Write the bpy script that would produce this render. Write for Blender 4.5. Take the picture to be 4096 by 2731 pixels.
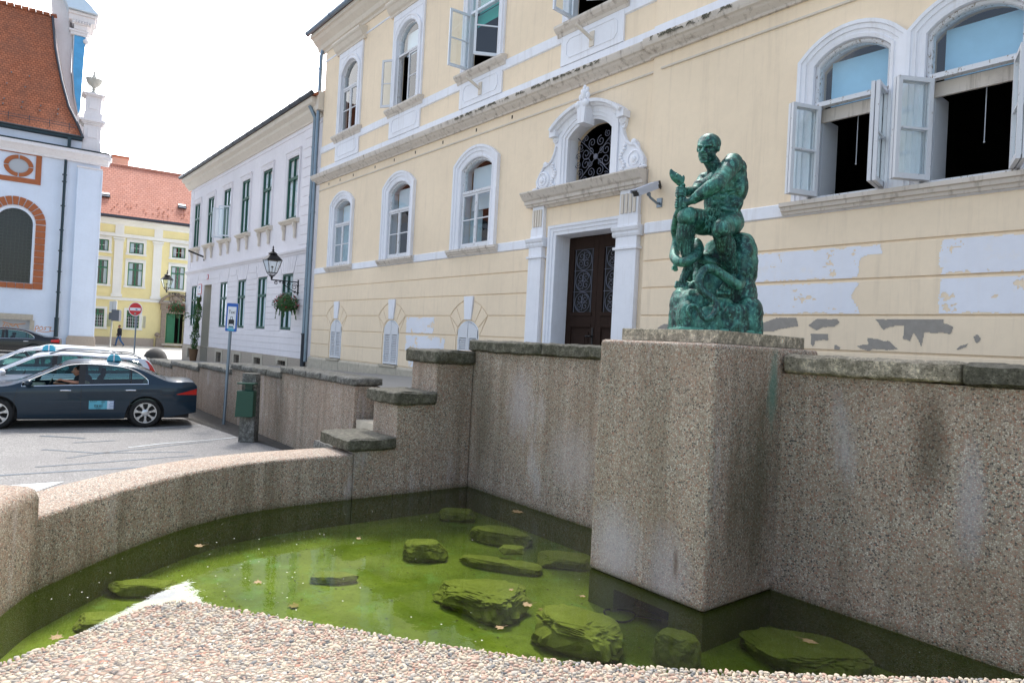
import bpy, bmesh, math, random
from mathutils import Vector, Matrix, noise as mnoise
random.seed(7)
R = math.radians
scene = bpy.context.scene
for o in list(bpy.data.objects): bpy.data.objects.remove(o)

# ------------------------------------------------------------ camera
cam_d = bpy.data.cameras.new('camera'); cam = bpy.data.objects.new('camera', cam_d)
scene.collection.objects.link(cam); scene.camera = cam
cam_d.sensor_width = 36; cam_d.lens = 2701.0/4096*36; cam_d.clip_start = .05; cam_d.clip_end = 1500
YAW = R(38.885); PITCH = .00433; ROLL = .05242
fwd = Vector((-math.cos(YAW)*math.cos(PITCH), math.sin(YAW)*math.cos(PITCH), math.sin(PITCH)))
right0 = Vector((math.sin(YAW), math.cos(YAW), 0)); up0 = right0.cross(fwd)
rt = right0*math.cos(ROLL)+up0*math.sin(ROLL); upv = up0*math.cos(ROLL)-right0*math.sin(ROLL)
M = Matrix((rt, upv, -fwd)).transposed().to_4x4(); M.translation = (0, 0, 2.0)
cam.matrix_world = M

# ------------------------------------------------------------ sky, sun, exposure
SUN_EL = R(58); SUN_AZ = Vector((-.80, .60, 0)).normalized()
world = bpy.data.worlds.new('World'); scene.world = world; world.use_nodes = True
nt = world.node_tree; nt.nodes.clear(); N = nt.nodes.new; LK = nt.links.new
out = N('ShaderNodeOutputWorld'); bg = N('ShaderNodeBackground'); sky = N('ShaderNodeTexSky')
sky.sky_type = 'NISHITA'; sky.sun_disc = False; sky.sun_elevation = SUN_EL
sky.sun_rotation = math.atan2(SUN_AZ.x, SUN_AZ.y); sky.air_density = 1.2; sky.dust_density = 1.5
bg.inputs['Strength'].default_value = .12
tc = N('ShaderNodeTexCoord'); mp = N('ShaderNodeMapping'); mp.inputs['Scale'].default_value = (1, 1, 2.6)
nz = N('ShaderNodeTexNoise'); nz.inputs['Scale'].default_value = 2.1; nz.inputs['Detail'].default_value = 7; nz.inputs['Roughness'].default_value = .6
LK(tc.outputs['Generated'], mp.inputs[0]); LK(mp.outputs[0], nz.inputs['Vector'])
# thin bright cloud veil, thickest towards the sun side, broken behind the viewer
sx = N('ShaderNodeVectorMath'); sx.operation = 'DOT_PRODUCT'; sx.inputs[1].default_value = (-.72, .62, .1)
LK(tc.outputs['Generated'], sx.inputs[0])
m1 = N('ShaderNodeMath'); m1.operation = 'MULTIPLY_ADD'; m1.inputs[1].default_value = .45; LK(sx.outputs['Value'], m1.inputs[0]); LK(nz.outputs['Fac'], m1.inputs[2])
rp = N('ShaderNodeValToRGB'); rp.color_ramp.elements[0].position = .40; rp.color_ramp.elements[1].position = .66
rp.color_ramp.elements[0].color = (.12, .12, .12, 1); rp.color_ramp.elements[1].color = (1, 1, 1, 1); LK(m1.outputs[0], rp.inputs[0])
mx = N('ShaderNodeMix'); mx.data_type = 'RGBA'; LK(rp.outputs[0], mx.inputs[0]); LK(sky.outputs[0], mx.inputs[6])
gl_ = N('ShaderNodeMapRange'); gl_.interpolation_type = 'SMOOTHSTEP'; gl_.inputs['From Min'].default_value = .25; gl_.inputs['From Max'].default_value = 1.0
gl_.inputs['To Min'].default_value = .92; gl_.inputs['To Max'].default_value = 2.9; LK(sx.outputs['Value'], gl_.inputs['Value'])
cl_ = N('ShaderNodeVectorMath'); cl_.operation = 'SCALE'; cl_.inputs[0].default_value = (10.2, 10.35, 10.7); LK(gl_.outputs[0], cl_.inputs['Scale']); LK(cl_.outputs[0], mx.inputs[7])
LK(mx.outputs[2], bg.inputs[0]); LK(bg.outputs[0], out.inputs[0])
sl = bpy.data.lights.new('sun', 'SUN'); sl.energy = 2.1; sl.angle = R(12); sl.color = (1, .96, .9)
so = bpy.data.objects.new('sun', sl); scene.collection.objects.link(so)
sdir = SUN_AZ*math.cos(SUN_EL)+Vector((0, 0, math.sin(SUN_EL)))
so.rotation_euler = sdir.to_track_quat('Z', 'Y').to_euler()
scene.view_settings.view_transform = 'Standard'; scene.view_settings.look = 'None'
scene.view_settings.exposure = .99; scene.view_settings.gamma = 1
scene.render.engine = 'CYCLES'
scene.cycles.transparent_max_bounces = 24; scene.cycles.max_bounces = 8

# ------------------------------------------------------------ mesh helpers
class MB:
    def __init__(s): s.v = []; s.f = []; s.m = []; s.mi = 0
    def face(s, pts):
        n = len(s.v); s.v += [tuple(p) for p in pts]; s.f.append(tuple(range(n, n+len(pts)))); s.m.append(s.mi)
    def add(s, vs, fs):
        n = len(s.v); s.v += [tuple(p) for p in vs]
        for f in fs: s.f.append(tuple(i+n for i in f)); s.m.append(s.mi)
    def box(s, x0, x1, y0, y1, z0, z1):
        s.add([(x, y, z) for z in (z0, z1) for y in (y0, y1) for x in (x0, x1)],
              [(0, 2, 3, 1), (4, 5, 7, 6), (0, 1, 5, 4), (2, 6, 7, 3), (0, 4, 6, 2), (1, 3, 7, 5)])
    def prism(s, poly, ax, a, b):
        # poly: 2D points; ax: extrusion axis. x:(y,z)  y:(x,z)  z:(x,y)
        fn = {'x': lambda p, t: (t, p[0], p[1]), 'y': lambda p, t: (p[0], t, p[1]), 'z': lambda p, t: (p[0], p[1], t)}[ax]
        n = len(poly); vs = [fn(p, a) for p in poly]+[fn(p, b) for p in poly]
        fs = [tuple(range(n))[::-1], tuple(range(n, 2*n))]+[(i, (i+1) % n, n+(i+1) % n, n+i) for i in range(n)]
        s.add(vs, fs)
    def tube(s, pts, r, n=8, closed=False):
        pts = [Vector(p) for p in pts]; k = len(pts); rs = r if isinstance(r, (list, tuple)) else [r]*k
        rings = []; pu = None
        for i, p in enumerate(pts):
            if closed: t = pts[(i+1) % k]-pts[i-1]
            else: t = pts[min(i+1, k-1)]-pts[max(i-1, 0)]
            t.normalize()
            if pu is None:
                pu = t.orthogonal().normalized()
            u = (pu-t*pu.dot(t)); u = u.normalized() if u.length > 1e-6 else t.orthogonal().normalized(); pu = u; w = t.cross(u)
            rings.append([p+(u*math.cos(a)+w*math.sin(a))*rs[i] for a in [2*math.pi*j/n for j in range(n)]])
        vs = [q for rg in rings for q in rg]; fs = []
        for i in range(k if closed else k-1):
            for j in range(n): fs.append((i*n+j, i*n+(j+1) % n, ((i+1) % k)*n+(j+1) % n, ((i+1) % k)*n+j))
        if not closed: fs += [tuple(range(n))[::-1], tuple(range((k-1)*n, k*n))]
        s.add(vs, fs)
    def lathe(s, prof, c, n=20, axis=(0, 0, 1), sc=(1, 1), caps=True):
        ax = Vector(axis).normalized()
        u = Vector((1, 0, 0)) if abs(ax.z) > .9 else Vector((0, 0, 1)).cross(ax).normalized(); w = ax.cross(u); c = Vector(c)
        vs = []; fs = []; k = len(prof)
        for r_, z_ in prof:
            for j in range(n):
                a = 2*math.pi*j/n; vs.append(c+ax*z_+(u*math.cos(a)*sc[0]+w*math.sin(a)*sc[1])*max(r_, 1e-4))
        for i in range(k-1):
            for j in range(n): fs.append((i*n+j, i*n+(j+1) % n, (i+1)*n+(j+1) % n, (i+1)*n+j))
        if caps: fs += [tuple(range(n))[::-1], tuple(range((k-1)*n, k*n))]
        s.add(vs, fs)
    def ball(s, c, rad, n=10, m=7, mat=None):
        c = Vector(c); rad = rad if isinstance(rad, (tuple, list)) else (rad,)*3; vs = []; fs = []
        for i in range(m+1):
            th = math.pi*i/m
            for j in range(n):
                a = 2*math.pi*j/n; q = Vector((math.sin(th)*math.cos(a)*rad[0], math.sin(th)*math.sin(a)*rad[1], math.cos(th)*rad[2]))
                if mat: q = mat @ q
                vs.append(c+q)
        for i in range(m):
            for j in range(n): fs.append((i*n+j, (i+1)*n+j, (i+1)*n+(j+1) % n, i*n+(j+1) % n))
        s.add(vs, fs)
    def grid(s, fn, nu, nv):
        vs = [fn(i/nu, j/nv) for j in range(nv+1) for i in range(nu+1)]
        s.add(vs, [(j*(nu+1)+i, j*(nu+1)+i+1, (j+1)*(nu+1)+i+1, (j+1)*(nu+1)+i) for j in range(nv) for i in range(nu)])
    def sweep(s, path, prof, closed=False):
        # path in (x,z), profile list of (outward offset, y); outward = left of travel direction
        k = len(path); ns = []
        for i in range(k):
            def nrm(a, b):
                d = Vector((b[0]-a[0], b[1]-a[1])); d.normalize(); return Vector((-d.y, d.x))
            if i == 0: n_ = nrm(path[0], path[1])
            elif i == k-1: n_ = nrm(path[-2], path[-1])
            else:
                a = nrm(path[i-1], path[i]); b = nrm(path[i], path[i+1]); n_ = a+b; n_.normalize(); n_ = n_/max(.4, n_.dot(a))
            ns.append(n_)
        m = len(prof)
        vs = [(path[i][0]+ns[i].x*o, y, path[i][1]+ns[i].y*o) for i in range(k) for o, y in prof]
        fs = [(i*m+j, i*m+j+1, (i+1)*m+j+1, (i+1)*m+j) for i in range(k-1) for j in range(m-1)]
        fs += [tuple(range(m)), tuple(range((k-1)*m, k*m))[::-1]]
        s.add(vs, fs)

ORG = {}
def link(o, parent=None):
    scene.collection.objects.link(o)
    if parent: o.parent = parent; ORG[o.name] = ORG[parent.name]
    return o
def tag(o, label, cat, group=None, kind=None):
    o['label'] = label
    if cat: o['category'] = cat
    if group: o['group'] = group
    if kind: o['kind'] = kind
    return o
def thing(name, loc, label, cat, group=None, rz=0, worldspace=True):
    o = bpy.data.objects.new(name, None); scene.collection.objects.link(o); o.location = loc; o.rotation_euler = (0, 0, rz)
    o.empty_display_size = .2
    ORG[o.name] = Vector(loc) if worldspace else Vector((0, 0, 0))
    return tag(o, label, cat, group)
def obj(name, mb, mats, parent=None, smooth=False, bevel=0, segs=2, wn=False, label=None, recalc=True, pivot=None, merge=0):
    me = bpy.data.meshes.new(name)
    off = ORG[parent.name] if parent else Vector((0, 0, 0))
    if pivot is not None: off = Vector(pivot) if not parent else off
    pv = Vector((0, 0, 0))
    if parent and pivot is not None: pv = Vector(pivot)-ORG[parent.name]
    me.from_pydata([Vector(v)-off-pv for v in mb.v], [], mb.f)
    mats = mats if isinstance(mats, (list, tuple)) else [mats]
    for m in mats: me.materials.append(m)
    if len(mats) > 1: me.polygons.foreach_set('material_index', mb.m)
    if recalc or merge:
        bm = bmesh.new(); bm.from_mesh(me)
        if merge: bmesh.ops.remove_doubles(bm, verts=bm.verts, dist=merge)
        if recalc: bmesh.ops.recalc_face_normals(bm, faces=bm.faces)
        bm.to_mesh(me); bm.free()
    if smooth:
        me.polygons.foreach_set('use_smooth', [True]*len(me.polygons))
        if smooth != 'all' : me.set_sharp_from_angle(angle=R(smooth if smooth is not True else 40))
    o = bpy.data.objects.new(name, me); link(o, parent)
    if parent: o.location = pv
    elif pivot is not None: o.location = pivot
    if not parent: ORG[o.name] = Vector(pivot) if pivot is not None else Vector((0, 0, 0))
    if bevel:
        b = o.modifiers.new('bevel', 'BEVEL'); b.width = bevel; b.segments = segs; b.limit_method = 'ANGLE'; b.angle_limit = R(35)
    if label: o['label'] = label
    return o
def kids(o): return [c for c in bpy.data.objects if c.parent == o]
def copy_tree(o, parent=None, shift=(0, 0, 0)):
    c = o.copy(); scene.collection.objects.link(c); c.location = Vector(o.location)+Vector(shift)
    if parent: c.parent = parent
    ORG[c.name] = ORG[o.name]
    for k in kids(o):
        if k is not c: copy_tree(k, c)
    return c
def structure(o): o['kind'] = 'structure'; return o

# ------------------------------------------------------------ materials
class NT:
    def __init__(s, name):
        s.m = bpy.data.materials.new(name); s.m.use_nodes = True; s.t = s.m.node_tree; s.t.nodes.clear()
        s.out = s.n('OutputMaterial'); s.geo = None
    def n(s, ty, **kw):
        o = s.t.nodes.new('ShaderNode'+ty)
        for k, v in kw.items():
            if hasattr(o, k) and k not in ('Scale',): setattr(o, k, v)
        return o
    def L(s, a, b): s.t.links.new(a, b)
    def pos(s, scale=(1, 1, 1), rot=(0, 0, 0)):
        g = s.n('TexCoord'); m = s.n('Mapping'); m.inputs['Scale'].default_value = scale; m.inputs['Rotation'].default_value = rot
        s.L(g.outputs['Object'], m.inputs[0]); return m.outputs[0]
    def wpos(s, scale=(1, 1, 1)):
        g = s.n('NewGeometry'); m = s.n('Mapping'); m.inputs['Scale'].default_value = scale
        s.L(g.outputs['Position'], m.inputs[0]); return m.outputs[0]
    def noise(s, vec, scale, detail=5, rough=.55, dist=0):
        o = s.n('TexNoise'); o.inputs['Scale'].default_value = scale; o.inputs['Detail'].default_value = detail
        o.inputs['Roughness'].default_value = rough; o.inputs['Distortion'].default_value = dist; s.L(vec, o.inputs['Vector']); return o.outputs['Fac']
    def ramp(s, fac, stops):
        o = s.n('ValToRGB'); cr = o.color_ramp
        while len(cr.elements) < len(stops): cr.elements.new(.5)
        for e, (p, c) in zip(cr.elements, stops):
            e.position = p; c = c if isinstance(c, (tuple, list)) else (c, c, c); e.color = (*c[:3], 1)
        s.L(fac, o.inputs[0]); return o.outputs[0]
    def mix(s, fac, a, b, mode='MIX'):
        o = s.n('Mix'); o.data_type = 'RGBA'; o.blend_type = mode
        for i, q in ((0, fac), (6, a), (7, b)):
            if hasattr(q, 'links') or hasattr(q, 'is_linked'): s.L(q, o.inputs[i])
            elif i == 0: o.inputs[0].default_value = q
            else: o.inputs[i].default_value = (*q[:3], 1)
        return o.outputs[2]
    def math(s, op, a, b=None, c=None, clamp=False):
        o = s.n('Math'); o.operation = op; o.use_clamp = clamp
        for i, q in enumerate((a, b, c)):
            if q is None: continue
            if hasattr(q, 'is_linked'): s.L(q, o.inputs[i])
            else: o.inputs[i].default_value = q
        return o.outputs[0]
    def bump(s, h, strength=.3, dist=.01, prev=None):
        o = s.n('Bump'); o.inputs['Strength'].default_value = strength; o.inputs['Distance'].default_value = dist
        s.L(h, o.inputs['Height'])
        if prev is not None: s.L(prev, o.inputs['Normal'])
        return o.outputs[0]
    def bsdf(s, col, rough=.7, metal=0, spec=.5, normal=None, coat=0, coat_rough=.05):
        o = s.n('BsdfPrincipled')
        if hasattr(col, 'is_linked'): s.L(col, o.inputs['Base Color'])
        else: o.inputs['Base Color'].default_value = (*col[:3], 1)
        if hasattr(rough, 'is_linked'): s.L(rough, o.inputs['Roughness'])
        else: o.inputs['Roughness'].default_value = rough
        if hasattr(metal, 'is_linked'): s.L(metal, o.inputs['Metallic'])
        else: o.inputs['Metallic'].default_value = metal
        o.inputs['Specular IOR Level'].default_value = spec; o.inputs['Coat Weight'].default_value = coat; o.inputs['Coat Roughness'].default_value = coat_rough
        if normal is not None: s.L(normal, o.inputs['Normal'])
        s.L(o.outputs[0], s.out.inputs['Surface']); return o
    def zof(s, vec=None):
        x = s.n('SeparateXYZ')
        if vec is None: vec = s.wpos()
        s.L(vec, x.inputs[0]); return x.outputs[2]
    def nz(s):
        g = s.n('NewGeometry'); x = s.n('SeparateXYZ'); s.L(g.outputs['Normal'], x.inputs[0]); return x.outputs[2]

def simple(name, col, rough=.6, metal=0, spec=.5, var=0, scale=4, bump=0, bscale=30, coat=0):
    t = NT(name); c = col; n = None
    if var:
        f = t.noise(t.wpos(), scale, 6, .6); c = t.mix(f, tuple(q*(1-var) for q in col), tuple(min(1, q*(1+var)) for q in col))
    if bump: n = t.bump(t.noise(t.wpos(), bscale, 4), bump, .004)
    t.bsdf(c, rough, metal, spec, n, coat); return t.m
def plaster(name, col, dirt=(.45, .38, .28), damt=.35, streak=.25, sx=1.0):
    t = NT(name); w = t.wpos()
    c = t.mix(t.ramp(t.noise(w, .55, 6, .6), [(.3, 0), (.7, 1)]), tuple(q*.93 for q in col), tuple(min(1, q*1.05) for q in col))
    fine = t.noise(w, 9, 5, .65); c = t.mix(t.ramp(fine, [(.35, 0), (.75, .22)]), c, tuple(q*.82 for q in col))
    st = t.noise(t.wpos((5*sx, 5*sx, .35)), 1.6, 5, .7)
    sf = t.math('MULTIPLY', t.ramp(st, [(.52, 0), (.78, 1)]), streak); c = t.mix(sf, c, dirt)
    bl = t.noise(w, 1.7, 8, .72); bf = t.math('MULTIPLY', t.ramp(bl, [(.56, 0), (.74, 1)]), damt); c = t.mix(bf, c, tuple((a+b)/2 for a, b in zip(col, dirt)))
    n = t.bump(t.noise(w, 55, 5, .7), .25, .004); n = t.bump(t.noise(w, 3, 3), .15, .02, n)
    t.bsdf(c, .9, 0, .25, n); return t.m
def blob(t, w, c, r, soft=.5, wob=.35):
    """soft ragged ellipsoid mask round a place in the world (a stain with a shape of its own)"""
    d = t.n('VectorMath'); d.operation = 'SUBTRACT'; t.L(w, d.inputs[0]); d.inputs[1].default_value = c
    q = t.n('VectorMath'); q.operation = 'DIVIDE'; t.L(d.outputs[0], q.inputs[0]); q.inputs[1].default_value = r
    l = t.n('VectorMath'); l.operation = 'LENGTH'; t.L(q.outputs[0], l.inputs[0])
    v = t.math('ADD', l.outputs['Value'], t.math('MULTIPLY', t.math('SUBTRACT', t.noise(t.wpos((1, 1, .4)), 6, 6, .7), .5), wob*3))
    return t.ramp(v, [(1-soft if soft < 1 else 0, 1), (1.0, 0)])
MARKS = [((-1.90, 5.5, 1.40), (.16, .3, .62), (.055, .040, .022), .62), ((-1.63, 5.5, 1.05), (.12, .3, .50), (.58, .54, .58), .40), ((-4.0, 4.51, .28), (.34, .12, .42), (.56, .52, .55), .58), ((-3.45, 4.51, .22), (.30, .12, .45), (.52, .48, .52), .42), ((-3.35, 4.51, .30), (.035, .1, .16), (.10, .05, .02), .6),
         ((-3.07, 5.15, .95), (.06, .50, 1.0), (.055, .050, .018), .60), ((-3.07, 5.35, 1.75), (.05, .10, .45), (.10, .30, .24), .55), ((-6.6, 5.5, 1.25), (.30, .3, .55), (.56, .52, .56), .38), ((-5.6, 5.5, .7), (.5, .3, .5), (.60, .55, .58), .3), ((-7.3, 5.5, 1.0), (.25, .5, 1.0), (.08, .07, .035), .35)]
def aggregate(name, size=.011, stain=.5, algae=True, light=1.0):
    """exposed pebble concrete: one colour per pebble, mortar between, streaky damp growth"""
    t = NT(name); w0 = t.wpos()
    wob = t.n('TexNoise'); wob.inputs['Scale'].default_value = .6/size*.4; t.L(w0, wob.inputs['Vector'])
    add = t.n('VectorMath'); add.operation = 'MULTIPLY_ADD'; t.L(wob.outputs['Color'], add.inputs[0]); add.inputs[1].default_value = (size*.7,)*3; t.L(w0, add.inputs[2])
    w = add.outputs[0]
    v = t.n('TexVoronoi'); v.inputs['Scale'].default_value = .8/size; t.L(w, v.inputs['Vector'])
    e = t.n('TexVoronoi'); e.feature = 'DISTANCE_TO_EDGE'; e.inputs['Scale'].default_value = .8/size; t.L(w, e.inputs['Vector'])
    sp = t.n('SeparateColor'); t.L(v.outputs['Color'], sp.inputs[0])
    k = light
    col = t.n('ValToRGB'); cr = col.color_ramp; cr.interpolation = 'CONSTANT'
    stops = [(0, (.45*k, .375*k, .295*k)), (.22, (.60*k, .53*k, .43*k)), (.40, (.46*k, .30*k, .225*k)), (.58, (.36*k, .30*k, .26*k)), (.70, (.68*k, .62*k, .53*k)), (.82, (.40*k, .19*k, .13*k)), (.90, (.06*k, .065*k, .07*k))]
    while len(cr.elements) < len(stops): cr.elements.new(.5)
    for el, (p, c) in zip(cr.elements, stops): el.position = p; el.color = (*c, 1)
    t.L(sp.outputs[0], col.inputs[0])
    gap = t.ramp(e.outputs['Distance'], [(.03, 1), (.13, 0)])
    c = t.mix(gap, col.outputs[0], (.24*k, .205*k, .17*k))
    c = t.mix(t.ramp(t.noise(w0, 1.3, 5, .6), [(.35, .0), (.7, .35)]), c, (.36*k, .24*k, .17*k), 'MIX')
    if stain:
        vert = t.ramp(t.nz(), [(.35, 1), (.8, .12)])
        s1 = t.ramp(t.noise(t.wpos((2.2, 2.2, .12)), 1.6, 7, .7), [(.44, 0), (.62, 1)])
        s2 = t.ramp(t.noise(w0, 2.2, 7, .7), [(.42, 0), (.7, .8)])
        sf = t.math('MULTIPLY', t.math('MAXIMUM', s1, s2), t.math('MULTIPLY', vert, stain))
        c = t.mix(sf, c, t.mix(.70, c, (.060, .050, .020)))
        # pale lime bloom drips
        b = t.ramp(t.noise(t.wpos((2.3, 2.3, .5)), 1.1, 5, .6), [(.6, 0), (.78, 1)])
        c = t.mix(t.math('MULTIPLY', t.math('MULTIPLY', b, vert), .62), c, (.62, .58, .60))
    if algae:
        for mc, mr, mcol, ms_ in MARKS: c = t.mix(t.math('MULTIPLY', blob(t, w0, mc, mr, .7), ms_), c, mcol)
        z = t.math('ADD', t.zof(), t.math('MULTIPLY', t.noise(w0, 7, 4), .03))
        uw = t.ramp(z, [(.0, 1), (.022, 0)]); up = t.ramp(z, [(.02, 1), (.10, 0)])
        c = t.mix(t.math('MULTIPLY', up, .5), c, (.05, .05, .015)); 
        c = t.mix(t.math('MULTIPLY', uw, .85), c, (.135, .16, .018))
    h = t.ramp(e.outputs['Distance'], [(0, 0), (.28, 1)])
    n = t.bump(h, .9, size*.35); n = t.bump(t.noise(w0, 18, 5, .7), .25, .01, n)
    t.bsdf(c, t.mix(gap, (.62,)*3, (.92,)*3), 0, .35, n); return t.m
def coping_stone(name, base=(.17, .16, .125), k=1.0):
    t = NT(name); w = t.wpos()
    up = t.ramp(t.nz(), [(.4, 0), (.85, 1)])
    c = t.ramp(t.noise(w, 15, 10, .85), [(.34, tuple(q*.35*k for q in base)), (.5, tuple(q*.9*k for q in base)), (.64, tuple(q*2.3*k for q in base))])
    v = t.n('TexVoronoi'); v.inputs['Scale'].default_value = 45; t.L(t.wpos((1, 1, 1.6)), v.inputs['Vector'])
    pit = t.ramp(v.outputs['Distance'], [(.15, 1), (.36, 0)]); pm = t.ramp(t.noise(w, 12, 3), [(.40, 0), (.55, 1)]); pit = t.math('MULTIPLY', pit, pm)
    c = t.mix(t.math('MULTIPLY', pit, .85), c, (.02, .018, .012))
    c = t.mix(t.math('MULTIPLY', t.ramp(t.noise(w, 2.3, 6, .7), [(.42, 0), (.66, 1)]), .45), c, (.09, .085, .045))
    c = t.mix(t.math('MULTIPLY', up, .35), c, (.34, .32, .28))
    n = t.bump(pit, -1, .03); n = t.bump(t.noise(w, 26, 9, .8), 1.0, .05, n)
    t.bsdf(c, .92, 0, .25, n); return t.m
def bronze(name, fur=False):
    t = NT(name); w = t.wpos()
    big = t.noise(w, 3.6, 8, .7, .5); fine = t.noise(w, 30, 6, .75); st = t.noise(t.wpos((8, 8, 1.0)), 1.9, 7, .72)
    c = t.ramp(big, [(.34, (.006, .022, .030)), (.44, (.016, .085, .078)), (.55, (.048, .20, .155)), (.68, (.16, .44, .36))])
    c = t.mix(t.ramp(st, [(.46, 0), (.60, .9)]), c, (.007, .020, .024))
    c = t.mix(t.ramp(t.noise(w, 6, 6, .7), [(.56, 0), (.70, .5)]), c, (.05, .10, .02))
    c = t.mix(t.ramp(fine, [(.52, 0), (.66, .7)]), c, (.17, .52, .42))
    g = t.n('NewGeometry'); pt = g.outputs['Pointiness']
    c = t.mix(t.ramp(pt, [(.45, .8), (.49, 0)]), c, (.004, .014, .016)); c = t.mix(t.ramp(pt, [(.515, 0), (.58, .65)]), c, (.14, .46, .36))  # painted shade in hollows and highlights on raised edges, set by pointiness
    n = t.bump(fine, .5, .008)
    if fur:
        f = t.noise(t.wpos((1.0, 1.0, .14)), 80, 5, .65, .8); n = t.bump(f, 1.0, .015, n)
        c = t.mix(t.ramp(f, [(.42, .7), (.54, 0)]), c, (.004, .014, .014))
    t.bsdf(c, t.ramp(fine, [(.3, .28), (.7, .58)]), .3, .5, n); return t.m
def peeling(name, base=(.66, .67, .70), wood=(.26, .19, .13), amt=.5):
    t = NT(name); w = t.wpos((1, 1, .45))
    f = t.ramp(t.noise(w, 30, 8, .75), [(amt, 0), (amt+.05, 1)])
    c = t.mix(f, base, t.mix(t.noise(w, 50, 4), wood, tuple(q*.5 for q in wood)))
    t.bsdf(c, .75, 0, .3, t.bump(f, -.5, .003)); return t.m
def glass(name, tint=(.82, .9, .9), ior=1.6, rough=.0, wave=.015, glossc=(1, 1, 1)):
    t = NT(name); fr = t.n('Fresnel'); g = t.n('NewGeometry'); t.L(t.math('MULTIPLY_ADD', g.outputs['Backfacing'], 1/ior-ior, ior), fr.inputs[0])
    tr = t.n('BsdfTransparent'); tr.inputs[0].default_value = (*tint, 1); gl = t.n('BsdfGlossy'); gl.inputs['Roughness'].default_value = rough
    gl.inputs[0].default_value = (*glossc, 1)
    b = t.bump(t.noise(t.wpos(), 2.2, 2), wave*10, .02); t.L(b, gl.inputs['Normal'])
    ms = t.n('MixShader'); t.L(fr.outputs[0], ms.inputs[0]); t.L(tr.outputs[0], ms.inputs[1]); t.L(gl.outputs[0], ms.inputs[2]); t.L(ms.outputs[0], t.out.inputs[0]); return t.m
def tiles(name, cols, tw, th, mapping, bumpd=.02):
    """roof tiles; mapping = (index of along axis, index of up axis, up scale) in object space"""
    t = NT(name); g = t.n('TexCoord'); x = t.n('SeparateXYZ'); t.L(g.outputs['Object'], x.inputs[0]); cb = t.n('CombineXYZ')
    t.L(x.outputs[mapping[0]], cb.inputs[0]); t.L(t.math('MULTIPLY', x.outputs[mapping[1]], mapping[2]), cb.inputs[1])
    b = t.n('TexBrick'); t.L(cb.outputs[0], b.inputs['Vector']); b.inputs['Scale'].default_value = 1; b.inputs['Brick Width'].default_value = tw; b.inputs['Row Height'].default_value = th
    b.inputs['Mortar Size'].default_value = .014; b.inputs['Mortar Smooth'].default_value = .3; b.inputs['Bias'].default_value = -.1
    b.inputs['Color1'].default_value = (*cols[0], 1); b.inputs['Color2'].default_value = (*cols[1], 1); b.inputs['Mortar'].default_value = (*[q*.35 for q in cols[0]], 1)
    w = t.wpos(); c = t.mix(t.ramp(t.noise(w, .8, 7, .7), [(.4, 0), (.65, .6)]), b.outputs['Color'], cols[2])
    c = t.mix(t.ramp(t.noise(w, 7, 5, .7), [(.5, 0), (.75, .5)]), c, tuple(q*1.5 for q in cols[1]))
    fz = t.math('FRACT', t.math('DIVIDE', t.math('MULTIPLY', x.outputs[mapping[1]], mapping[2]), th))
    n = t.bump(t.math('SUBTRACT', 1.0, fz), 1.0, bumpd); n = t.bump(b.outputs['Fac'], -.6, bumpd*.6, n)
    t.bsdf(c, .85, 0, .3, n); return t.m

Mt = {}
Mt['yellow'] = plaster('yellow_plaster', (.85, .70, .52), (.50, .40, .30), .32, .30)
Mt['trim'] = plaster('white_trim_plaster', (.80, .81, .86), (.42, .37, .33), .22, .35)
Mt['trimdirty'] = plaster('weathered_cornice_plaster', (.66, .60, .54), (.14, .10, .07), .55, .9)
Mt['lilac'] = plaster('pale_lilac_plaster', (.80, .765, .79), (.40, .35, .33), .15, .15)
Mt['cream'] = plaster('cream_trim_plaster', (.70, .63, .54), (.34, .28, .22), .2, .25)
Mt['church'] = plaster('church_white_plaster', (.68, .755, .87), (.45, .45, .48), .12, .10)
Mt['churchtrim'] = plaster('church_trim_plaster', (.76, .745, .76), (.40, .34, .30), .2, .25)
Mt['faryellow'] = plaster('far_yellow_plaster', (.84, .74, .38), (.55, .48, .30), .12, .1)
Mt['farwhite'] = plaster('far_white_plaster', (.80, .80, .74), (.50, .48, .42), .12, .1)
Mt['patch'] = plaster('repaint_patch_paint', (.76, .775, .84), (.82, .70, .54), .95, .10)
Mt['render'] = simple('bare_cement_render', (.30, .275, .245), .95, var=.2, scale=12, bump=.3)
Mt['pebble'] = aggregate('pebble_concrete', .0095, .50, True, 1.16)
Mt['pebblel'] = aggregate('pebble_concrete_light', .0105, .6, False, 1.05)
Mt['pebblerim'] = aggregate('pebble_concrete_rim', .0095, .65, True, 1.10)
Mt['pebblefg'] = aggregate('pebble_concrete_near', .0125, .5, True, 1.25)
Mt['coping'] = coping_stone('weathered_coping_stone')
Mt['copingl'] = coping_stone('grey_coping_stone', (.21, .205, .19))
Mt['limestone'] = simple('pale_limestone', (.46, .41, .33), .9, var=.35, scale=7, bump=.6, bscale=25)
Mt['plinthst'] = coping_stone('travertine_slab', (.46, .40, .31), 1.35)
Mt['socle'] = simple('pebbled_socle', (.40, .34, .28), .95, var=.28, scale=16, bump=.8, bscale=60)
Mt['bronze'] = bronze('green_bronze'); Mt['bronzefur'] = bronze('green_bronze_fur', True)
Mt['peel'] = peeling('peeling_white_paint', amt=.62); Mt['peelbad'] = peeling('badly_peeling_paint', amt=.56)
Mt['white'] = simple('white_window_paint', (.72, .76, .82), .5, var=.06)
Mt['glass'] = glass('window_glass', (.90, .95, .96), 1.8, 0, .012)
Mt['blueblind'] = simple('light_blue_blind', (.36, .60, .78), .7, var=.3, scale=1.2)  # white blinds tinted blue to paint in the sky reflected by the panes
Mt['blind'] = simple('white_roller_blind', (.66, .74, .80), .9, var=.05)
Mt['netcurtain'] = simple('white_net_curtain', (.80, .84, .88), .9, var=.15, scale=3)
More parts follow.
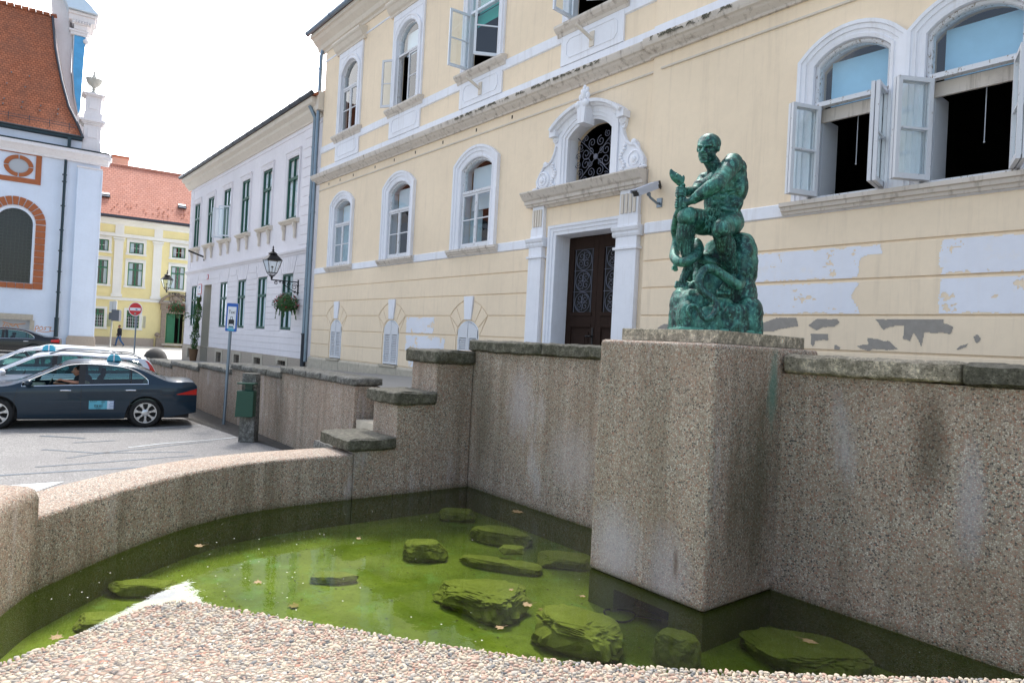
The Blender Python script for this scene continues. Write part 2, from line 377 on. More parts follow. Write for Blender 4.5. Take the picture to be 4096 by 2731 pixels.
Mt['curtain'] = simple('pale_blue_curtain', (.42, .55, .60), .9, var=.25, scale=6)
Mt['teal'] = simple('teal_blind', (.02, .33, .27), .7)
Mt['dark'] = simple('dark_interior', (.012, .011, .010), .9)
Mt['green'] = simple('dark_green_paint', (.012, .085, .058), .45, var=.15)
Mt['farg'] = simple('green_door_paint', (.012, .16, .07), .5, var=.15)
Mt['iron'] = simple('black_iron', (.012, .012, .014), .45, .3)
Mt['ironlt'] = simple('grey_wrought_iron', (.12, .125, .16), .5, .5)
Mt['door'] = simple('dark_brown_wood', (.026, .014, .010), .75, spec=.15, var=.35, scale=9)
Mt['zinc'] = simple('zinc_sheet', (.20, .26, .32), .38, .7, var=.2, scale=5)
Mt['gutter'] = simple('dark_gutter_metal', (.055, .065, .08), .4, .5, var=.2)
Mt['copper'] = simple('dark_copper_pipe', (.02, .04, .05), .45, .4, var=.3)
Mt['brickred'] = simple('terracotta_painted_surround', (.36, .115, .045), .85, var=.18, scale=5)
Mt['steel'] = simple('galvanised_pole', (.20, .25, .30), .4, .6, var=.12)
Mt['rubber'] = simple('tyre_rubber', (.010, .010, .011), .8)
Mt['alloy'] = simple('silver_alloy', (.55, .56, .58), .28, .85)
Mt['chrome'] = simple('chrome', (.85, .86, .88), .08, 1)
Mt['black'] = simple('black_plastic', (.010, .010, .011), .5)
Mt['redlens'] = simple('red_lens', (.50, .012, .008), .12, coat=1)
Mt['cyan'] = simple('cyan_plastic', (.03, .38, .55), .25, coat=.5)
Mt['skin'] = simple('skin', (.42, .20, .13), .55); Mt['cloth'] = simple('dark_cloth', (.015, .016, .022), .9); Mt['denim'] = simple('denim', (.04, .11, .24), .85)
Mt['hair'] = simple('dark_hair', (.015, .01, .008), .6)
Mt['leaf'] = simple('leaf_green', (.035, .11, .02), .55, var=.5, scale=22); Mt['flower'] = simple('red_flower', (.42, .012, .035), .6)
Mt['wicker'] = simple('wicker', (.16, .09, .045), .8, var=.4, scale=40, bump=1, bscale=80)
Mt['deadleaf'] = simple('dry_leaf', (.30, .20, .09), .7, var=.5, scale=30)
# ============================================================ GROUND
def lerp(xs, ys, x):
    if x <= xs[0]: return ys[0]
    for i in range(len(xs)-1):
        if x <= xs[i+1]: return ys[i]+(ys[i+1]-ys[i])*(x-xs[i])/(xs[i+1]-xs[i])
    return ys[-1]
def gz(x, y=0): return lerp([-110, -66, -41, -30, -21], [.34, .15, .08, -.14, -.26], x)      # lower square
def sz(x): return lerp([-43, -41.5, -23, -10, 6], [.10, .15, .78, 1.15, 1.4], x)             # upper street
def asphalt():
    t = NT('square_asphalt'); w = t.wpos()
    v = t.n('TexVoronoi'); v.inputs['Scale'].default_value = 75; t.L(w, v.inputs['Vector']); sp = t.n('SeparateColor'); t.L(v.outputs['Color'], sp.inputs[0])
    c = t.ramp(sp.outputs[0], [(0, (.17, .16, .155)), (.45, (.25, .24, .23)), (.8, (.33, .32, .31)), (1, (.42, .40, .38))])
    c = t.mix(t.ramp(t.noise(w, .35, 8, .65), [(.4, 0), (.65, .5)]), c, (.20, .19, .19))
    c = t.mix(t.ramp(t.noise(t.wpos((.6, 2, 1)), 1.3, 6, .7), [(.55, 0), (.75, .35)]), c, (.13, .125, .125))
    t.bsdf(c, .85, 0, .35, t.bump(sp.outputs[0], .5, .004)); return t.m
def paving():
    t = NT('square_paving'); w = t.wpos(); b = t.n('TexBrick'); t.L(w, b.inputs['Vector']); b.inputs['Scale'].default_value = 1
    b.inputs['Brick Width'].default_value = 1.1; b.inputs['Row Height'].default_value = .7; b.inputs['Mortar Size'].default_value = .015
    b.inputs['Color1'].default_value = (.50, .47, .42, 1); b.inputs['Color2'].default_value = (.44, .41, .37, 1); b.inputs['Mortar'].default_value = (.28, .26, .24, 1)
    c = t.mix(t.ramp(t.noise(w, .5, 6), [(.4, 0), (.7, .4)]), b.outputs[0], (.38, .36, .33)); t.bsdf(c, .85); return t.m
Mt['asphalt'] = asphalt(); Mt['paving'] = paving()
Mt['dirt'] = simple('dark_gutter_dirt', (.055, .05, .045), .95, var=.6, scale=9, bump=1, bscale=50)
Mt['tar'] = simple('bluish_tar_seam', (.10, .125, .155), .55, var=.25, scale=6)
Mt['paint'] = simple('worn_white_road_paint', (.62, .66, .68), .7, var=.12, scale=10)
Mt['street'] = simple('grey_street', (.22, .215, .205), .9, var=.25, scale=2, bump=.3)
Mt['farground'] = simple('distant_ground', (.22, .21, .19), .95)

b = MB(); b.box(-600, 600, -600, 600, -1.2, -1.0)
structure(obj('ground', b, Mt['farground']))
b = MB()
def plaza(u, v):
    x = -34+u*(46); y = -40+v*46.0
    return (x, y, gz(x))
b.grid(lambda u, v: (-34.0+u*26.0, -40+v*45.1, gz(-34.0+u*26.0)), 40, 2)
b.face([(-8, -40, -.26), (9, -40, -.26), (9, -.8, -.26), (-8, -.8, -.26)])
structure(obj('road', b, Mt['asphalt'], recalc=False))
b = MB(); b.grid(lambda u, v: (-110+u*76.0, -40+v*80, gz(-110+u*76.0)), 30, 2)
structure(obj('pavement', b, Mt['paving'], recalc=False))
# dark unpaved strip at the foot of the retaining wall, 4 mm above the asphalt
b = MB(); edge = [(-30, 4.15), (-19.0, 4.25), (-16.5, 4.42), (-14.9, 4.55), (-13.5, 4.72), (-12.9, 4.80), (-10.3, 4.95)]
for i in range(len(edge)-1):
    (x0, y0), (x1, y1) = edge[i], edge[i+1]
    b.face([(x0, y0, gz(x0)+.012), (x1, y1, gz(x1)+.012), (x1, 5.1, gz(x1)+.03), (x0, 5.1, gz(x0)+.03)])
structure(obj('verge', b, Mt['dirt']))
def ribbon(pts, w, dz=.005):
    mb = MB(); pts = [Vector((p[0], p[1], 0)) for p in pts]
    fine = []
    for i in range(len(pts)-1):
        for k in range(6): fine.append(pts[i].lerp(pts[i+1], k/6))
    fine.append(pts[-1]); L_ = []; R_ = []
    for i, p in enumerate(fine):
        d = (fine[min(i+1, len(fine)-1)]-fine[max(0, i-1)]).normalized(); n = Vector((-d.y, d.x, 0))
        j = n*random.uniform(-.02, .02); ww = w*random.uniform(.7, 1.2)/2
        L_.append(p+n*ww+j); R_.append(p-n*ww+j)
    for i in range(len(fine)-1):
        mb.face([(q.x, q.y, gz(q.x)+dz) for q in (L_[i], L_[i+1], R_[i+1], R_[i])])
    return mb
for k, (l, w) in enumerate([([(-16.5, .9), (-15.98, 3.18)], .10), ([(-15.95, 1.2), (-15.37, 1.87)], .09), ([(-14.25, 1.11), (-13.61, 1.82), (-13.18, 3.2)], .07),
        ([(-13.24, 1.36), (-13.66, 2.19), (-14.3, 3.9)], .05), ([(-12.6, .9), (-12.7, 2.29), (-12.79, 3.22)], .06), ([(-12.1, -.4), (-12.05, 1.49), (-12.01, 2.57)], .09),
        ([(-14.89, 1.63), (-14.92, 2.32)], .06), ([(-17.04, 2.44), (-16.75, 3.5)], .12)]):
    structure(obj('tar_seam', ribbon(l, w), Mt['tar']))
structure(obj('painted_line', ribbon([(-14.0, 2.4), (-14.22, 2.96), (-14.62, 4.5)], .045, .008), Mt['paint']))
structure(obj('painted_line', ribbon([(-16.4, 3.0), (-16.66, 4.3)], .05, .008), Mt['paint']))
b = MB(); b.face([(-11.3, -.3, -.252), (-11.28, 1.15, -.252), (-10.76, .79, -.252), (-10.55, -.3, -.252)])
structure(obj('painted_arrow', b, Mt['paint']))
# upper street behind the walls
b = MB()
def strip(x0, x1, y0, y1, n):
    b.grid(lambda u, v: (x0+u*(x1-x0), y0+v*(y1-y0), sz(x0+u*(x1-x0))), n, 1)
strip(-43, -10.25, 5.3, 9.75, 40); strip(-10.25, -8.3, 6.45, 9.75, 3); strip(-8.3, 9, 5.7, 9.75, 16)
structure(obj('street', b, Mt['street'], recalc=False))

# ============================================================ FOUNTAIN
ft = thing('fountain', (-4.5, 3, -.3), 'pebble concrete wall fountain with stepped coping, square pedestal and green pool', 'fountain')
def bz(pts, it=3):
    for _ in range(it):
        q = [pts[0]]
        for a, c in zip(pts, pts[1:]):
            q += [(a[0]*.75+c[0]*.25, a[1]*.75+c[1]*.25), (a[0]*.25+c[0]*.75, a[1]*.25+c[1]*.75)]
        pts = q+[pts[-1]]
    return pts
def offs(path, d):
    r = []
    for i in range(len(path)):
        a = Vector(path[max(i-1, 0)]); c = Vector(path[min(i+1, len(path)-1)]); t = (c-a).normalized(); r.append((path[i][0]+t.y*d, path[i][1]-t.x*d))
    return r
def wallstrip(mb, inner, outer, z0, z1, rnd=.035):
    """solid curved wall with slightly rounded top edges"""
    n = len(inner)
    def lp(a, c, f): return (a[0]+(c[0]-a[0])*f, a[1]+(c[1]-a[1])*f)
    rings = []
    for a, c in zip(inner, outer):
        w = (Vector(c)-Vector(a)).length; f = rnd/w
        rings.append([(*a, z0), (*a, -.02), (*a, z1-rnd), (*lp(a, c, f*.3), z1-rnd*.3), (*lp(a, c, f), z1), (*lp(a, c, .5), z1+.004), (*lp(a, c, 1-f), z1), (*lp(a, c, 1-f*.3), z1-rnd*.3), (*c, z1-rnd), (*c, z0)])
    m = len(rings[0])
    mb.add([p for r in rings for p in r], [(i*m+j, i*m+j+1, (i+1)*m+j+1, (i+1)*m+j) for i in range(n-1) for j in range(m-1)]+[tuple(range(m)), tuple(range((n-1)*m, n*m))[::-1]])
FZ = -.305
b = MB(); b.box(-8.3, 7, 5.5, 5.98, FZ-.1, 1.875)
obj('back_wall', b, Mt['pebble'], ft)
b = MB(); b.box(-8.28, -7.63, 4.90, 5.49, FZ-.1, 1.69); b.box(-8.28, -7.63, 4.33, 4.897, FZ-.1, 1.145); b.box(-8.28, -7.63, 3.76, 4.327, FZ-.1, .585)
obj('side_wall', b, Mt['pebble'], ft, bevel=.012)
rimin = [(-7.63, 3.75), (-7.63, 3.2), (-7.58, 2.55), (-7.40, 2.05), (-7.06, 1.52), (-6.57, .97), (-6.02, .465)]
rin = bz(rimin); rout = offs(rin, .60)
b = MB(); wallstrip(b, rin, rout, FZ-.1, .555)
obj('rim', b, Mt['pebblerim'], ft, smooth=50)
blk = bz([(-6.02, .465), (-5.85, .36), (-5.54, .22), (-5, 0), (-4.3, -.14), (-3.7, -.08), (-3.05, .14), (-2.80, .24), (-2.3, .33), (-1.7, .30)]); bout = offs(blk, .62)
b = MB(); wallstrip(b, blk, bout, FZ-.1, .775, .09)
obj('raised_rim', b, Mt['pebblerim'], ft, smooth=50)
# near parapet, dense enough for its pebbles to stand out of the surface
fin = bz([(-1.35, -.55), (-1.40, -.1), (-1.47, .10), (-1.53, .22), (-1.61, .33), (-1.60, .40), (-1.48, .485), (-1.30, .62), (-1.18, .705), (-.94, .90), (-.70, 1.19), (-.36, 1.66), (.1, 2.35), (.6, 3.2), (1.2, 4.4), (1.6, 5.6)], 3)
fout = [(-.75, -.55)]+[(p[0]+.62, p[1]-.50) for p in fin[1:]]
b = MB(); wallstrip(b, fin, fout, FZ-.1, 1.398, .02)
obj('near_parapet', b, aggregate('pebble_concrete_near_parapet', .0105, .4, True, .92), ft, smooth=50)
# real pebbles bedded along the top of the near parapet
pc = [simple('pebble_grey', (.38, .34, .29), .9, var=.2, scale=60), simple('pebble_pink', (.42, .29, .225), .9, var=.2, scale=60), simple('pebble_cream', (.47, .395, .30), .9, var=.15, scale=60), simple('pebble_dark', (.15, .15, .15), .7, var=.2, scale=60)]
b = MB(); rnd = random.Random(4)
segl = [0]
for a, c in zip(fin, fin[1:]): segl.append(segl[-1]+(Vector(c)-Vector(a)).length)
def at_par(s):
    for i in range(len(fin)-1):
        if s <= segl[i+1]:
            t = (s-segl[i])/(segl[i+1]-segl[i]); a = Vector(fin[i]).lerp(Vector(fin[i+1]), t); c = Vector(fout[i]).lerp(Vector(fout[i+1]), t); return a, c
    return Vector(fin[-1]), Vector(fout[-1])
seen = {}
tries = 0
while tries < 260000:
    tries += 1
    s = rnd.uniform(.25, 3.9); f = rnd.random()**1.15
    a, c = at_par(s); p = a.lerp(c, f)
    if f < .003: continue
    if p.length > 2.3 or (s > 2.9 and rnd.random() < .5): continue
    r_ = rnd.uniform(.0020, .0043)+.0034*rnd.random()**3; key = (int(p.x/.009), int(p.y/.009)); ok = True
    for i in (-1, 0, 1):
        for j in (-1, 0, 1):
            for q, rq in seen.get((key[0]+i, key[1]+j), []):
                if (q-p).length < (r_+rq)*.92: ok = False
    if not ok: continue
    seen.setdefault(key, []).append((p, r_))
    ang = rnd.uniform(0, 6.28); u = rnd.random(); b.mi = 0 if u < .30 else 1 if u < .56 else 2 if u < .95 else 3
    n_ = 7; el = rnd.uniform(1.0, 1.9); h = r_*rnd.uniform(.10, .26); zt = 1.4004; tl = Vector((rnd.uniform(-.25, .25), rnd.uniform(-.25, .25)))
    ring0 = []; ring1 = []; jit = [rnd.uniform(.72, 1.22) for _ in range(n_)]
    for k in range(n_):
        aa = 2*math.pi*k/n_; dx = math.cos(aa)*r_*el*jit[k]; dy = math.sin(aa)*r_*jit[k]
        X = dx*math.cos(ang)-dy*math.sin(ang); Y = dx*math.sin(ang)+dy*math.cos(ang)
        ring0.append((p.x+X, p.y+Y, zt-.003)); ring1.append((p.x+X*.84, p.y+Y*.84, zt+h*.8+(X*tl.x+Y*tl.y)))
    b.add(ring0+ring1+[(p.x, p.y, zt+h)], [(k, (k+1) % n_, n_+(k+1) % n_, n_+k) for k in range(n_)]+[(n_+k, n_+(k+1) % n_, 2*n_) for k in range(n_)])
pb = obj('pebbles', b, pc, ft, smooth='all', recalc=False); pb['kind'] = 'stuff'
# pedestal with an inlet opening below the water
b = MB(); x0, x1, y0, y1 = -4.31, -3.07, 4.51, 5.499
b.box(x0, x1, y0, 6.12, .0, 2.092)
obj('pedestal', b, Mt['pebble'], ft, bevel=.035, segs=3)
b = MB()
nx0, nx1, nz1 = -4.0, -3.40, -.10
b.box(x0+.01, nx0, y0+.01, y1, FZ, -.001); b.box(nx1, x1-.01, y0+.01, y1, FZ, -.001); b.box(nx0, nx1, y0+.01, y1, nz1, -.001); b.box(nx0, nx1, y0+.5, y1, FZ, nz1)
obj('pedestal_foot', b, Mt['pebble'], ft)
b = MB(); b.box(nx0+.004, nx1-.004, y0+.3, y0+.32, FZ, nz1-.004); obj('inlet_grating', b, Mt['black'], ft)  # plain black sheet set back inside the inlet opening
b = MB(); b.box(-4.13, -3.125, 4.60, 5.95, 2.094, 2.198)
sb = obj('plinth_slab', b, Mt['plinthst'], ft, bevel=.006)
# coping stones
def rough_box(mb, x0, x1, y0, y1, z0, z1, seed, amp=.012, n=(14, 6, 4)):
    nx, ny, nz_ = n; idx = {}; vs = []
    def V_(i, j, k):
        if (i, j, k) in idx: return idx[(i, j, k)]
        p = Vector((x0+(x1-x0)*i/nx, y0+(y1-y0)*j/ny, z0+(z1-z0)*k/nz_))
        ex = (i in (0, nx))+(j in (0, ny))+(k in (0, nz_)); c = Vector(((x0+x1)/2, (y0+y1)/2, (z0+z1)/2))
        q = p*5+Vector((seed*7.1, 0, seed)); d = Vector((mnoise.noise(q), mnoise.noise(q+Vector((9, 0, 0))), mnoise.noise(q+Vector((0, 9, 0)))))*amp+Vector((0, 0, mnoise.noise(p*22)*amp*.7))
        if ex >= 2: 
            dirn = Vector(((c.x-p.x)/(x1-x0)*2*(i in (0, nx)), (c.y-p.y)/(y1-y0)*2*(j in (0, ny)), (c.z-p.z)/(z1-z0)*2*(k in (0, nz_)))); d += dirn*.016*(1+.6*mnoise.noise(p*11))
        idx[(i, j, k)] = len(vs); vs.append(p+d); return idx[(i, j, k)]
    fs = []
    for i in range(nx):
        for j in range(ny): fs += [(V_(i, j, 0), V_(i, j+1, 0), V_(i+1, j+1, 0), V_(i+1, j, 0)), (V_(i, j, nz_), V_(i+1, j, nz_), V_(i+1, j+1, nz_), V_(i, j+1, nz_))]
    for i in range(nx):
        for k in range(nz_): fs += [(V_(i, 0, k), V_(i+1, 0, k), V_(i+1, 0, k+1), V_(i, 0, k+1)), (V_(i, ny, k), V_(i, ny, k+1), V_(i+1, ny, k+1), V_(i+1, ny, k))]
    for j in range(ny):
        for k in range(nz_): fs += [(V_(0, j, k), V_(0, j, k+1), V_(0, j+1, k+1), V_(0, j+1, k)), (V_(nx, j, k), V_(nx, j+1, k), V_(nx, j+1, k+1), V_(nx, j, k+1))]
    mb.add(vs, fs)
def coping(parent, x0, x1, y0, y1, z0, z1, seed, mat='coping', n=(34, 14, 7), amp=.014):
    m = MB(); rough_box(m, x0, x1, y0, y1, z0, z1, seed, amp, n); return obj('coping_stone', m, Mt[mat], parent, smooth=60)
coping(ft, -7.71, -6.2, 5.44, 6.05, 1.878, 2.035, 1); coping(ft, -6.196, -4.62, 5.44, 6.05, 1.878, 2.037, 2); coping(ft, -4.616, -4.31, 5.445, 6.05, 1.88, 2.033, 3, 'plinthst')
xs = [-3.065, -1.72, -.1, 1.5, 3.2]
for i in range(4): coping(ft, xs[i]+.002, xs[i+1]-.002, 5.44, 6.05, 1.878, 2.038+.004*(i % 2), 4+i, 'plinthst' if i == 0 else 'coping', (40, 12, 7))
coping(ft, -8.38, -7.575, 4.83, 5.495, 1.693, 1.875, 9); coping(ft, -8.38, -7.575, 4.25, 4.897, 1.147, 1.32, 10); coping(ft, -8.47, -7.575, 3.66, 4.325, .588, .745, 11)
# pool floor and water
b = MB(); b.box(-8.0, 2.2, -.6, 5.52, FZ-.15, FZ)
def floor_mat():
    t = NT('algae_pool_floor'); w = t.wpos()
    c = t.ramp(t.noise(w, 1.1, 7, .6), [(.3, (.080, .115, .012)), (.5, (.165, .205, .030)), (.7, (.27, .31, .07))])
    c = t.mix(t.ramp(t.noise(w, 2.7, 8, .7), [(.55, 0), (.72, .6)]), c, (.20, .36, .16))
    c = t.mix(t.ramp(t.noise(w, 30, 6, .8), [(.54, 0), (.66, .75)]), c, (.06, .08, .006)); c = t.mix(t.ramp(t.noise(w, 3.6, 8, .75), [(.50, 0), (.66, .5)]), c, (.10, .125, .012))
    t.bsdf(c, .9, 0, .2, t.bump(t.noise(w, 14, 8, .7), .5, .015)); return t.m
obj('pool_floor', b, floor_mat(), ft)
def water_mat():
    t = NT('green_pool_water'); fr = t.n('Fresnel'); fr.inputs[0].default_value = 1.52
    tr = t.n('BsdfTransparent'); tr.inputs[0].default_value = (.86, .95, .66, 1); gl = t.n('BsdfGlossy'); gl.inputs['Roughness'].default_value = .0
    w = t.wpos(); h = t.noise(w, 9, 3, .5); n = t.bump(h, .035, .02); n = t.bump(t.noise(t.wpos((1, 1, 1)), 32, 2, .5, .4), .012, .01, n); t.L(n, gl.inputs['Normal']); t.L(n, fr.inputs['Normal'])
    ms = t.n('MixShader'); t.L(fr.outputs[0], ms.inputs[0]); t.L(tr.outputs[0], ms.inputs[1]); t.L(gl.outputs[0], ms.inputs[2]); t.L(ms.outputs[0], t.out.inputs[0]); return t.m
b = MB()
poly = [(1.6, 5.5), (-7.63, 5.5)]+rin[1:]+blk[1:]+[p for p in fin if p[1] > .3]
b.face([(p[0], p[1], 0) for p in poly])
wt = structure(obj('water', b, water_mat(), recalc=False))

# rocks lying on the pool floor
def rock(c, dims, rz, label, seed, flat=0, mat='mossrock', rough=.09):
    bm = bmesh.new(); bmesh.ops.create_icosphere(bm, subdivisions=5, radius=1)
    rr = random.Random(seed); planes = [(Vector((rr.uniform(-1, 1), rr.uniform(-1, 1), rr.uniform(-.3, .5))).normalized(), rr.uniform(.80, 1.1)) for _ in range(9)]+[(Vector((rr.uniform(-.15, .15), rr.uniform(-.15, .15), 1)).normalized(), .80)]
    for v in bm.verts:
        p = v.co.copy(); bx_ = .30+.35*flat; p = Vector([math.copysign(abs(q)**(1-bx_), q) for q in p]); p = p/max(1e-6, (abs(p.x)**4+abs(p.y)**4+abs(p.z)**4)**.25)*(.95 if flat > .5 else 1)
        for n_, d_ in planes:
            e = p.dot(n_)-d_
            if e > 0: p -= n_*e*.93
        p += p.normalized()*(mnoise.fractal(p*2.2+Vector((seed*3, 0, 0)), 1, 2, 5)*rough+mnoise.noise(p*9+Vector((seed, 0, 0)))*.03)
        p += p.normalized()*(abs(mnoise.noise(p*4.5+Vector((0, seed, 0))))-.15)*rough*1.0+p.normalized()*mnoise.noise(p*15)*.022; v.co = Vector((p.x*dims[0], p.y*dims[1], p.z*dims[2]))
    if seed == 12:
        for v in bm.verts: t = v.co.x/dims[0]; v.co.y = v.co.y*(1.0+.38*t)-.10*(1-t*t)*0-.10*max(0, -t); v.co.z *= 1.0+.25*t
    me = bpy.data.meshes.new('rock'); bm.to_mesh(me); bm.free(); me.materials.append(Mt[mat]); me.polygons.foreach_set('use_smooth', [True]*len(me.polygons)); me.set_sharp_from_angle(angle=R(32))
    o = bpy.data.objects.new('rock', me); scene.collection.objects.link(o); o.location = c; o.rotation_euler = (0, 0, rz); tag(o, label, 'rock', 'rocks lying in the pool'); return o
def moss():
    t = NT('algae_covered_rock'); w = t.wpos()
    c = t.ramp(t.noise(w, 5, 8, .7), [(.3, (.10, .115, .014)), (.5, (.23, .25, .05)), (.68, (.40, .41, .14))])
    up = t.ramp(t.nz(), [(.1, 0), (.8, 1)]); c = t.mix(t.math('MULTIPLY', up, .6), c, (.34, .36, .10))
    c = t.mix(t.ramp(t.noise(w, 40, 5, .8), [(.58, 0), (.70, .6)]), c, (.06, .065, .01))
    n = t.bump(t.noise(w, 28, 9, .8), 1.0, .02); t.bsdf(c, .95, 0, .2, n); return t.m
Mt['mossrock'] = moss()
YV = R(51)
rk = [((-7.17, 5.03, -.26), (.25, .13, .095), YV-.05, 'small squared block lying farthest back in the pool corner', 3, .9),
      ((-6.12, 4.93, -.25), (.40, .20, .105), YV-.35, 'long flat topped slab behind the middle rocks of the pool', 4, 1),
      ((-6.08, 3.88, -.245), (.235, .19, .125), YV, 'round cracked boulder left of the long leaning slab', 5, .2),
      ((-5.42, 4.36, -.285), (.48, .125, .065), YV-.30, 'long thin slab carrying a small stone on its right end', 16, 1),
      ((-5.46, 4.54, -.175), (.15, .10, .045), YV+.1, 'smallest stone resting on top of the long thin slab', 7, 1),
      ((-5.16, 5.03, -.275), (.31, .19, .075), YV-.10, 'flat rectangular slab touching the left side of the pedestal', 8, 1),
      ((-4.72, 3.62, -.235), (.42, .27, .145), YV-.55, 'biggest mossy boulder in the middle of the pool with a hollow underside', 12, .4),
      ((-3.68, 3.78, -.215), (.37, .25, .155), YV-.40, 'porous golden brown tufa block in front of the inlet, near the parapet', 10, .9),
      ((-3.10, 4.22, -.23), (.17, .17, .17), YV, 'pointed green stone at the front corner of the pedestal', 11, 0),
      ((-2.55, 5.08, -.26), (.46, .32, .12), YV-.25, 'wide dim boulder in the dark water right of the pedestal', 13, .4),
      ((-6.45, 1.26, -.27), (.30, .12, .07), YV+.15, 'dark edged slab under the curved rim at the left of the pool', 14, 1),
      ((-5.90, 2.78, -.29), (.22, .10, .05), YV+.05, 'lone low stone among the reflections left of the middle', 15, .1),
      ((-5.93, .90, -.29), (.18, .14, .055), YV+.3, 'pale submerged stone beside the bright sky reflection', 17, .2)]
for i, a in enumerate(rk): rock((a[0][0], a[0][1], a[0][2]+.02), (a[1][0]*.97, a[1][1]*.97, a[1][2]*.85), a[2], a[3], a[4], a[5], 'mossrock', .16 if i in (7, 6) else .08)
# hose ring in front of the inlet
b = MB(); b.tube([(-3.90+math.cos(a)*.135, 4.50+math.sin(a)*.135, FZ+.02+.01*math.sin(a*2)) for a in [i*2*math.pi/28 for i in range(28)]], .008, 6, True); b.tube([(-3.80, 4.60, FZ+.02), (-3.72, 4.66, FZ+.02), (-3.62, 4.72, FZ+.02)], .008, 6)
tag(obj('hose', b, Mt['rubber'], smooth=True, pivot=(-3.9, 4.5, FZ)), 'thin black hose coiled in a ring before the underwater inlet', 'hose')
# leaves floating or sunk
def leaf(x, y, z, s, seed, lab):
    rr = random.Random(seed); m = MB(); a0 = rr.uniform(0, 6.28); pts = []
    for k in range(14):
        a = a0+k*2*math.pi/14; r_ = s*(1.0 if k % 2 == 0 else .62)*rr.uniform(.75, 1.15); pts.append((x+math.cos(a)*r_, y+math.sin(a)*r_*.8, z+rr.uniform(0, .006)))
    m.add(pts+[(x, y, z+.003)], [(k, (k+1) % 14, 14) for k in range(14)])
    m.tube([(x, y, z+.003), (x+math.cos(a0)*s*1.7, y+math.sin(a0)*s*1.5, z+.004)], .0015, 4)
    tag(obj('leaf', m, Mt['deadleaf'], pivot=(x, y, z)), lab, 'leaf', 'dry leaves in the pool')
for i, (x, y, z, s, l) in enumerate([(-3.70, 3.01, .003, .045, 'pale dry leaf floating over the tip of the biggest boulder'), (-3.92, 3.45, .003, .06, 'yellow floating leaf between the biggest boulder and the inlet'), (-3.82, 3.95, .003, .035, 'small leaf floating just left of the underwater inlet'),
        (-6.20, 5.22, .003, .09, 'dark leaf cluster floating against the back wall left of the pedestal'), (-4.23, 3.54, .003, .032, 'tiny leaf floating above the right edge of the biggest boulder'), (-6.58, 1.74, .003, .055, 'reddish leaf floating near the middle of the curved rim'),
        (-5.07, .52, .003, .055, 'wet leaf floating at the far left end of the pool'), (-5.52, 2.24, FZ+.01, .07, 'brown leaf sunk left of the lone low stone'), (-5.40, 1.89, .003, .05, 'small pale leaf floating over the left edge of the facade reflection'),
        (-5.3, 2.0, FZ+.01, .06, 'curled leaf sunk below the left part of the reflection'), (-4.76, 2.43, FZ+.012, .05, 'dark leaf sunk in front of the lone low stone'), (-5.0, 3.98, FZ+.012, .055, 'maple leaf sunk behind the biggest boulder'),
        (-4.35, 4.0, FZ+.012, .05, 'dark leaf sunk midway between boulder and pedestal'), (-6.1, 3.1, .003, .04, 'dark twig like leaf floating left of the cracked boulder'), (-2.35, 4.75, .003, .06, 'pale curled leaf floating over the dim boulder right of the pedestal')]):
    leaf(x, y, z, s, i+3, l)
# pollen, bubbles and specks: nobody could count them
b = MB(); rr = random.Random(9); n = 0
while n < 260:
    x = rr.uniform(-7.4, -1.5); y = rr.uniform(.5, 5.4)
    if rr.random() < .75: x = rr.gauss(-5.6, .8); y = rr.gauss(1.9, .8)
    if y < .45+(x+7.2)*-.0 or y > 5.4 or x < -7.3 or (x+6.6)*.9+(y-.9) < 0 or (x > -1.9 and y < 1.4+x+1.9): continue
    s = rr.choice([.0025, .003, .004, .006, .009]); a = rr.uniform(0, 3)
    b.face([(x+math.cos(a+k*1.57)*s, y+math.sin(a+k*1.57)*s*.7, .004) for k in range(4)]); n += 1
o = obj('floating_specks', b, simple('pale_specks', (.62, .62, .50), .6), recalc=False); tag(o, 'pale specks of pollen and foam scattered on the pool surface', 'specks', kind='stuff')
b = MB(); n = 0
while n < 700:
    x = rr.uniform(-7.4, -1.8); y = rr.uniform(1.0, 5.4); s = rr.choice([.006, .009, .013]); a = rr.uniform(0, 3)
    b.face([(x+math.cos(a+k*1.05)*s*rr.uniform(.6, 1.2), y+math.sin(a+k*1.05)*s*.8, FZ+.004) for k in range(6)]); n += 1
o = obj('sunken_debris', b, simple('sunken_specks', (.06, .05, .02), .9), recalc=False); tag(o, 'dark bits of leaf litter strewn over the green pool floor', 'debris', kind='stuff')

# ============================================================ RETAINING WALL AND STEPS
rw = thing('retaining_wall', (-17, 5.2, -.26), 'long pebbled retaining wall with stepped dark coping behind the taxis', 'wall')
segs = [(-13.655, -10.33, 1.17, 1.31), (-17.0, -13.665, 1.05, 1.20), (-19.93, -17.01, .91, 1.055), (-23.1, -19.94, .79, .945), (-26.2, -23.11, .68, .86), (-29.4, -26.21, .58, .74), (-33, -29.41, .47, .62), (-36.5, -33.01, .36, .50)]
b = MB()
for x0, x1, z0, z1 in segs: b.box(x0+.001, x1, 5.04, 5.50, -.5, z0-.002)
obj('wall', b, Mt['pebblel'], rw)
for k, (x0, x1, z0, z1) in enumerate(segs):
    n_ = 4 if k else 5; q = [x0-.02+(x1+.04-x0)*i/n_ for i in range(n_+1)]
    for i in range(n_): coping(rw, q[i]+.003, q[i+1]-.003, 4.975, 5.56, z0, z1+(.0 if i % 2 else .004), k*7+i, 'copingl', (7, 6, 3), .008)
st = thing('stone_steps', (-9.3, 4.7, -.26), 'flight of worn grey stone steps between fountain wall and retaining wall', 'steps')
for k in range(9):
    y = 3.25+.36*k; z = -.26+.15*(k+1); m = MB(); rough_box(m, -10.28, -8.30, y, y+.42 if k < 8 else 6.5, z-.30, z-.002*(k % 2), 30+k, .01, (12, 3, 3)); obj('step', m, Mt['limestone'] if k % 3 else Mt['copingl'], st, smooth=60)
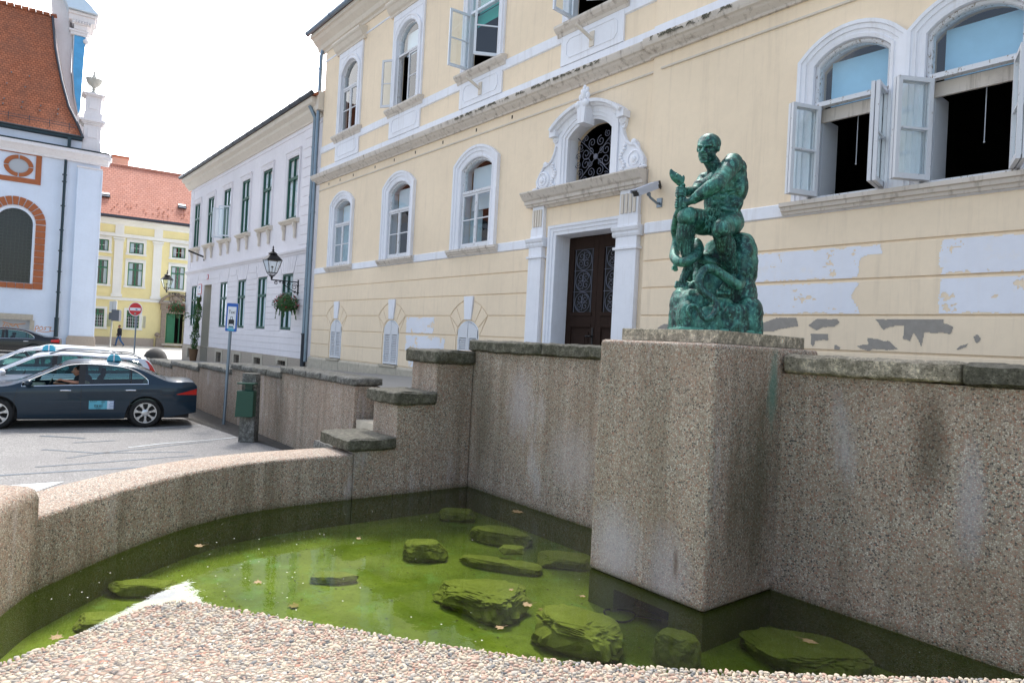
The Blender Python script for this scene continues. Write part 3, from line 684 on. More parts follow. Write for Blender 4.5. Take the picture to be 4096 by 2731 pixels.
# ============================================================ YELLOW BUILDING
YF = 9.5
yb = thing('yellow_building', (-14, YF, .6), 'tall pale yellow baroque building with white window surrounds and carved portal', 'building')
GW = [(-21.06, 1.24), (-17.27, 1.25), (-13.48, 1.27)]
RWn = [(-4.49, 1.06), (-3.0, 1.08)]
UW = [(-20.97, 1.25), (-17.20, 1.25), (-13.5, 1.33), (-9.72, 1.35), (-4.5, 1.3)]
BW = [(-21.08, .86), (-17.33, .88), (-13.5, .88)]
def arc(xl, xr, zs, rise, n=14):
    w = xr-xl; r_ = (w*w/4+rise*rise)/(2*rise); cx = (xl+xr)/2; cz = zs+rise-r_; a = math.asin(w/2/r_)
    return [(cx+r_*math.sin(-a+2*a*i/n), cz+r_*math.cos(-a+2*a*i/n)) for i in range(n+1)]
def wall_open(mb, x0, x1, z0, z1, yf, yb_, ops, n=14):
    """front wall sheet with reveals; ops = (xa, xb, za, zspring, rise)"""
    bx = {x0, x1}
    for o in ops:
        if o[4]: bx |= {p[0] for p in arc(o[0], o[1], o[3], o[4], n)}
        bx |= {o[0], o[1]}
    bx = sorted(x for x in bx if x0 <= x <= x1)
    def top(o, x):
        if not o[4]: return o[3]
        w = o[1]-o[0]; r_ = (w*w/4+o[4]**2)/(2*o[4]); cx = (o[0]+o[1])/2; cz = o[3]+o[4]-r_
        return cz+math.sqrt(max(0, r_*r_-(x-cx)**2))
    for a, c in zip(bx, bx[1:]):
        if c-a < 1e-5: continue
        m = (a+c)/2; col = sorted([o for o in ops if o[0] < m < o[1] and o[2] < z1 and max(o[3]+o[4], o[3]) > z0], key=lambda o: o[2]); za = zc = z0
        for o in col:
            if o[2] > z0: mb.face([(a, yf, za), (c, yf, zc), (c, yf, min(o[2], z1)), (a, yf, min(o[2], z1))])
            if o[2] > z0: mb.face([(a, yf, o[2]), (c, yf, o[2]), (c, yb_, o[2]), (a, yb_, o[2])])
            za, zc = top(o, a), top(o, c)
            if za <= z1 and zc <= z1: mb.face([(a, yf, za), (c, yf, zc), (c, yb_, zc), (a, yb_, za)])
        if min(za, zc) < z1: mb.face([(a, yf, za), (c, yf, zc), (c, yf, z1), (a, yf, z1)])
    for o in ops:
        for x in (o[0], o[1]):
            if x0 < x < x1: mb.face([(x, yf, max(o[2], z0)), (x, yb_, max(o[2], z0)), (x, yb_, min(o[3], z1)), (x, yf, min(o[3], z1))])
gops = [(c-w/2, c+w/2, 4.32, 6.27, .24) for c, w in GW+RWn]
uops = [(c-w/2, c+w/2, 8.78, 10.72, .40) for c, w in UW]
bops = [(c-w/2, c+w/2, 1.22, 2.29, .23) for c, w in BW]
DO = (-10.47, -8.72, 1.2, 4.32, 0); FO = (-10.24, -9.02, 5.30, 6.28, .27)
RX = -8.05    # the wing right of the portal stands 6 cm forward
b = MB()
wall_open(b, -23.1, RX, .5, 7.3, YF, YF+.32, [o for o in gops if o[1] < RX]+bops+[DO, FO])
wall_open(b, -23.1, RX, 7.3, 12.4, YF, YF+.22, [o for o in uops if o[1] < RX])
wall_open(b, RX, 7, .5, 7.3, YF-.05, YF+.32, [o for o in gops if o[0] > RX]); wall_open(b, RX, 7, 7.3, 12.4, YF-.05, YF+.22, [o for o in uops if o[0] > RX])
b.face([(RX, YF-.05, .5), (RX, YF, .5), (RX, YF, 12.4), (RX, YF-.05, 12.4)])
# body behind the facade
b.face([(-23.1, YF, .5), (-23.1, YF+9, .5), (-23.1, YF+9, 12.4), (-23.1, YF, 12.4)]); b.face([(7, YF-.05, .5), (7, YF+9, .5), (7, YF+9, 12.4), (7, YF-.05, 12.4)]); b.face([(-23.1, YF+9, .5), (7, YF+9, .5), (7, YF+9, 12.4), (-23.1, YF+9, 12.4)])
obj('wall', b, Mt['yellow'], yb, recalc=False)
b = MB(); b.box(-23.0, 6.9, YF+5.5, YF+5.6, .5, 12.3); b.box(-23.0, 6.9, YF+.34, YF+5.5, 7.6, 7.7); b.box(-23, 6.9, YF+.6, YF+5.5, 3.2, 3.3); b.box(-23.0, 6.9, YF+.34, YF+5.5, 12.0, 12.1); b.box(-22.98, -22.9, YF+.34, YF+5.5, 3.3, 12); b.box(-7.2, -7.1, YF+.34, YF+5.5, 3.3, 7.6); b.box(-11.4, -11.3, YF+.34, YF+5.5, .5, 7.6)
obj('inner_wall', b, Mt['dark'], yb)
# rusticated courses below the band: thin raised boards of plaster with open grooves
zz = [1.215, 1.665, 2.145, 2.635, 3.13, 3.615, 4.105]
b = MB()
def course(x0, x1, z0, z1, y, holes):
    xs_ = [(x0, x1)]
    for h in sorted(holes):
        nx = []
        for a, c in xs_:
            if h[0] >= c or h[1] <= a: nx.append((a, c)); continue
            if h[0] > a: nx.append((a, h[0]))
            if h[1] < c: nx.append((h[1], c))
        xs_ = nx
    for a, c in xs_:
        if c-a > .02: b.prism([(a+.0, z0), (c, z0), (c, z1), (a, z1)], 'y', y-.022, y)
for i in range(6):
    z0, z1 = zz[i]+.016, zz[i+1]-.016
    if i not in (2, 3): course(-23.1, RX, z0, z1, YF-.0005, ([(c-.50, c+.50) for c, w in BW] if i < 2 else [])+[(-11.25, RX+.0)])
    else:                                    # these two courses stop against the arch stones
        def ex(z):
            if i == 2: return .50+(.80-.50)*(z-2.16)/(2.62-2.16)
            return max(.21, math.sqrt(max(0, 1.0-(z-2.02)**2))+.012) if z < 3.02 else .21
        zs__ = [z0+(z1-z0)*k/10 for k in range(11)]; xl = -23.1; cs = [c for c, w in BW]
        for k in range(4):
            lft = [(-23.1, z) for z in (z0, z1)] if k == 0 else [(cs[k-1]+ex(z), z) for z in zs__]
            rgt = [(-11.25, z) for z in (z0, z1)] if k == 3 else [(cs[k]-ex(z), z) for z in zs__]
            b.prism(lft+rgt[::-1], 'y', YF-.0225, YF-.0005)
    course(RX, 7, z0, z1, YF-.0505, [])
# voussoirs round the basement windows
for c, w in BW:
    for s in (-1, 1):
        for a0, a1 in ((13.5, 32), (33.2, 51.5)):
            pts = []
            for t in [a0+(a1-a0)*k/5 for k in range(6)]: pts.append((c+s*math.sin(R(t))*.985, 2.02+math.cos(R(t))*.985))
            for t in [a1-(a1-a0)*k/5 for k in range(6)]: pts.append((c+s*math.sin(R(t))*.55, 2.02+math.cos(R(t))*.55))
            b.prism(pts, 'y', YF-.0225, YF-.001)
        b.prism([(c+s*.455, 2.16), (c+s*.44, 2.345), (c+s*.755, 2.605), (c+s*.49, 2.16)], 'y', YF-.0225, YF-.001)
obj('rusticated_course', b, Mt['yellow'], yb, bevel=.006, segs=1)
for c, w in BW:
    b = MB(); b.prism([(c-.135, 2.545), (c+.135, 2.545), (c+.195, 3.115), (c-.195, 3.115)], 'y', YF-.05, YF-.001); obj('keystone', b, Mt['trim'], yb, bevel=.006)
# stone plinth
b = MB()
xq = -23.16; rr = random.Random(2)
while xq < 7:
    w = rr.uniform(.7, 1.3); hole = any(abs(xq+w/2-c) < .9 for c, _ in BW)
    b.prism([(YF-.09, .4), (YF-.09, 1.14), (YF-.05, 1.205), (YF+.1, 1.205), (YF+.1, .4)], 'x', xq+.006, min(7, xq+w)-.006); xq += w
obj('plinth', b, Mt['limestone'], yb, bevel=.012)
# bands, cornices
def run(name, prof, x0, x1, mat, parent=yb, bev=0):
    m = MB(); m.prism(prof, 'x', x0, x1); return obj(name, m, Mt[mat], parent, bevel=bev)
for x0, x1, y in ((-23.1, -11.25, YF), (RX, 7, YF-.05)):
    run('band', [(y-.035, 4.125), (y-.035, 4.30), (y, 4.32), (y, 4.105)], x0, x1, 'trim')
for x0, x1, y in ((-23.1, RX-.001, YF), (RX, 7, YF-.05)):
    run('band', [(y-.03, 7.66), (y-.03, 7.86), (y, 7.87), (y, 7.64)], x0, x1, 'trim'); run('band', [(y-.035, 8.39), (y-.035, 8.60), (y, 8.62), (y, 8.37)], x0, x1, 'trim')
for x0, x1, y in ((-23.35, RX, YF), (RX-.06, 7, YF-.05)):
    run('cornice', [(y, 7.30), (y-.05, 7.30), (y-.07, 7.335), (y-.16, 7.40), (y-.19, 7.43), (y-.23, 7.45), (y-.25, 7.49), (y-.27, 7.555), (y-.27, 7.575), (y, 7.65)], x0, x1, 'trimdirty')
    run('string_course', [(y, 7.04), (y-.03, 7.045), (y-.035, 7.075), (y, 7.09)], x0+.25, x1, 'cream')
run('roof_cornice', [(YF, 11.98), (YF-.03, 11.99), (YF-.05, 12.06), (YF-.12, 12.10), (YF-.17, 12.22), (YF-.32, 12.36), (YF-.38, 12.45), (YF-.45, 12.48), (YF-.45, 12.60), (YF, 12.62)], -23.55, 7, 'cream')
run('string_course', [(YF, 11.62), (YF-.025, 11.63), (YF-.03, 11.67), (YF, 11.68)], -23.1, 7, 'trim')
b = MB()
for i in range(16):
    x0 = -23.62+i*1.95; b.tube([(x0, YF-.53, 12.66), (x0+1.93, YF-.53, 12.66)], .085, 10); b.tube([(x0-.02, YF-.53, 12.66), (x0+.03, YF-.53, 12.66)], .098, 10)
obj('gutter', b, Mt['zinc'], yb, smooth=True)
b = MB(); b.prism([(YF-.45, 12.62), (YF-.45, 12.68), (YF+4.5, 15.8), (YF+9.2, 12.7), (YF+9.2, 12.62)], 'x', -23.5, 7)
Mt['rooftile'] = tiles('red_plain_tiles', ((.36, .10, .045), (.46, .15, .07), (.20, .07, .04)), .17, .15, (0, 2, 1.6)); obj('roof', b, Mt['rooftile'], yb)
# small vent holes under the cornice
b = MB()
for x in (-22.3, -21.4, -20.4, -18.9, -17.7, -16.5, -15.1, -13.6, -12.2): b.box(x-.022, x+.022, YF-.004, YF+.01, 7.16, 7.24)
obj('vent_hole', b, Mt['dark'], yb)
# paint patches, fallen plaster
def ragged(poly, seed, amp=.03, step=.02):
    rr = random.Random(seed); out_ = []
    for a, c in zip(poly, poly[1:]+poly[:1]):
        d = Vector(c)-Vector(a); n_ = max(1, int(d.length/step)); nn = Vector((-d.y, d.x)).normalized() if d.length else Vector((0, 0))
        for k in range(n_): q = Vector(a)+d*k/n_; out_.append(tuple(q+nn*(mnoise.noise(Vector((q.x*5, q.y*5, seed)))*1.6+mnoise.noise(Vector((q.x*17, q.y*17, seed)))*.9+mnoise.noise(Vector((q.x*40, q.y*40, seed)))*.5)*amp))
    return out_
def patch(name, polys, mat, th, seed=1, amp=.03, cell=.014, holes=.0):
    """thin coat of paint or bare render with frayed edges and flaked holes"""
    for i, (p, y) in enumerate(polys):
        m = MB(); xs_ = [q[0] for q in p]; zs_ = [q[1] for q in p]; n = len(p)
        def inside(x, z):
            c = False; dmin = 9
            for k in range(n):
                x0, z0 = p[k]; x1, z1 = p[(k+1) % n]
                if (z0 > z) != (z1 > z) and x < (x1-x0)*(z-z0)/(z1-z0)+x0: c = not c
                dx, dz = x1-x0, z1-z0; t = max(0, min(1, ((x-x0)*dx+(z-z0)*dz)/(dx*dx+dz*dz+1e-9))); dmin = min(dmin, math.hypot(x-x0-t*dx, z-z0-t*dz))
            return dmin if c else -dmin
        zlo, zhi = min(zs_), max(zs_)
        nx_ = int((max(xs_)-min(xs_)+.1)/cell); nz_ = int((zhi-zlo)/cell)
        for a in range(nx_):
            for b_ in range(nz_):
                x = min(xs_)-.05+(a+.5)*cell; z = zlo+(b_+.5)*cell
                d = inside(x, z); q = Vector((x*4, z*4, seed+i*3)); nn = mnoise.noise(q)*.6+mnoise.noise(q*2.7)*.35+mnoise.noise(q*7)*.25
                if d+nn*amp*2 < 0: continue
                if holes and nn > .62-holes*(1.2 if d < .12 else .8): continue
                m.face([(x-cell/2, y-th, z-cell/2), (x+cell/2, y-th, z-cell/2), (x+cell/2, y-th, z+cell/2), (x-cell/2, y-th, z+cell/2)])
        if m.f:
            o_ = obj(name, m, Mt[mat], yb, recalc=False, merge=.001)
            if name == 'flaked_cornice_lip': o_['kind'] = 'stuff'
yr = YF-.0725; yl = YF-.0225
patch('paint_patch', [([(-6.3, 3.58), (-4.94, 3.59), (-3.97, 3.59), (-3.95, 3.47), (-4.23, 3.42), (-4.23, 3.155), (-6.3, 3.155)], yr), ([(-6.3, 3.105), (-4.23, 3.105), (-4.3, 2.93), (-4.2, 2.665), (-6.3, 2.665)], yr), ([(-3.24, 3.59), (-1.6, 3.59), (-1.6, 3.155), (-3.24, 3.155)], yr), ([(-3.24, 3.105), (-1.6, 3.105), (-1.6, 2.665), (-3.22, 2.665)], yr)], 'patch', .003, 3, .035, .014, .26)
patch('paint_patch', [([(-16.47, 2.61), (-15.02, 2.61), (-15.05, 2.17), (-16.46, 2.17)], yl), ([(-16.45, 2.12), (-14.98, 2.12), (-14.49, 2.03), (-14.5, 1.8), (-15.6, 1.69), (-16.46, 1.69)], yl), ([(-16.33, 1.64), (-15.6, 1.65), (-15.6, 1.24), (-16.2, 1.24)], yl)], 'patch', .003, 23, .05, .016, .30)
G = [[(-5.67, 2.4), (-5.67, 2.51), (-5.41, 2.61), (-5.09, 2.60), (-5.07, 2.49), (-5.21, 2.46), (-5.33, 2.43), (-5.44, 2.4)], [(-4.9, 2.5), (-4.8, 2.59), (-4.49, 2.60), (-4.45, 2.54), (-4.54, 2.48), (-4.69, 2.47), (-4.79, 2.43)], [(-4.87, 2.38), (-4.63, 2.38), (-4.62, 2.3), (-4.79, 2.28), (-4.82, 2.19), (-4.86, 2.22)],
     [(-4.0, 2.60), (-3.2, 2.60), (-3.18, 2.54), (-3.07, 2.5), (-3.09, 2.41), (-3.39, 2.43), (-3.41, 2.24), (-3.45, 2.31), (-3.51, 2.4), (-3.55, 2.31), (-3.64, 2.33), (-3.63, 2.51), (-3.74, 2.51), (-3.88, 2.44), (-3.94, 2.51)], [(-4.2, 2.22), (-4.06, 2.25), (-4.07, 2.34), (-3.91, 2.31), (-3.8, 2.3), (-3.68, 2.2), (-3.83, 2.19), (-4.02, 2.19), (-4.04, 2.165)],
     [(-4.51, 2.23), (-4.43, 2.2), (-4.44, 2.165), (-4.51, 2.165)], [(-3.02, 2.23), (-2.93, 2.29), (-2.89, 2.31), (-2.93, 2.25), (-3.01, 2.22)], [(-2.84, 2.38), (-2.81, 2.41), (-2.78, 2.36), (-2.81, 2.31)], [(-7.62, 2.25), (-7.63, 2.42), (-7.5, 2.5), (-7.2, 2.48), (-7.2, 2.25)]]
for i, p_ in enumerate(G): patch('bare_render_patch', [(p_, yr)], 'render', .004, 40+i, .016, .009)

patch('flaked_cornice_lip', [([(-14.2, 7.50), (-9.2, 7.50), (-9.2, 7.578), (-14.2, 7.578)], YF-.2705)], 'coping', .004, 60, .05, .014, .50)
patch('flaked_cornice_lip', [([(-7.95, 7.49), (-6.3, 7.50), (-6.3, 7.578), (-7.95, 7.578)], YF-.3205)], 'coping', .004, 66, .05, .014, .46)
# ---- window builders (template built at its place, copied along the facade)
def bar(mb, p0, p1, w, y0, y1):
    d = Vector((p1[0]-p0[0], p1[1]-p0[1])); n_ = Vector((-d.y, d.x)).normalized()*w/2
    mb.prism([(p0[0]-n_.x, p0[1]-n_.y), (p1[0]-n_.x, p1[1]-n_.y), (p1[0]+n_.x, p1[1]+n_.y), (p0[0]+n_.x, p0[1]+n_.y)], 'y', y0, y1)
def sash_mesh(w, h, bars=(.5,), fr=.055, th=.045, vb=()):
    """in local coords: hinge at x=0, spans +x; glass is material 1"""
    m = MB(); m.box(0, fr, -th/2, th/2, 0, h); m.box(w-fr, w, -th/2, th/2, 0, h); m.box(fr, w-fr, -th/2, th/2, 0, fr*1.25); m.box(fr, w-fr, -th/2, th/2, h-fr, h)
    for q in bars: m.box(fr, w-fr, -th/2+.006, th/2-.006, h*q-.014, h*q+.014)
    for q in vb: m.box(w*q-.012, w*q+.012, -th/2+.008, th/2-.008, fr, h-fr)
    m.mi = 1; m.face([(fr, 0, fr), (w-fr, 0, fr), (w-fr, 0, h-fr), (fr, 0, h-fr)]); m.mi = 0
    return m
def sash(parent, x, y, z, w, h, ang=0, left=True, mat='peel', bars=(.5,), double=False):
    m = sash_mesh(w, h, bars)
    if double:
        k = len(m.v); m2 = sash_mesh(w, h, bars)
        m.v += [(p[0], p[1]+.06, p[2]) for p in m2.v]; m.f += [tuple(i+k for i in f) for f in m2.f]; m.m += m2.m
    if not left: m.v = [(-p[0], p[1], p[2]) for p in m.v]
    me_par = parent
    off = ORG[parent.name]; saved = Vector(off); ORG['_s'] = 0
    o = obj('sash', MBshift(m, off), [Mt[mat], Mt['glass']], parent)
    o.location = Vector((x, y, z))-off; o.rotation_euler = (0, 0, ang)
    return o
def MBshift(m, off):
    m.v = [tuple(Vector(p)+off) for p in m.v]; return m
def gwin(c, w, casw, y, mat='peel', lsash=0, rsash=0, blind=True, bmat='blind', curtain=None, joined=False, zoff=4.32, tr=5.70, zs=6.27, rise=.24, sill=True, dbl=False, blindlow=0):
    m = MB(); co = (casw-w)/2
    path = [(c-w/2, zoff-.04)]+arc(c-w/2, c+w/2, zs, rise, 14)+[(c+w/2, zoff-.04)]
    m.sweep(path, [(-.004, y+.30), (-.004, y-.03), (.04, y-.045), (.05, y-.03), (co*.45, y-.04), (co*.48, y-.062), (co*.75, y-.068), (co*.78, y-.09), (co, y-.095), (co, y)])
    wn_ = obj('window', m, Mt['trim'], yb, smooth=25)
    yi = y+.055
    f = MB(); ft_ = .05
    path2 = [(c-w/2+.007, zoff)]+arc(c-w/2+.007, c+w/2-.007, zs-.002, rise-.006, 14)+[(c+w/2-.007, zoff)]
    f.sweep(path2, [(0, yi+.07), (0, yi-.02), (-.035, yi-.03), (-.05, yi-.01), (-.06, yi+.07)])
    f.box(c-w/2+.05, c+w/2-.05, yi-.055, yi+.05, tr-.035, tr+.03); f.box(c-w/2+.05, c+w/2-.05, yi-.035, yi+.06, zoff+.001, zoff+.045)
    if not (lsash and rsash): f.box(c-.03, c+.03, yi-.04, yi-.028, zoff+.04, tr-.035)
    obj('frame', f, Mt['peelbad' if mat != 'white' else 'white'], wn_)
    p = MB(); ar = arc(c-w/2+.055, c+w/2-.055, zs-.04, rise-.02, 10); p.face([(c-w/2+.055, yi+.02, tr+.03)]+[(q[0], yi+.02, q[1]) for q in ar]+[(c+w/2-.055, yi+.02, tr+.03)]); obj('pane', p, Mt['glass'], wn_, recalc=False)
    hw = (w-.10)/2; h = tr-.035-zoff-.045
    sash(wn_, c-w/2+.05, yi-.01, zoff+.045, hw, h, -lsash, True, mat, double=dbl and lsash > 0); sash(wn_, c+w/2-.05, yi-.01, zoff+.045, hw, h, rsash, False, mat, double=dbl and rsash > 0)
    if blind:
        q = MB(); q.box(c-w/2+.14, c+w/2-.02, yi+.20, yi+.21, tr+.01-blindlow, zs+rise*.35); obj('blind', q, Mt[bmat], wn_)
    if curtain:
        q = MB(); x0, x1 = curtain
        q.grid(lambda u, v: (c+x0+(x1-x0)*u, yi+.24+.025*math.sin(u*34), zoff+.02+(tr-zoff)*v), 40, 1); obj('curtain', q, Mt['curtain'], wn_, smooth=True)
    if sill:
        s_ = MB(); s_.prism([(y, zoff-.19), (y-.06, zoff-.19), (y-.075, zoff-.15), (y-.10, zoff-.14), (y-.115, zoff-.10), (y-.14, zoff-.09), (y-.145, zoff-.035), (y-.02, zoff-.01), (y+.12, zoff+.003), (y+.12, zoff-.02), (y, zoff-.03)], 'x', c-casw/2-.12, c+casw/2+.12)
        obj('sill', s_, Mt['trimdirty'], wn_)
    return wn_
gwin(GW[0][0], GW[0][1], 1.74, YF, 'peel', curtain=(-.6, .6)); gwin(GW[1][0], GW[1][1], 1.82, YF, 'peel'); gwin(GW[2][0], GW[2][1], 1.84, YF, 'peel', curtain=(-.6, -.1), blindlow=.42)
yR = YF-.05
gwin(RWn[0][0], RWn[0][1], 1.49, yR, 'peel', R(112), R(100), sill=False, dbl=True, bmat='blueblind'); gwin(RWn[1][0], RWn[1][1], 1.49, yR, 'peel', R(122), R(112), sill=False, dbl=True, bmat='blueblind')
run('sill', [(yR, 4.13), (yR-.07, 4.13), (yR-.085, 4.17), (yR-.12, 4.18), (yR-.135, 4.23), (yR-.17, 4.24), (yR-.175, 4.295), (yR-.02, 4.33), (yR+.12, 4.335), (yR+.12, 4.31), (yR, 4.30)], -5.38, -2.1, 'trimdirty')
for x in (-4.52, -2.95): b = MB(); b.tube([(x, YF+.30, 5.62), (x, YF+.30, 4.85)], .005, 5); b.ball((x, YF+.30, 4.84), .012, 6, 4); obj('blind_cord', b, Mt['white'], yb)
for c, w in RWn:
    b = MB(); b.box(c-w/2+.05, c+w/2-.05, YF+.12, YF+.16, 5.48, 5.67); obj('roller_blind_box', b, Mt['trimdirty'], yb)
    b = MB(); b.box(c-w/2+.03, c-w/2+.07, YF+.14, YF+.60, 4.36, 5.55); obj('inner_shutter', b, Mt['white'], yb)
def uwin(c, w, lsash=0, rsash=0, mat='peel', panel=1.75, blind=True, socket=False, teal=False):
    y = YF; hw = panel/2
    m = MB()
    wall_open(m, c-hw, c+hw, 8.74, 11.50, y-.055, y, [(c-w/2, c+w/2, 8.74, 10.72, .40)])
    m.face([(c-hw, y-.055, 8.74), (c-hw, y, 8.74), (c-hw, y, 11.5), (c-hw, y-.055, 11.5)]); m.face([(c+hw, y-.055, 8.74), (c+hw, y, 8.74), (c+hw, y, 11.5), (c+hw, y-.055, 11.5)])
    path = [(c-w/2, 8.76)]+arc(c-w/2, c+w/2, 10.72, .40, 16)+[(c+w/2, 8.76)]
    m.sweep(path, [(-.004, y+.20), (-.004, y-.07), (.03, y-.085), (.05, y-.07), (.10, y-.075), (.12, y-.095), (.16, y-.095), (.165, y-.05)])
    m.sweep([(c-hw+.05, 10.9), (c-hw+.05, 11.34), (c+hw-.05, 11.34), (c+hw-.05, 10.9)], [(0, y-.05), (0, y-.066), (-.02, y-.066), (-.02, y-.05)])
    wn_ = obj('window', m, Mt['trim'], yb, smooth=25, recalc=False)
    # hood
    hd = MB(); pr = [(0, 11.50), (-.08, 11.50), (-.10, 11.56), (-.16, 11.60), (-.24, 11.72), (-.27, 11.74), (-.30, 11.78), (-.30, 11.84), (0, 11.90)]
    hd.prism([(y+a, z) for a, z in pr], 'x', c-hw-.16, c+hw+.16); obj('hood', hd, Mt['cream'], wn_)
    s_ = MB(); s_.prism([(y, 8.50), (y-.05, 8.50), (y-.07, 8.56), (y-.13, 8.60), (y-.18, 8.66), (y-.18, 8.71), (y-.02, 8.745), (y+.12, 8.78), (y+.12, 8.74), (y, 8.73)], 'x', c-hw-.12, c+hw+.12); obj('sill', s_, Mt['trimdirty'], wn_)
    ap = MB(); ap.box(c-hw, c+hw, y-.044, y+.0, 7.872, 8.497)
    x0, x1, z0, z1, k = c-hw+.16, c+hw-.16, 7.99, 8.40, .09
    pth = [(x0, z0+k), (x0, z1-k), (x0+k, z1), (x1-k, z1), (x1, z1-k), (x1, z0+k), (x1-k, z0), (x0+k, z0), (x0, z0+k)]
    ap.sweep(pth, [(0, y-.043), (0, y-.056), (-.015, y-.056), (-.015, y-.043)]); obj('apron', ap, Mt['trim'], wn_)
    yi = y+.05; f = MB(); tr = 10.24
    f.sweep([(c-w/2+.007, 8.78)]+arc(c-w/2+.007, c+w/2-.007, 10.715, .394, 16)+[(c+w/2-.007, 8.78)], [(0, yi+.07), (0, yi-.02), (-.035, yi-.03), (-.05, yi-.01), (-.06, yi+.07)])
    f.box(c-w/2+.05, c+w/2-.05, yi-.05, yi+.05, tr-.03, tr+.03)
    if not (lsash or rsash): f.box(c-.03, c+.03, yi-.04, yi-.028, 8.8, tr-.03)
    obj('frame', f, Mt['peelbad' if mat != 'white' else 'white'], wn_)
    p = MB(); ar = arc(c-w/2+.055, c+w/2-.055, 10.68, .38, 12); p.face([(c-w/2+.055, yi+.02, tr+.03)]+[(q[0], yi+.02, q[1]) for q in ar]+[(c+w/2-.055, yi+.02, tr+.03)]); obj('pane', p, Mt['glass'], wn_, recalc=False)
    h = tr-.03-8.80; sw = (w-.10)/2
    sash(wn_, c-w/2+.05, yi-.01, 8.80, sw, h, -lsash, True, mat); sash(wn_, c+w/2-.05, yi-.01, 8.80, sw, h, rsash, False, mat)
    if blind:
        q = MB(); q.box(c-w/2+.1, c+w/2-.02, yi+.20, yi+.21, tr+.05, 10.95); obj('blind', q, Mt['teal' if teal else 'blind'], wn_)
    if socket:
        q = MB(); q.box(c-.02, c+.10, y-.07, y-.044, 8.02, 8.32); q.tube([(c+.05, y-.06, 8.16), (c-.06, y-.42, 8.38)], .035, 10); obj('flag_socket', q, Mt['cream'], wn_, smooth=40)
    return wn_
uwin(-20.97, 1.25, blind=False); uwin(-17.20, 1.25, R(150), 0); uwin(-13.5, 1.33, R(95), R(58), 'white', socket=True, teal=True); uwin(-9.72, 1.35, R(85), R(40), 'white', socket=True); uwin(-4.5, 1.3)
b = MB(); b.box(-14.1, -12.9, YF+.22, YF+.23, 9.95, 10.24); obj('teal_blind', b, Mt['teal'], yb)
# basement shutters
for k, (c, w) in enumerate(BW):
    m = MB(); m.sweep([(c-w/2, 1.24)]+arc(c-w/2, c+w/2, 2.29, .23, 10)+[(c+w/2, 1.24)], [(0, YF+.06), (0, YF+.00), (-.03, YF+.00), (-.03, YF+.06)])
    wn_ = obj('window', m, Mt['white'], yb)
    for s in (-1, 1):
        m = MB(); xa, xb = (c-w/2+.035, c-.008) if s < 0 else (c+.008, c+w/2-.035)
        m.box(xa, xa+.05, YF-.015, YF+.03, 1.25, 2.30); m.box(xb-.05, xb, YF-.015, YF+.03, 1.25, 2.30); m.box(xa+.05, xb-.05, YF-.012, YF+.028, 1.25, 1.32)
        ztop = lambda x: 2.27+.21*(1-((x-c)/(w/2))**2)
        m.prism([(xa, 2.10)]+[(xa+(xb-xa)*i/5, ztop(xa+(xb-xa)*i/5)) for i in range(6)]+[(xb, 2.10)], 'y', YF-.014, YF+.029)
        for i in range(15):
            z = 1.335+i*.051; m.prism([(YF-.012, z), (YF-.006, z-.004), (YF+.026, z+.030), (YF+.020, z+.036)], 'x', xa+.05, xb-.05)
        m.box(xa-.02 if s < 0 else xb-.04, xa+.04 if s < 0 else xb+.02, YF-.022, YF-.013, 1.45, 1.48); m.box(xa-.02 if s < 0 else xb-.04, xa+.04 if s < 0 else xb+.02, YF-.022, YF-.013, 2.02, 2.05)
        obj('shutter', m, Mt['peel'], wn_)
    m = MB(); m.box(c-w/2-.05, c+w/2+.05, YF-.12, YF+.05, 1.17, 1.225); obj('sill', m, Mt['limestone'], wn_)

# ---- portal
pt = MB()
def pil(mb, x0, x1, yp):
    mb.box(x0, x1, yp, YF, 1.1, 3.86); mb.box(x0-.04, x1+.04, yp-.035, YF, 3.86, 3.91); mb.box(x0, x1, yp, YF, 3.91, 4.10); mb.prism([(YF, 4.10), (yp-.01, 4.10), (yp-.035, 4.15), (yp-.03, 4.19), (yp-.06, 4.21), (yp-.08, 4.27), (yp-.01, 4.30), (YF, 4.30)], 'x', x0-.07, x1+.07)
    mb.prism([(yp+.0, 4.30), (yp+.02, 4.34), (yp+.02, 4.50), (YF, 4.50), (YF, 4.30)], 'x', x0+.01, x1-.01)
    mb.box(x0+.03, x1-.03, yp+.03, YF, 4.50, 4.98)
pil(pt, -11.22, -10.80, YF-.12); obj('pilaster', pt, Mt['trim'], yb, bevel=.006)
pt = MB(); pil(pt, -8.70, -8.19, YF-.12); obj('pilaster', pt, Mt['trim'], yb, bevel=.006)
for x0, x1 in ((-11.19, -10.83), (-8.67, -8.22)):
    tg = MB(); n_ = 4; wd = (x1-x0-.06)/n_
    for i in range(n_):
        xa = x0+.03+i*wd; tg.box(xa+wd*.18, xa+wd*.82, YF-.115, YF-.091, 4.54, 4.90)
    obj('fluted_console', tg, Mt['cream'], yb)
m = MB(); m.sweep([(-10.47, 1.15), (-10.47, 4.32), (-8.72, 4.32), (-8.72, 1.15)], [(.06, YF+.40), (-.004, YF+.40), (-.004, YF-.004), (0, YF-.03), (.07, YF-.035), (.075, YF-.055), (.14, YF-.06), (.145, YF-.08), (.20, YF-.085), (.20, YF)])
portal = obj('door_surround', m, Mt['trim'], yb)
m = MB(); m.prism([(YF, 4.98), (YF-.14, 4.98), (YF-.15, 5.02), (YF-.19, 5.03), (YF-.20, 5.09), (YF-.25, 5.12), (YF-.33, 5.22), (YF-.35, 5.24), (YF-.35, 5.265), (YF, 5.30)], 'x', -11.36, -8.06)
m.prism([(YF, 4.93), (YF-.05, 4.93), (YF-.10, 4.98), (YF, 4.98)], 'x', -10.80, -8.70)
obj('entablature', m, Mt['trimdirty'], portal)
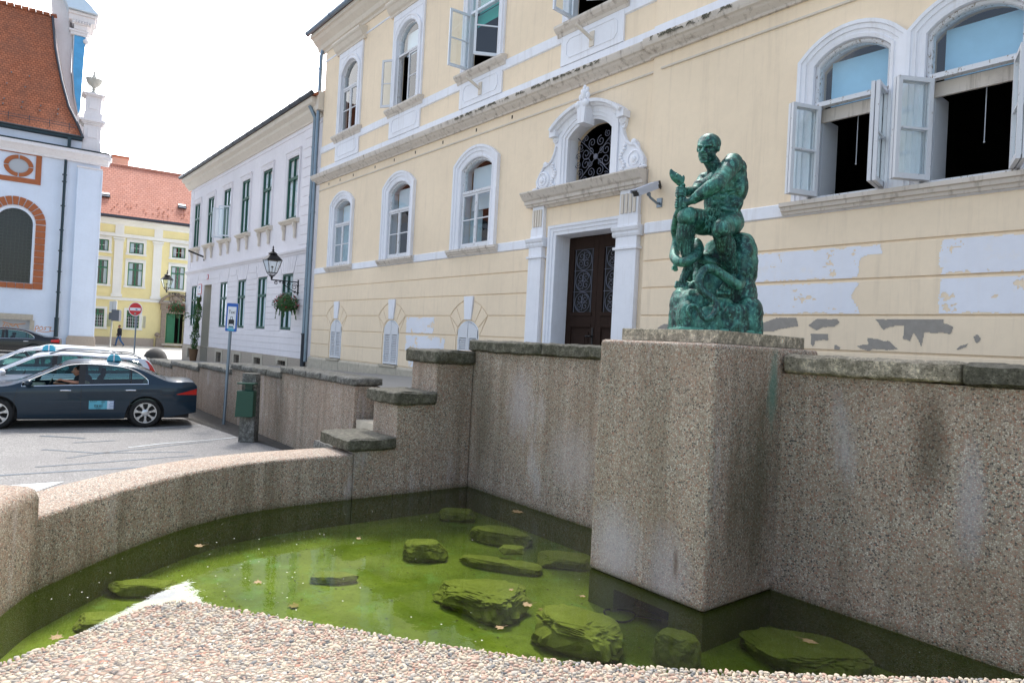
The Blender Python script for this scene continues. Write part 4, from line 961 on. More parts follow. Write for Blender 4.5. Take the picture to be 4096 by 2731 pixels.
# double door
def scroll(mb, cx_, cz_, r, turns, a0, y, th=.008, sgn=1):
    pts = []
    for i in range(int(turns*14)+1):
        t = i/(turns*14); a = a0+sgn*turns*2*math.pi*t; rr_ = r*(1-.82*t); pts.append((cx_+math.cos(a)*rr_, y, cz_+math.sin(a)*rr_))
    mb.tube(pts, th, 5)
yd = YF+.40
for s, (x0, x1) in enumerate(((-10.46, -9.60), (-9.595, -8.72))):
    m = MB(); m.box(x0, x0+.16, yd-.03, yd+.03, 1.15, 4.30); m.box(x1-.13, x1, yd-.03, yd+.03, 1.15, 4.30); m.box(x0+.16, x1-.13, yd-.03, yd+.03, 4.05, 4.30); m.box(x0+.16, x1-.13, yd-.03, yd+.03, 2.42, 2.72); m.box(x0+.16, x1-.13, yd-.03, yd+.03, 1.15, 1.55)
    m.box(x0+.16, x1-.13, yd-.005, yd+.02, 1.55, 2.42); m.box(x0+.22, x1-.19, yd-.022, yd-.004, 1.62, 2.34); m.box(x0+.30, x1-.27, yd-.035, yd-.02, 1.72, 2.24); m.box(x0+.14, x1-.11, yd-.05, yd-.03, 2.66, 2.74); m.box(x0+.14, x1-.11, yd-.045, yd-.03, 2.44, 2.48)
    dl = obj('door', m, Mt['door'], yb, bevel=.005)
    if s == 0: h_ = MB(); h_.box(x1-.075, x1-.035, yd-.045, yd-.03, 2.02, 2.42); h_.tube([(x1-.055, yd-.04, 2.25), (x1-.055, yd-.10, 2.25), (x1-.14, yd-.11, 2.24)], .016, 8); h_.ball((x1-.15, yd-.11, 2.24), .028, 8, 6); obj('handle', h_, Mt['iron'], dl, smooth=True)
    g_ = MB(); g_.box(x0+.16, x1-.13, yd+.005, yd+.012, 2.72, 4.05); obj('pane', g_, Mt['dark'], dl)
    g_ = MB(); xc = (x0+.16+x1-.13)/2; hw = (x1-x0-.29)/2-.05
    for i in range(3):
        zc = 2.72+.225+i*.44
        g_.tube([(xc+math.cos(a)*hw*.92, yd-.012, zc+math.sin(a)*.205) for a in [j*2*math.pi/24 for j in range(24)]], .009, 5, True)
        for q in range(4):
            a = q*math.pi/2+.78; scroll(g_, xc+math.cos(a)*hw*.48, zc+math.sin(a)*.11, .085, 1.3, a+1.5, yd-.012, .008, 1 if q % 2 else -1)
        g_.ball((xc, yd-.015, zc), .028, 8, 5)
        for a in (0, 1.571, 3.142, 4.712): g_.tube([(xc, yd-.012, zc), (xc+math.cos(a)*.10, yd-.012, zc+math.sin(a)*.17)], .008, 5)
        g_.tube([(x0+.17, yd-.012, zc+.22), (x1-.14, yd-.012, zc+.22)], .007, 5)
    g_.tube([(x0+.20, yd-.012, 2.74), (x0+.20, yd-.012, 4.04)], .007, 5); g_.tube([(x1-.17, yd-.012, 2.74), (x1-.17, yd-.012, 4.04)], .007, 5)
    obj('grille', g_, Mt['ironlt'], dl, smooth=True)
# fanlight window with scrolled ironwork
c = (FO[0]+FO[1])/2; w = FO[1]-FO[0]
m = MB(); path = [(c-w/2, 5.28)]+arc(c-w/2, c+w/2, 6.28, .27, 14)+[(c+w/2, 5.28)]
m.sweep(path, [(-.004, YF+.25), (-.004, YF-.04), (.05, YF-.05), (.055, YF-.075), (.12, YF-.08), (.125, YF-.10), (.22, YF-.105), (.225, YF)])
fw = obj('window', m, Mt['trim'], yb, smooth=25)
m = MB(); ap = arc(c-w/2-.34, c+w/2+.34, 6.46, .36, 16)
m.sweep(ap, [(-.12, YF), (-.12, YF-.10), (-.06, YF-.12), (-.05, YF-.17), (-.01, YF-.20), (0, YF-.26), (.06, YF-.27), (.065, YF)])
m.box(c-w/2-.42, c-w/2-.24, YF-.20, YF, 6.36, 6.49); m.box(c+w/2+.24, c+w/2+.42, YF-.20, YF, 6.36, 6.49)
obj('pediment', m, Mt['trim'], fw, smooth=25)
m = MB(); m.prism([(c-.09, 6.42), (c+.09, 6.42), (c+.13, 6.86), (c-.13, 6.86)], 'y', YF-.30, YF)
for s in (-1, 1): m.lathe([(.075, 0), (.075, .05), (.05, .07), (.02, .08)], (c+s*.10, YF-.25, 6.80), 12, (0, -1, 0)); 
for i, (dx, z, r_) in enumerate([(0, 7.0, .10), (-.10, 6.96, .06), (.10, 6.96, .06), (0, 7.12, .06), (-.07, 7.07, .045), (.08, 7.08, .045), (0, 6.60, .07), (0, 6.50, .055)]): m.ball((c+dx, YF-.22, z), (r_*.8, r_*.7, r_*1.25), 8, 6)
obj('carved_keystone', m, Mt['trim'], fw, smooth=50)
for s in (-1, 1):
    m = MB(); X = lambda d: c+s*(w/2+.225+d)
    prof_ = [(0, 5.31), (.60, 5.31), (.66, 5.36), (.66, 5.50), (.58, 5.62), (.50, 5.72), (.46, 5.84), (.40, 5.90), (.28, 5.86), (.20, 5.92), (.14, 6.02), (.10, 6.16), (.15, 6.24), (.16, 6.34), (.10, 6.42), (0, 6.44)]
    pp = [(X(a), z) for a, z in prof_]; m.prism(pp, 'y', YF-.07, YF)
    m.lathe([(.19, 0), (.19, .04), (.15, .055), (.15, .035), (.11, .035), (.11, .06), (.06, .06), (.055, .085), (.02, .10)], (X(.44), YF-.06, 5.52), 20, (0, -1, 0)); m.lathe([(.085, 0), (.085, .04), (.05, .05), (.02, .08)], (X(.09), YF-.06, 6.33), 14, (0, -1, 0)); m.lathe([(.06, 0), (.06, .04), (.02, .06)], (X(.39), YF-.06, 5.85), 12, (0, -1, 0))
    for i in range(9):
        a = i*.8; m.ball((X(.12+.05*math.sin(a*1.3)), YF-.085, 5.38+i*.055), (.045, .03, .03), 7, 5)
    m.tube([(X(.62), YF-.08, 5.38), (X(.64), YF-.09, 5.52), (X(.55), YF-.09, 5.66), (X(.44), YF-.09, 5.80), (X(.30), YF-.09, 5.83), (X(.20), YF-.09, 5.90), (X(.12), YF-.09, 6.04), (X(.08), YF-.09, 6.18)], .024, 7)
    m.ball((X(.66), YF-.10, 5.345), (.09, .06, .035), 8, 5)
    obj('volute', m, Mt['trim'], fw, smooth=45)
g_ = MB(); yg = YF+.19
for q in range(4):
    sx_ = 1 if q % 2 else -1; sz_ = 1 if q > 1 else -1
    g_.tube([(c, yg, 5.86), (c+sx_*.30, yg, 5.86+sz_*.28), (c+sx_*.58, yg, 5.86+sz_*.50)], .010, 5)
    for (dx, dz, r_, a) in ((.28, .10, .13, 0), (.12, .30, .11, 1.5), (.44, .26, .09, .6), (.30, .42, .08, 2.1), (.50, .08, .08, 3), (.14, .12, .07, 4)): scroll(g_, c+sx_*dx, 5.86+sz_*dz, r_, 1.5, a*sx_, yg-.006, .008, sx_*sz_)
g_.lathe([(.06, 0), (.06, .02), (.03, .03)], (c, yg, 5.86), 12, (0, -1, 0))
obj('grille', g_, Mt['ironlt'], fw, smooth=True)
# ---- building corner downpipe with joints
b = MB(); b.tube([(-23.28, YF-.05, 12.2), (-23.30, YF-.11, 11.9), (-23.30, YF-.11, 1.0)], .065, 12)
for z in (11.4, 9.6, 7.9, 6.3, 4.6, 2.9): b.tube([(-23.30, YF-.11, z), (-23.30, YF-.11, z+.05)], .077, 12)
obj('downpipe', b, Mt['zinc'], yb, smooth=True)
# ============================================================ WHITE BUILDING (further along the street)
YW = 9.6
wb = thing('white_building', (-33, YW, .3), 'long two storey off white building with tall green framed windows', 'building')
UWX = [-40.0, -37.32, -34.5, -31.67, -28.85, -25.95]; GWX = [-39.87, -34.39, -31.6, -28.86, -25.97]; DX = (-37.88, -36.50)
b = MB()
ops = [(x-.56, x+.56, 6.38, 8.82, 0) for x in UWX]+[(x-.55, x+.55, 2.10, 4.28, 0) for x in GWX]+[(DX[0], DX[1], .0, 4.27, 0)]
vents = [(-40.37, -39.55, .37, .87), (-34.88, -34.05, .40, .88), (-32.03, -31.25, .50, .88), (-29.26, -28.42, .60, .88), (-26.43, -25.58, .72, .90)]
wall_open(b, -41.65, -23.12, 1.05, 10.0, YW, YW+.25, ops)
b.face([(-41.65, YW, -.2), (-41.65, YW+10, -.2), (-41.65, YW+10, 10), (-41.65, YW, 10)]); b.face([(-41.65, YW+9, 0), (-23.1, YW+9, 0), (-23.1, YW+9, 10), (-41.65, YW+9, 10)])
obj('wall', b, Mt['lilac'], wb, recalc=False)
b = MB(); wall_open(b, -41.69, -23.12, -.2, 1.05, YW-.05, YW+.3, [(v[0], v[1], v[2], v[3], 0) for v in vents]+[(DX[0], DX[1], -.3, 1.2, 0)])
b.face([(-41.69, YW-.05, 1.05), (-23.12, YW-.05, 1.05), (-23.12, YW, 1.06), (-41.69, YW, 1.06)])
obj('plinth', b, Mt['socle'], wb, recalc=False)
b = MB(); b.box(-41.5, -23.2, YW+3, YW+3.1, -.2, 9.9); b.box(-41.5, -23.2, YW+.3, YW+3, 5.2, 5.3)
obj('inner_wall', b, Mt['dark'], wb)
b = MB()
for v in vents:
    for x0, x1, z0, z1 in ((v[0]-.22, v[0], v[2], v[3]+.14), (v[1], v[1]+.22, v[2], v[3]+.14), (v[0], v[1], v[3], v[3]+.14)): b.box(x0, x1, YW-.075, YW-.04, z0, z1)
obj('vent_surround', b, Mt['limestone'], wb, bevel=.006)
b = MB()
for v in vents:
    b = MB()
    for i in range(3): x = v[0]+(v[1]-v[0])*(i+1)/4; b.tube([(x, YW+.02, v[2]), (x, YW+.02, v[3])], .012, 5)
    b.tube([(v[0], YW+.02, (v[2]+v[3])/2), (v[1], YW+.02, (v[2]+v[3])/2)], .012, 5)
    obj('vent_grille', b, Mt['iron'], wb)
# courses on the lower storey
rows = [1.05, 1.28, 1.54, 1.79, 2.02, 2.26, 2.51, 2.76, 3.0, 3.235, 3.51, 3.78, 4.01, 4.24, 4.52, 4.81]
b = MB()
for i in range(len(rows)-1):
    z0, z1 = rows[i]+.014, rows[i+1]-.014
    ho = []
    if z1 > 2.12 and z0 < 4.26: ho += [(x-.60, x+.60) for x in GWX]
    if z0 > 4.2: ho += [(x-.60-.12*(i-12), x+.60+.12*(i-12)) for x in GWX]
    if z0 < 4.25: ho += [(DX[0]-.06, DX[1]+.06)]
    course(-41.6, -24.16, z0, z1, YW-.0005, ho)
for x in GWX:                                   # flat arch stones over the windows
    for k in range(6):
        a0 = (k-3)/3*.60; a1 = (k-2)/3*.60; t0, t1 = a0*1.45, a1*1.45
        b.prism([(x+a0+.012, 4.32), (x+a1-.012, 4.32), (x+t1-.014, 4.93), (x+t0+.014, 4.93)], 'y', YW-.022, YW-.001)
for i in range(12):
    z0 = 5.32+.36*i
    for x0, x1 in ((-41.6, -41.0), (-25.0+(.12 if i % 2 else 0), -24.16)):
        if z0 < 9.4: b.prism([(x0, z0), (x1, z0), (x1, z0+.335), (x0, z0+.335)], 'y', YW-.022, YW-.001)
obj('rusticated_course', b, Mt['lilac'], wb, bevel=.005, segs=1)
def runw(name, prof, x0, x1, mat): m = MB(); m.prism(prof, 'x', x0, x1); return obj(name, m, Mt[mat], wb)
runw('string_course', [(YW, 4.97), (YW-.03, 4.97), (YW-.05, 5.03), (YW-.10, 5.06), (YW-.12, 5.12), (YW-.12, 5.15), (YW, 5.20)], -41.75, -24.05, 'lilac')
runw('string_course', [(YW, 9.62), (YW-.03, 9.62), (YW-.035, 9.68), (YW, 9.69)], -41.65, -23.3, 'lilac')
runw('cornice', [(YW, 9.80), (YW-.05, 9.80), (YW-.07, 9.86), (YW-.22, 10.02), (YW-.25, 10.05), (YW-.28, 10.15), (YW-.42, 10.24), (YW-.46, 10.33), (YW-.46, 10.42), (YW, 10.46)], -42.1, -23.35, 'cream')
b = MB(); b.box(-23.36, -23.12, YW-.30, YW+.2, 9.95, 10.6); obj('cornice_end', b, Mt['cream'], wb)
b = MB()
for i in range(19):
    x0 = -42.2+i*1.0; b.tube([(x0, YW-.52, 10.50), (x0+.99, YW-.52, 10.50)], .085, 8); b.tube([(x0-.03, YW-.52, 10.50), (x0+.03, YW-.52, 10.50)], .098, 8)
obj('gutter', b, Mt['gutter'], wb, smooth=True)
b = MB(); b.prism([(YW-.44, 10.46), (YW-.44, 10.50), (YW+4.6, 12.7), (YW+9.2, 10.5), (YW+9.2, 10.46)], 'x', -42.1, -23.15); obj('roof', b, Mt['rooftile'], wb)
b = MB()
for k in range(7):
    x0 = -40.8+k*2.45
    for j in range(5): b.tube([(x0+j*.3, YW-.30, 10.55), (x0+j*.3, YW-.34, 10.78)], .010, 4)
    b.tube([(x0, YW-.34, 10.78), (x0+1.2, YW-.34, 10.78)], .010, 4); b.tube([(x0, YW-.32, 10.68), (x0+1.2, YW-.32, 10.68)], .010, 4)
obj('snow_guard', b, Mt['gutter'], wb)
# tall windows: casing, green frame, panes
def green_frame(m, x, z0, z1, tr, y, w):
    e = w/2; m.box(x-e, x-e+.045, y-.03, y+.05, z0, z1); m.box(x+e-.045, x+e, y-.03, y+.05, z0, z1); m.box(x-e+.06, x+e-.06, y-.03, y+.05, z0, z0+.09); m.box(x-e+.06, x+e-.06, y-.03, y+.05, z1-.07, z1)
    m.box(x-e+.06, x+e-.06, y-.045, y+.05, tr-.05, tr+.06); m.box(x-.032, x+.032, y-.035, y+.045, z0+.09, tr-.05); m.box(x-.03, x+.03, y-.030, y+.045, tr+.06, z1-.07)
def upper_w(x, open_=False):
    m = MB(); m.sweep([(x-.56, 6.36), (x-.56, 8.82), (x+.56, 8.82), (x+.56, 6.36)], [(0, YW+.12), (0, YW-.03), (.05, YW-.035), (.055, YW-.05), (.13, YW-.055), (.135, YW-.07), (.18, YW-.07), (.18, YW)])
    m.prism([(YW, 9.0), (YW-.05, 9.0), (YW-.10, 9.05), (YW-.10, 9.08), (YW, 9.10)], 'x', x-.76, x+.76)
    wn_ = obj('window', m, Mt['lilac'], wb, smooth=25)
    f = MB(); green_frame(f, x, 6.40, 8.80, 7.98, YW+.035, 1.12); obj('frame', f, Mt['green'], wn_)
    p = MB()
    p.face([(x-.5, YW+.045, 6.49 if not open_ else 8.04), (x+.5, YW+.045, 6.49 if not open_ else 8.04), (x+.5, YW+.045, 8.73), (x-.5, YW+.045, 8.73)]); obj('pane', p, Mt['glass'], wn_, recalc=False)
    q = MB(); q.grid(lambda u, v: (x-.5+u*1.0, YW+.09+.006*math.sin(u*25), 6.45+v*2.3), 24, 1); obj('curtain', q, Mt['netcurtain'], wn_, smooth=True)
    s_ = MB(); s_.prism([(YW, 6.20), (YW-.10, 6.22), (YW-.16, 6.28), (YW-.21, 6.30), (YW-.21, 6.35), (YW+.1, 6.39), (YW+.1, 6.34), (YW, 6.33)], 'x', x-.86, x+.86)
    obj('sill', s_, Mt['cream'], wn_)
    k = MB()
    for s in (-1, 1):
        xc = x+s*.58; k.prism([(YW-.03, 6.20), (YW-.16, 6.20), (YW-.17, 6.10), (YW-.12, 5.98), (YW-.10, 5.80), (YW-.11, 5.66), (YW-.07, 5.60), (YW-.03, 5.62)], 'x', xc-.05, xc+.05)
    obj('bracket', k, Mt['cream'], wn_, bevel=.01)
    return wn_
w0 = upper_w(UWX[0])
for i, x in enumerate(UWX[1:]):
    if i == 1:
        w2 = upper_w(x, True)
        for s in (-1, 1):
            m = sash_mesh(.5, 1.46, (), .05, .04)
            if s > 0: m.v = [(-p[0], p[1], p[2]) for p in m.v]
            o = obj('sash', MBshift(m, ORG[wb.name]), [Mt['white'], Mt['glass']], w2); o.location = Vector((x+s*.52, YW-.02, 6.46))-ORG[wb.name]; o.rotation_euler = (0, 0, -R(100) if s < 0 else R(72))
    else: copy_tree(w0, wb, (x-UWX[0], 0, 0))
def lower_w(x):
    m = MB(); m.box(x-.62, x+.62, YW-.05, YW, 4.285, 4.32); wn_ = obj('window', m, Mt['lilac'], wb)
    f = MB(); green_frame(f, x, 2.12, 4.27, 3.50, YW+.035, 1.08); obj('frame', f, Mt['green'], wn_)
    p = MB(); p.face([(x-.5, YW+.045, 2.2), (x+.5, YW+.045, 2.2), (x+.5, YW+.045, 4.2), (x-.5, YW+.045, 4.2)]); obj('pane', p, Mt['glass'], wn_, recalc=False)
    q = MB(); q.grid(lambda u, v: (x-.45+u*.9, YW+.09+.006*math.sin(u*25), 2.2+v*2.0), 24, 1); obj('curtain', q, Mt['netcurtain'], wn_, smooth=True); return wn_
w0 = lower_w(GWX[0])
for x in GWX[1:]: copy_tree(w0, wb, (x-GWX[0], 0, 0))
# doorway recess
b = MB(); y0, y1 = YW-.0, YW+.75
xa_, xb_ = DX[0]+.006, DX[1]-.006; b.face([(xa_, y0-.06, .1), (xa_, y1, .1), (xa_, y1, 4.262), (xa_, y0, 4.262)]); b.face([(xb_, y0-.06, .1), (xb_, y1, .1), (xb_, y1, 4.262), (xb_, y0, 4.262)]); b.face([(xa_, y0, 4.262), (xb_, y0, 4.262), (xb_, y1, 4.262), (xa_, y1, 4.262)])
dr = obj('doorway', b, Mt['cream'], wb, recalc=False)
b = MB(); b.box(DX[0], DX[1], y1, y1+.06, .1, 4.27)
for s in (0, 1):
    xa = DX[0]+.08+s*.68
    for z0, z1 in ((.5, 1.4), (1.6, 2.9), (3.1, 3.9)): b.box(xa, xa+.52, y1-.02, y1, z0, z1)
obj('door', b, Mt['green'], dr, bevel=.008)
# two downpipes beside the corner
b = MB(); b.tube([(-23.75, YW-.36, 10.2), (-23.72, YW-.14, 9.8), (-23.72, YW-.14, 2.0)], .075, 12)
for z in (8.7, 6.9, 5.2, 3.6): b.tube([(-23.72, YW-.14, z), (-23.72, YW-.14, z+.05)], .088, 12)
obj('downpipe', b, Mt['zinc'], wb, smooth=True)
b = MB(); b.tube([(-23.72, YW-.14, 2.0), (-23.72, YW-.14, 1.93), (-23.72, YW-.14, .6)], [.11, .085, .085], 12); obj('downpipe_shoe', b, Mt['gutter'], wb, smooth=True)
# flag holder and little camera
b = MB(); b.tube([(-38.1, YW-.02, 5.95), (-38.1, YW-.05, 5.55)], .03, 6); b.tube([(-38.1, YW-.04, 5.75), (-38.4, YW-.75, 6.02)], .045, 8); obj('flag_holder', b, Mt['iron'], wb, smooth=40)

def text(name, s, size, loc, rot, mat, parent=None, ext=.002, sx=1.0, align='CENTER'):
    cu = bpy.data.curves.new(name, 'FONT'); cu.body = s; cu.size = size; cu.extrude = ext; cu.align_x = align; cu.align_y = 'CENTER'
    t = bpy.data.objects.new('_t', cu); scene.collection.objects.link(t); bpy.context.view_layer.update()
    me = bpy.data.meshes.new_from_object(t); bpy.data.objects.remove(t); me.materials.clear(); me.materials.append(Mt[mat] if isinstance(mat, str) else mat)
    o = bpy.data.objects.new(name, me); link(o, parent) if parent else scene.collection.objects.link(o)
    o.location = Vector(loc)-(ORG[parent.name] if parent else Vector((0, 0, 0))); o.rotation_euler = rot; o.scale = (sx, 1, 1); return o
FR = (R(90), 0, 0)
Mt['signblue'] = simple('sign_blue', (.012, .10, .42), .35); Mt['signwhite'] = simple('sign_white', (.74, .76, .80), .35); Mt['signred'] = simple('sign_red', (.55, .015, .02), .35); Mt['ink'] = simple('black_ink', (.012, .012, .014), .5)
Mt['inkblue'] = simple('blue_ink', (.03, .08, .30), .5); Mt['pale'] = simple('pale_blue_plate', (.55, .66, .80), .4)
def rrect(x0, x1, z0, z1, r, n=4):
    p = []
    for cx_, cz_, a0 in ((x1-r, z1-r, 0), (x0+r, z1-r, 90), (x0+r, z0+r, 180), (x1-r, z0+r, 270)):
        for i in range(n+1): a = R(a0+90*i/n); p.append((cx_+r*math.cos(a), cz_+r*math.sin(a)))
    return p
def plate(x0, x1, z0, z1, border, lab, name='wall_sign', fill='signwhite'):
    m = MB(); m.prism(rrect(x0, x1, z0, z1, .05), 'y', YW-.05, YW-.024); o = obj(name, m, Mt[border], pivot=((x0+x1)/2, YW, z0))
    tag(o, lab, 'sign', 'plates on the white building'); ORG[o.name] = Vector(((x0+x1)/2, YW, z0))
    m = MB(); m.prism(rrect(x0+.035, x1-.035, z0+.035, z1-.035, .03), 'y', YW-.053, YW-.045); obj('face', m, Mt[fill], o); return o
s1 = plate(-38.92, -38.27, 3.80, 4.34, 'signred', 'red and blue bordered plate on the white facade left of its doorway')
text('lettering', 'JZM', .16, (-38.6, YW-.056, 4.15), FR, 'inkblue', s1); text('lettering', '14', .12, (-38.6, YW-.056, 3.95), FR, 'inkblue', s1)
s1 = plate(-39.05, -38.30, 3.45, 3.72, 'pale', 'small pale blue plaque directly under the bordered plate', fill='pale')
for z in (3.62, 3.55): 
    m = MB(); m.box(-38.95, -38.40, YW-.056, YW-.052, z-.012, z+.012); obj('lettering', m, Mt['inkblue'], s1)
s1 = plate(-37.38, -37.09, 4.53, 4.79, 'signred', 'little house number plate 1 above the green doorway'); text('lettering', '1', .2, (-37.235, YW-.056, 4.655), FR, 'inkblue', s1)

# ---- wall lanterns with flower baskets
def lantern(X, zoff, name_lab, bask_lab, seed, size=1.0):
    o = thing('wall_lantern', (X, YW, 3.5+zoff), name_lab, 'lantern', 'wall lanterns on the white building')
    z = zoff; yl = YW-1.03; b = MB()
    b.box(X-.05, X+.05, YW-.045, YW, 3.42+z, 3.99+z); b.tube([(X, YW-.03, 3.90+z), (X, yl, 3.90+z)], .022, 6); b.tube([(X, YW-.04, 3.50+z), (X, YW-.12, 3.52+z), (X, YW-.30, 3.60+z), (X, YW-.52, 3.74+z), (X, YW-.62, 3.88+z)], .018, 6)
    def sc(cy_, cz_, r_, tn, a0, sg):
        pts = []
        for i in range(int(tn*12)+1):
            t = i/(tn*12); a = a0+sg*tn*2*math.pi*t; q = r_*(1-.75*t); pts.append((X, cy_+math.cos(a)*q, cz_+math.sin(a)*q))
        b.tube(pts, .013, 5)
    sc(YW-.17, 3.72+z, .12, 1.5, 0, 1); sc(YW-.40, 3.80+z, .085, 1.4, 2, -1); sc(YW-.58, 3.82+z, .06, 1.3, 0, 1); sc(YW-.86, 3.80+z, .075, 1.4, 1, 1); sc(YW-.72, 3.85+z, .04, 1.2, 2, -1); sc(YW-.14, 3.54+z, .05, 1.2, 3, 1)
    obj('bracket', b, Mt['iron'], o, smooth=True)
    b = MB(); b.lathe([(.03, 0), (.03, .06), (.05, .07), (.035, .11), (.07, .13), (.035, .16)], (X, yl, 3.88+z), 8)
    def rg(r_, zz_): return [(X+math.cos(a)*r_, yl+math.sin(a)*r_, zz_+z) for a in [math.pi/4+i*math.pi/2 for i in range(4)]]
    lo, mid, hi = rg(.07, 4.02), rg(.20, 4.16), rg(.37, 4.62)
    for i in range(4):
        b.tube([lo[i], mid[i], hi[i]], .012, 5); b.tube([mid[i], mid[(i+1) % 4]], .010, 5); b.tube([hi[i], hi[(i+1) % 4]], .014, 5)
        m_ = (Vector(mid[i])+Vector(mid[(i+1) % 4]))/2; l_ = (Vector(lo[i])+Vector(lo[(i+1) % 4]))/2; b.tube([l_, m_], .008, 4)
    b.tube([(X, yl, 3.98+z), (X, yl, 4.35+z)], .014, 6); b.lathe([(.04, 0), (.05, .03), (.02, .06)], (X, yl, 4.34+z), 8)
    obj('frame', b, Mt['iron'], o, smooth=45)
    b = MB(); hr = rg(.40, 4.61); tp = rg(.15, 4.83)
    b.add(hr+tp, [(0, 1, 5, 4), (1, 2, 6, 5), (2, 3, 7, 6), (3, 0, 4, 7), (4, 5, 6, 7)]); b.lathe([(.15, 0), (.17, .02), (.12, .06), (.05, .10), (.03, .13), (.055, .15), (.03, .18), (.015, .22), (.035, .245), (.01, .30), (.001, .33)], (X, yl, 4.83+z), 10)
    obj('hood', b, Mt['iron'], o, smooth=45)
    b = MB()
    for i in range(4): b.face([mid[i], mid[(i+1) % 4], hi[(i+1) % 4], hi[i]])
    obj('glass', b, Mt['glass'], o, recalc=False)
    # basket
    q = thing('flower_basket', (X, YW-.40, 2.75+zoff), bask_lab, 'flower basket', 'flower baskets under the lanterns')
    yc = YW-.42; zc = 2.98+z
    b = MB(); b.lathe([(.02, -.2), (.14, -.17), (.22, -.06), (.24, .04)], (X, yc, zc), 14); obj('basket', b, Mt['wicker'], q, smooth=True)
    b = MB(); b.tube([(X, yc, zc), (X, yc, 3.86+z)], .006, 4); obj('hanger', b, Mt['iron'], q)
    rr = random.Random(seed); b = MB()
    for i in range(2300):
        a = rr.uniform(0, 6.283); ph = math.acos(rr.uniform(-.75, 1)); rad = rr.uniform(.55, 1.0)**.6
        lump = 1+.22*math.sin(a*3+seed)+.15*math.sin(a*5+ph*4)
        if ph > 1.7: lump *= .85
        d = Vector((math.sin(ph)*math.cos(a)*.46, math.sin(ph)*math.sin(a)*.46, math.cos(ph)*.36))*rad*lump
        p = Vector((X, yc, zc+.06))+d; s = rr.uniform(.022, .045); n_ = (d.normalized()+Vector((rr.uniform(-1, 1), rr.uniform(-1, 1), rr.uniform(-.6, 1)))*.8).normalized(); u = n_.orthogonal().normalized(); w = n_.cross(u); u2 = u*math.cos(a)+w*math.sin(a); w2 = n_.cross(u2)
        b.face([p+u2*s, p+w2*s*.6, p-u2*s*.8, p-w2*s*.6])
    for k in range(11):
        a = rr.uniform(0, 6.283); r_ = rr.uniform(.15, .42); L_ = rr.uniform(.2, .46)
        for i in range(22):
            t = i/22; p = Vector((X+math.cos(a)*(r_+.06*t), yc+math.sin(a)*(r_+.06*t), zc-.05-L_*t)); s = rr.uniform(.02, .035); aa = rr.uniform(0, 6.28)
            b.face([p+Vector((math.cos(aa)*s, math.sin(aa)*s, .01)), p+Vector((0, 0, s)), p-Vector((math.cos(aa)*s, math.sin(aa)*s, .01)), p-Vector((0, 0, s))])
    obj('foliage', b, Mt['leaf'], q, recalc=False)
    b = MB()
    for i in range(70):
        a = rr.uniform(0, 6.283); ph = math.acos(rr.uniform(-.5, 1)); d = Vector((math.sin(ph)*math.cos(a)*.46, math.sin(ph)*math.sin(a)*.46, math.cos(ph)*.38)); b.ball(Vector((X, yc, zc+.06))+d*rr.uniform(.92, 1.08), rr.uniform(.014, .026), 5, 4)
    obj('blossom', b, Mt['flower'], q)
lantern(-24.8, 0, 'black iron lantern on a scrolled bracket near the downpipes of the white building', 'large basket of red flowers hanging under the nearer lantern', 3)
lantern(-41.62, .0, 'black iron lantern standing out from the far left corner of the white building', 'basket of red flowers hanging before the green gateway', 8)
# ---- planter with climbing plant beside the doorway
q = thing('planter', (-37.35, 9.1, .32), 'brown wicker planter with a tall climbing plant by the green doorway', 'planter')
b = MB(); b.lathe([(.15, 0), (.19, .3), (.22, .58), (.23, .62), (.20, .62), (.19, .5)], (-37.35, 9.1, .28), 16); obj('pot', b, Mt['wicker'], q, smooth=40)
b = MB(); b.tube([(-37.35, 9.1, 1.2), (-37.3, 9.15, 2.4), (-37.3, 9.3, 3.7)], .03, 6); obj('stem', b, Mt['wicker'], q, smooth=True)
b = MB(); rr = random.Random(5)
for i in range(2000):
    t = rr.random()**.9; z = .88+t*2.7; w = .22-.05*t+.06*math.sin(z*5)+.04*math.sin(z*13); a = rr.uniform(0, 6.28); r_ = w*math.sqrt(rr.random())
    p = Vector((-37.33+math.cos(a)*r_+.05*math.sin(z*3), 9.12+.05*(z-1.2)+math.sin(a)*r_*.8, z+rr.uniform(-.03, .03))); s = rr.uniform(.025, .05); u = Vector((rr.uniform(-1, 1), rr.uniform(-1, 1), rr.uniform(-1, .4))).normalized(); v = u.orthogonal().normalized()
    b.face([p+u*s*1.3, p+v*s*.6, p-u*s, p-v*s*.6])
for k in range(7):
    a = rr.uniform(2.5, 4.5); z0 = rr.uniform(2.2, 3.6)
    for i in range(14): t = i/14; p = Vector((-37.33+math.cos(a)*(.3+.45*t), 9.1+math.sin(a)*(.3+.3*t), z0+.25*t-.5*t*t)); s = .04; u = Vector((rr.uniform(-1, 1), rr.uniform(-1, 1), rr.uniform(-1, .4))).normalized(); v = u.orthogonal(); b.face([p+u*s, p+v*s*.6, p-u*s, p-v*s*.6])
obj('foliage', b, Mt['leaf'], q, recalc=False)

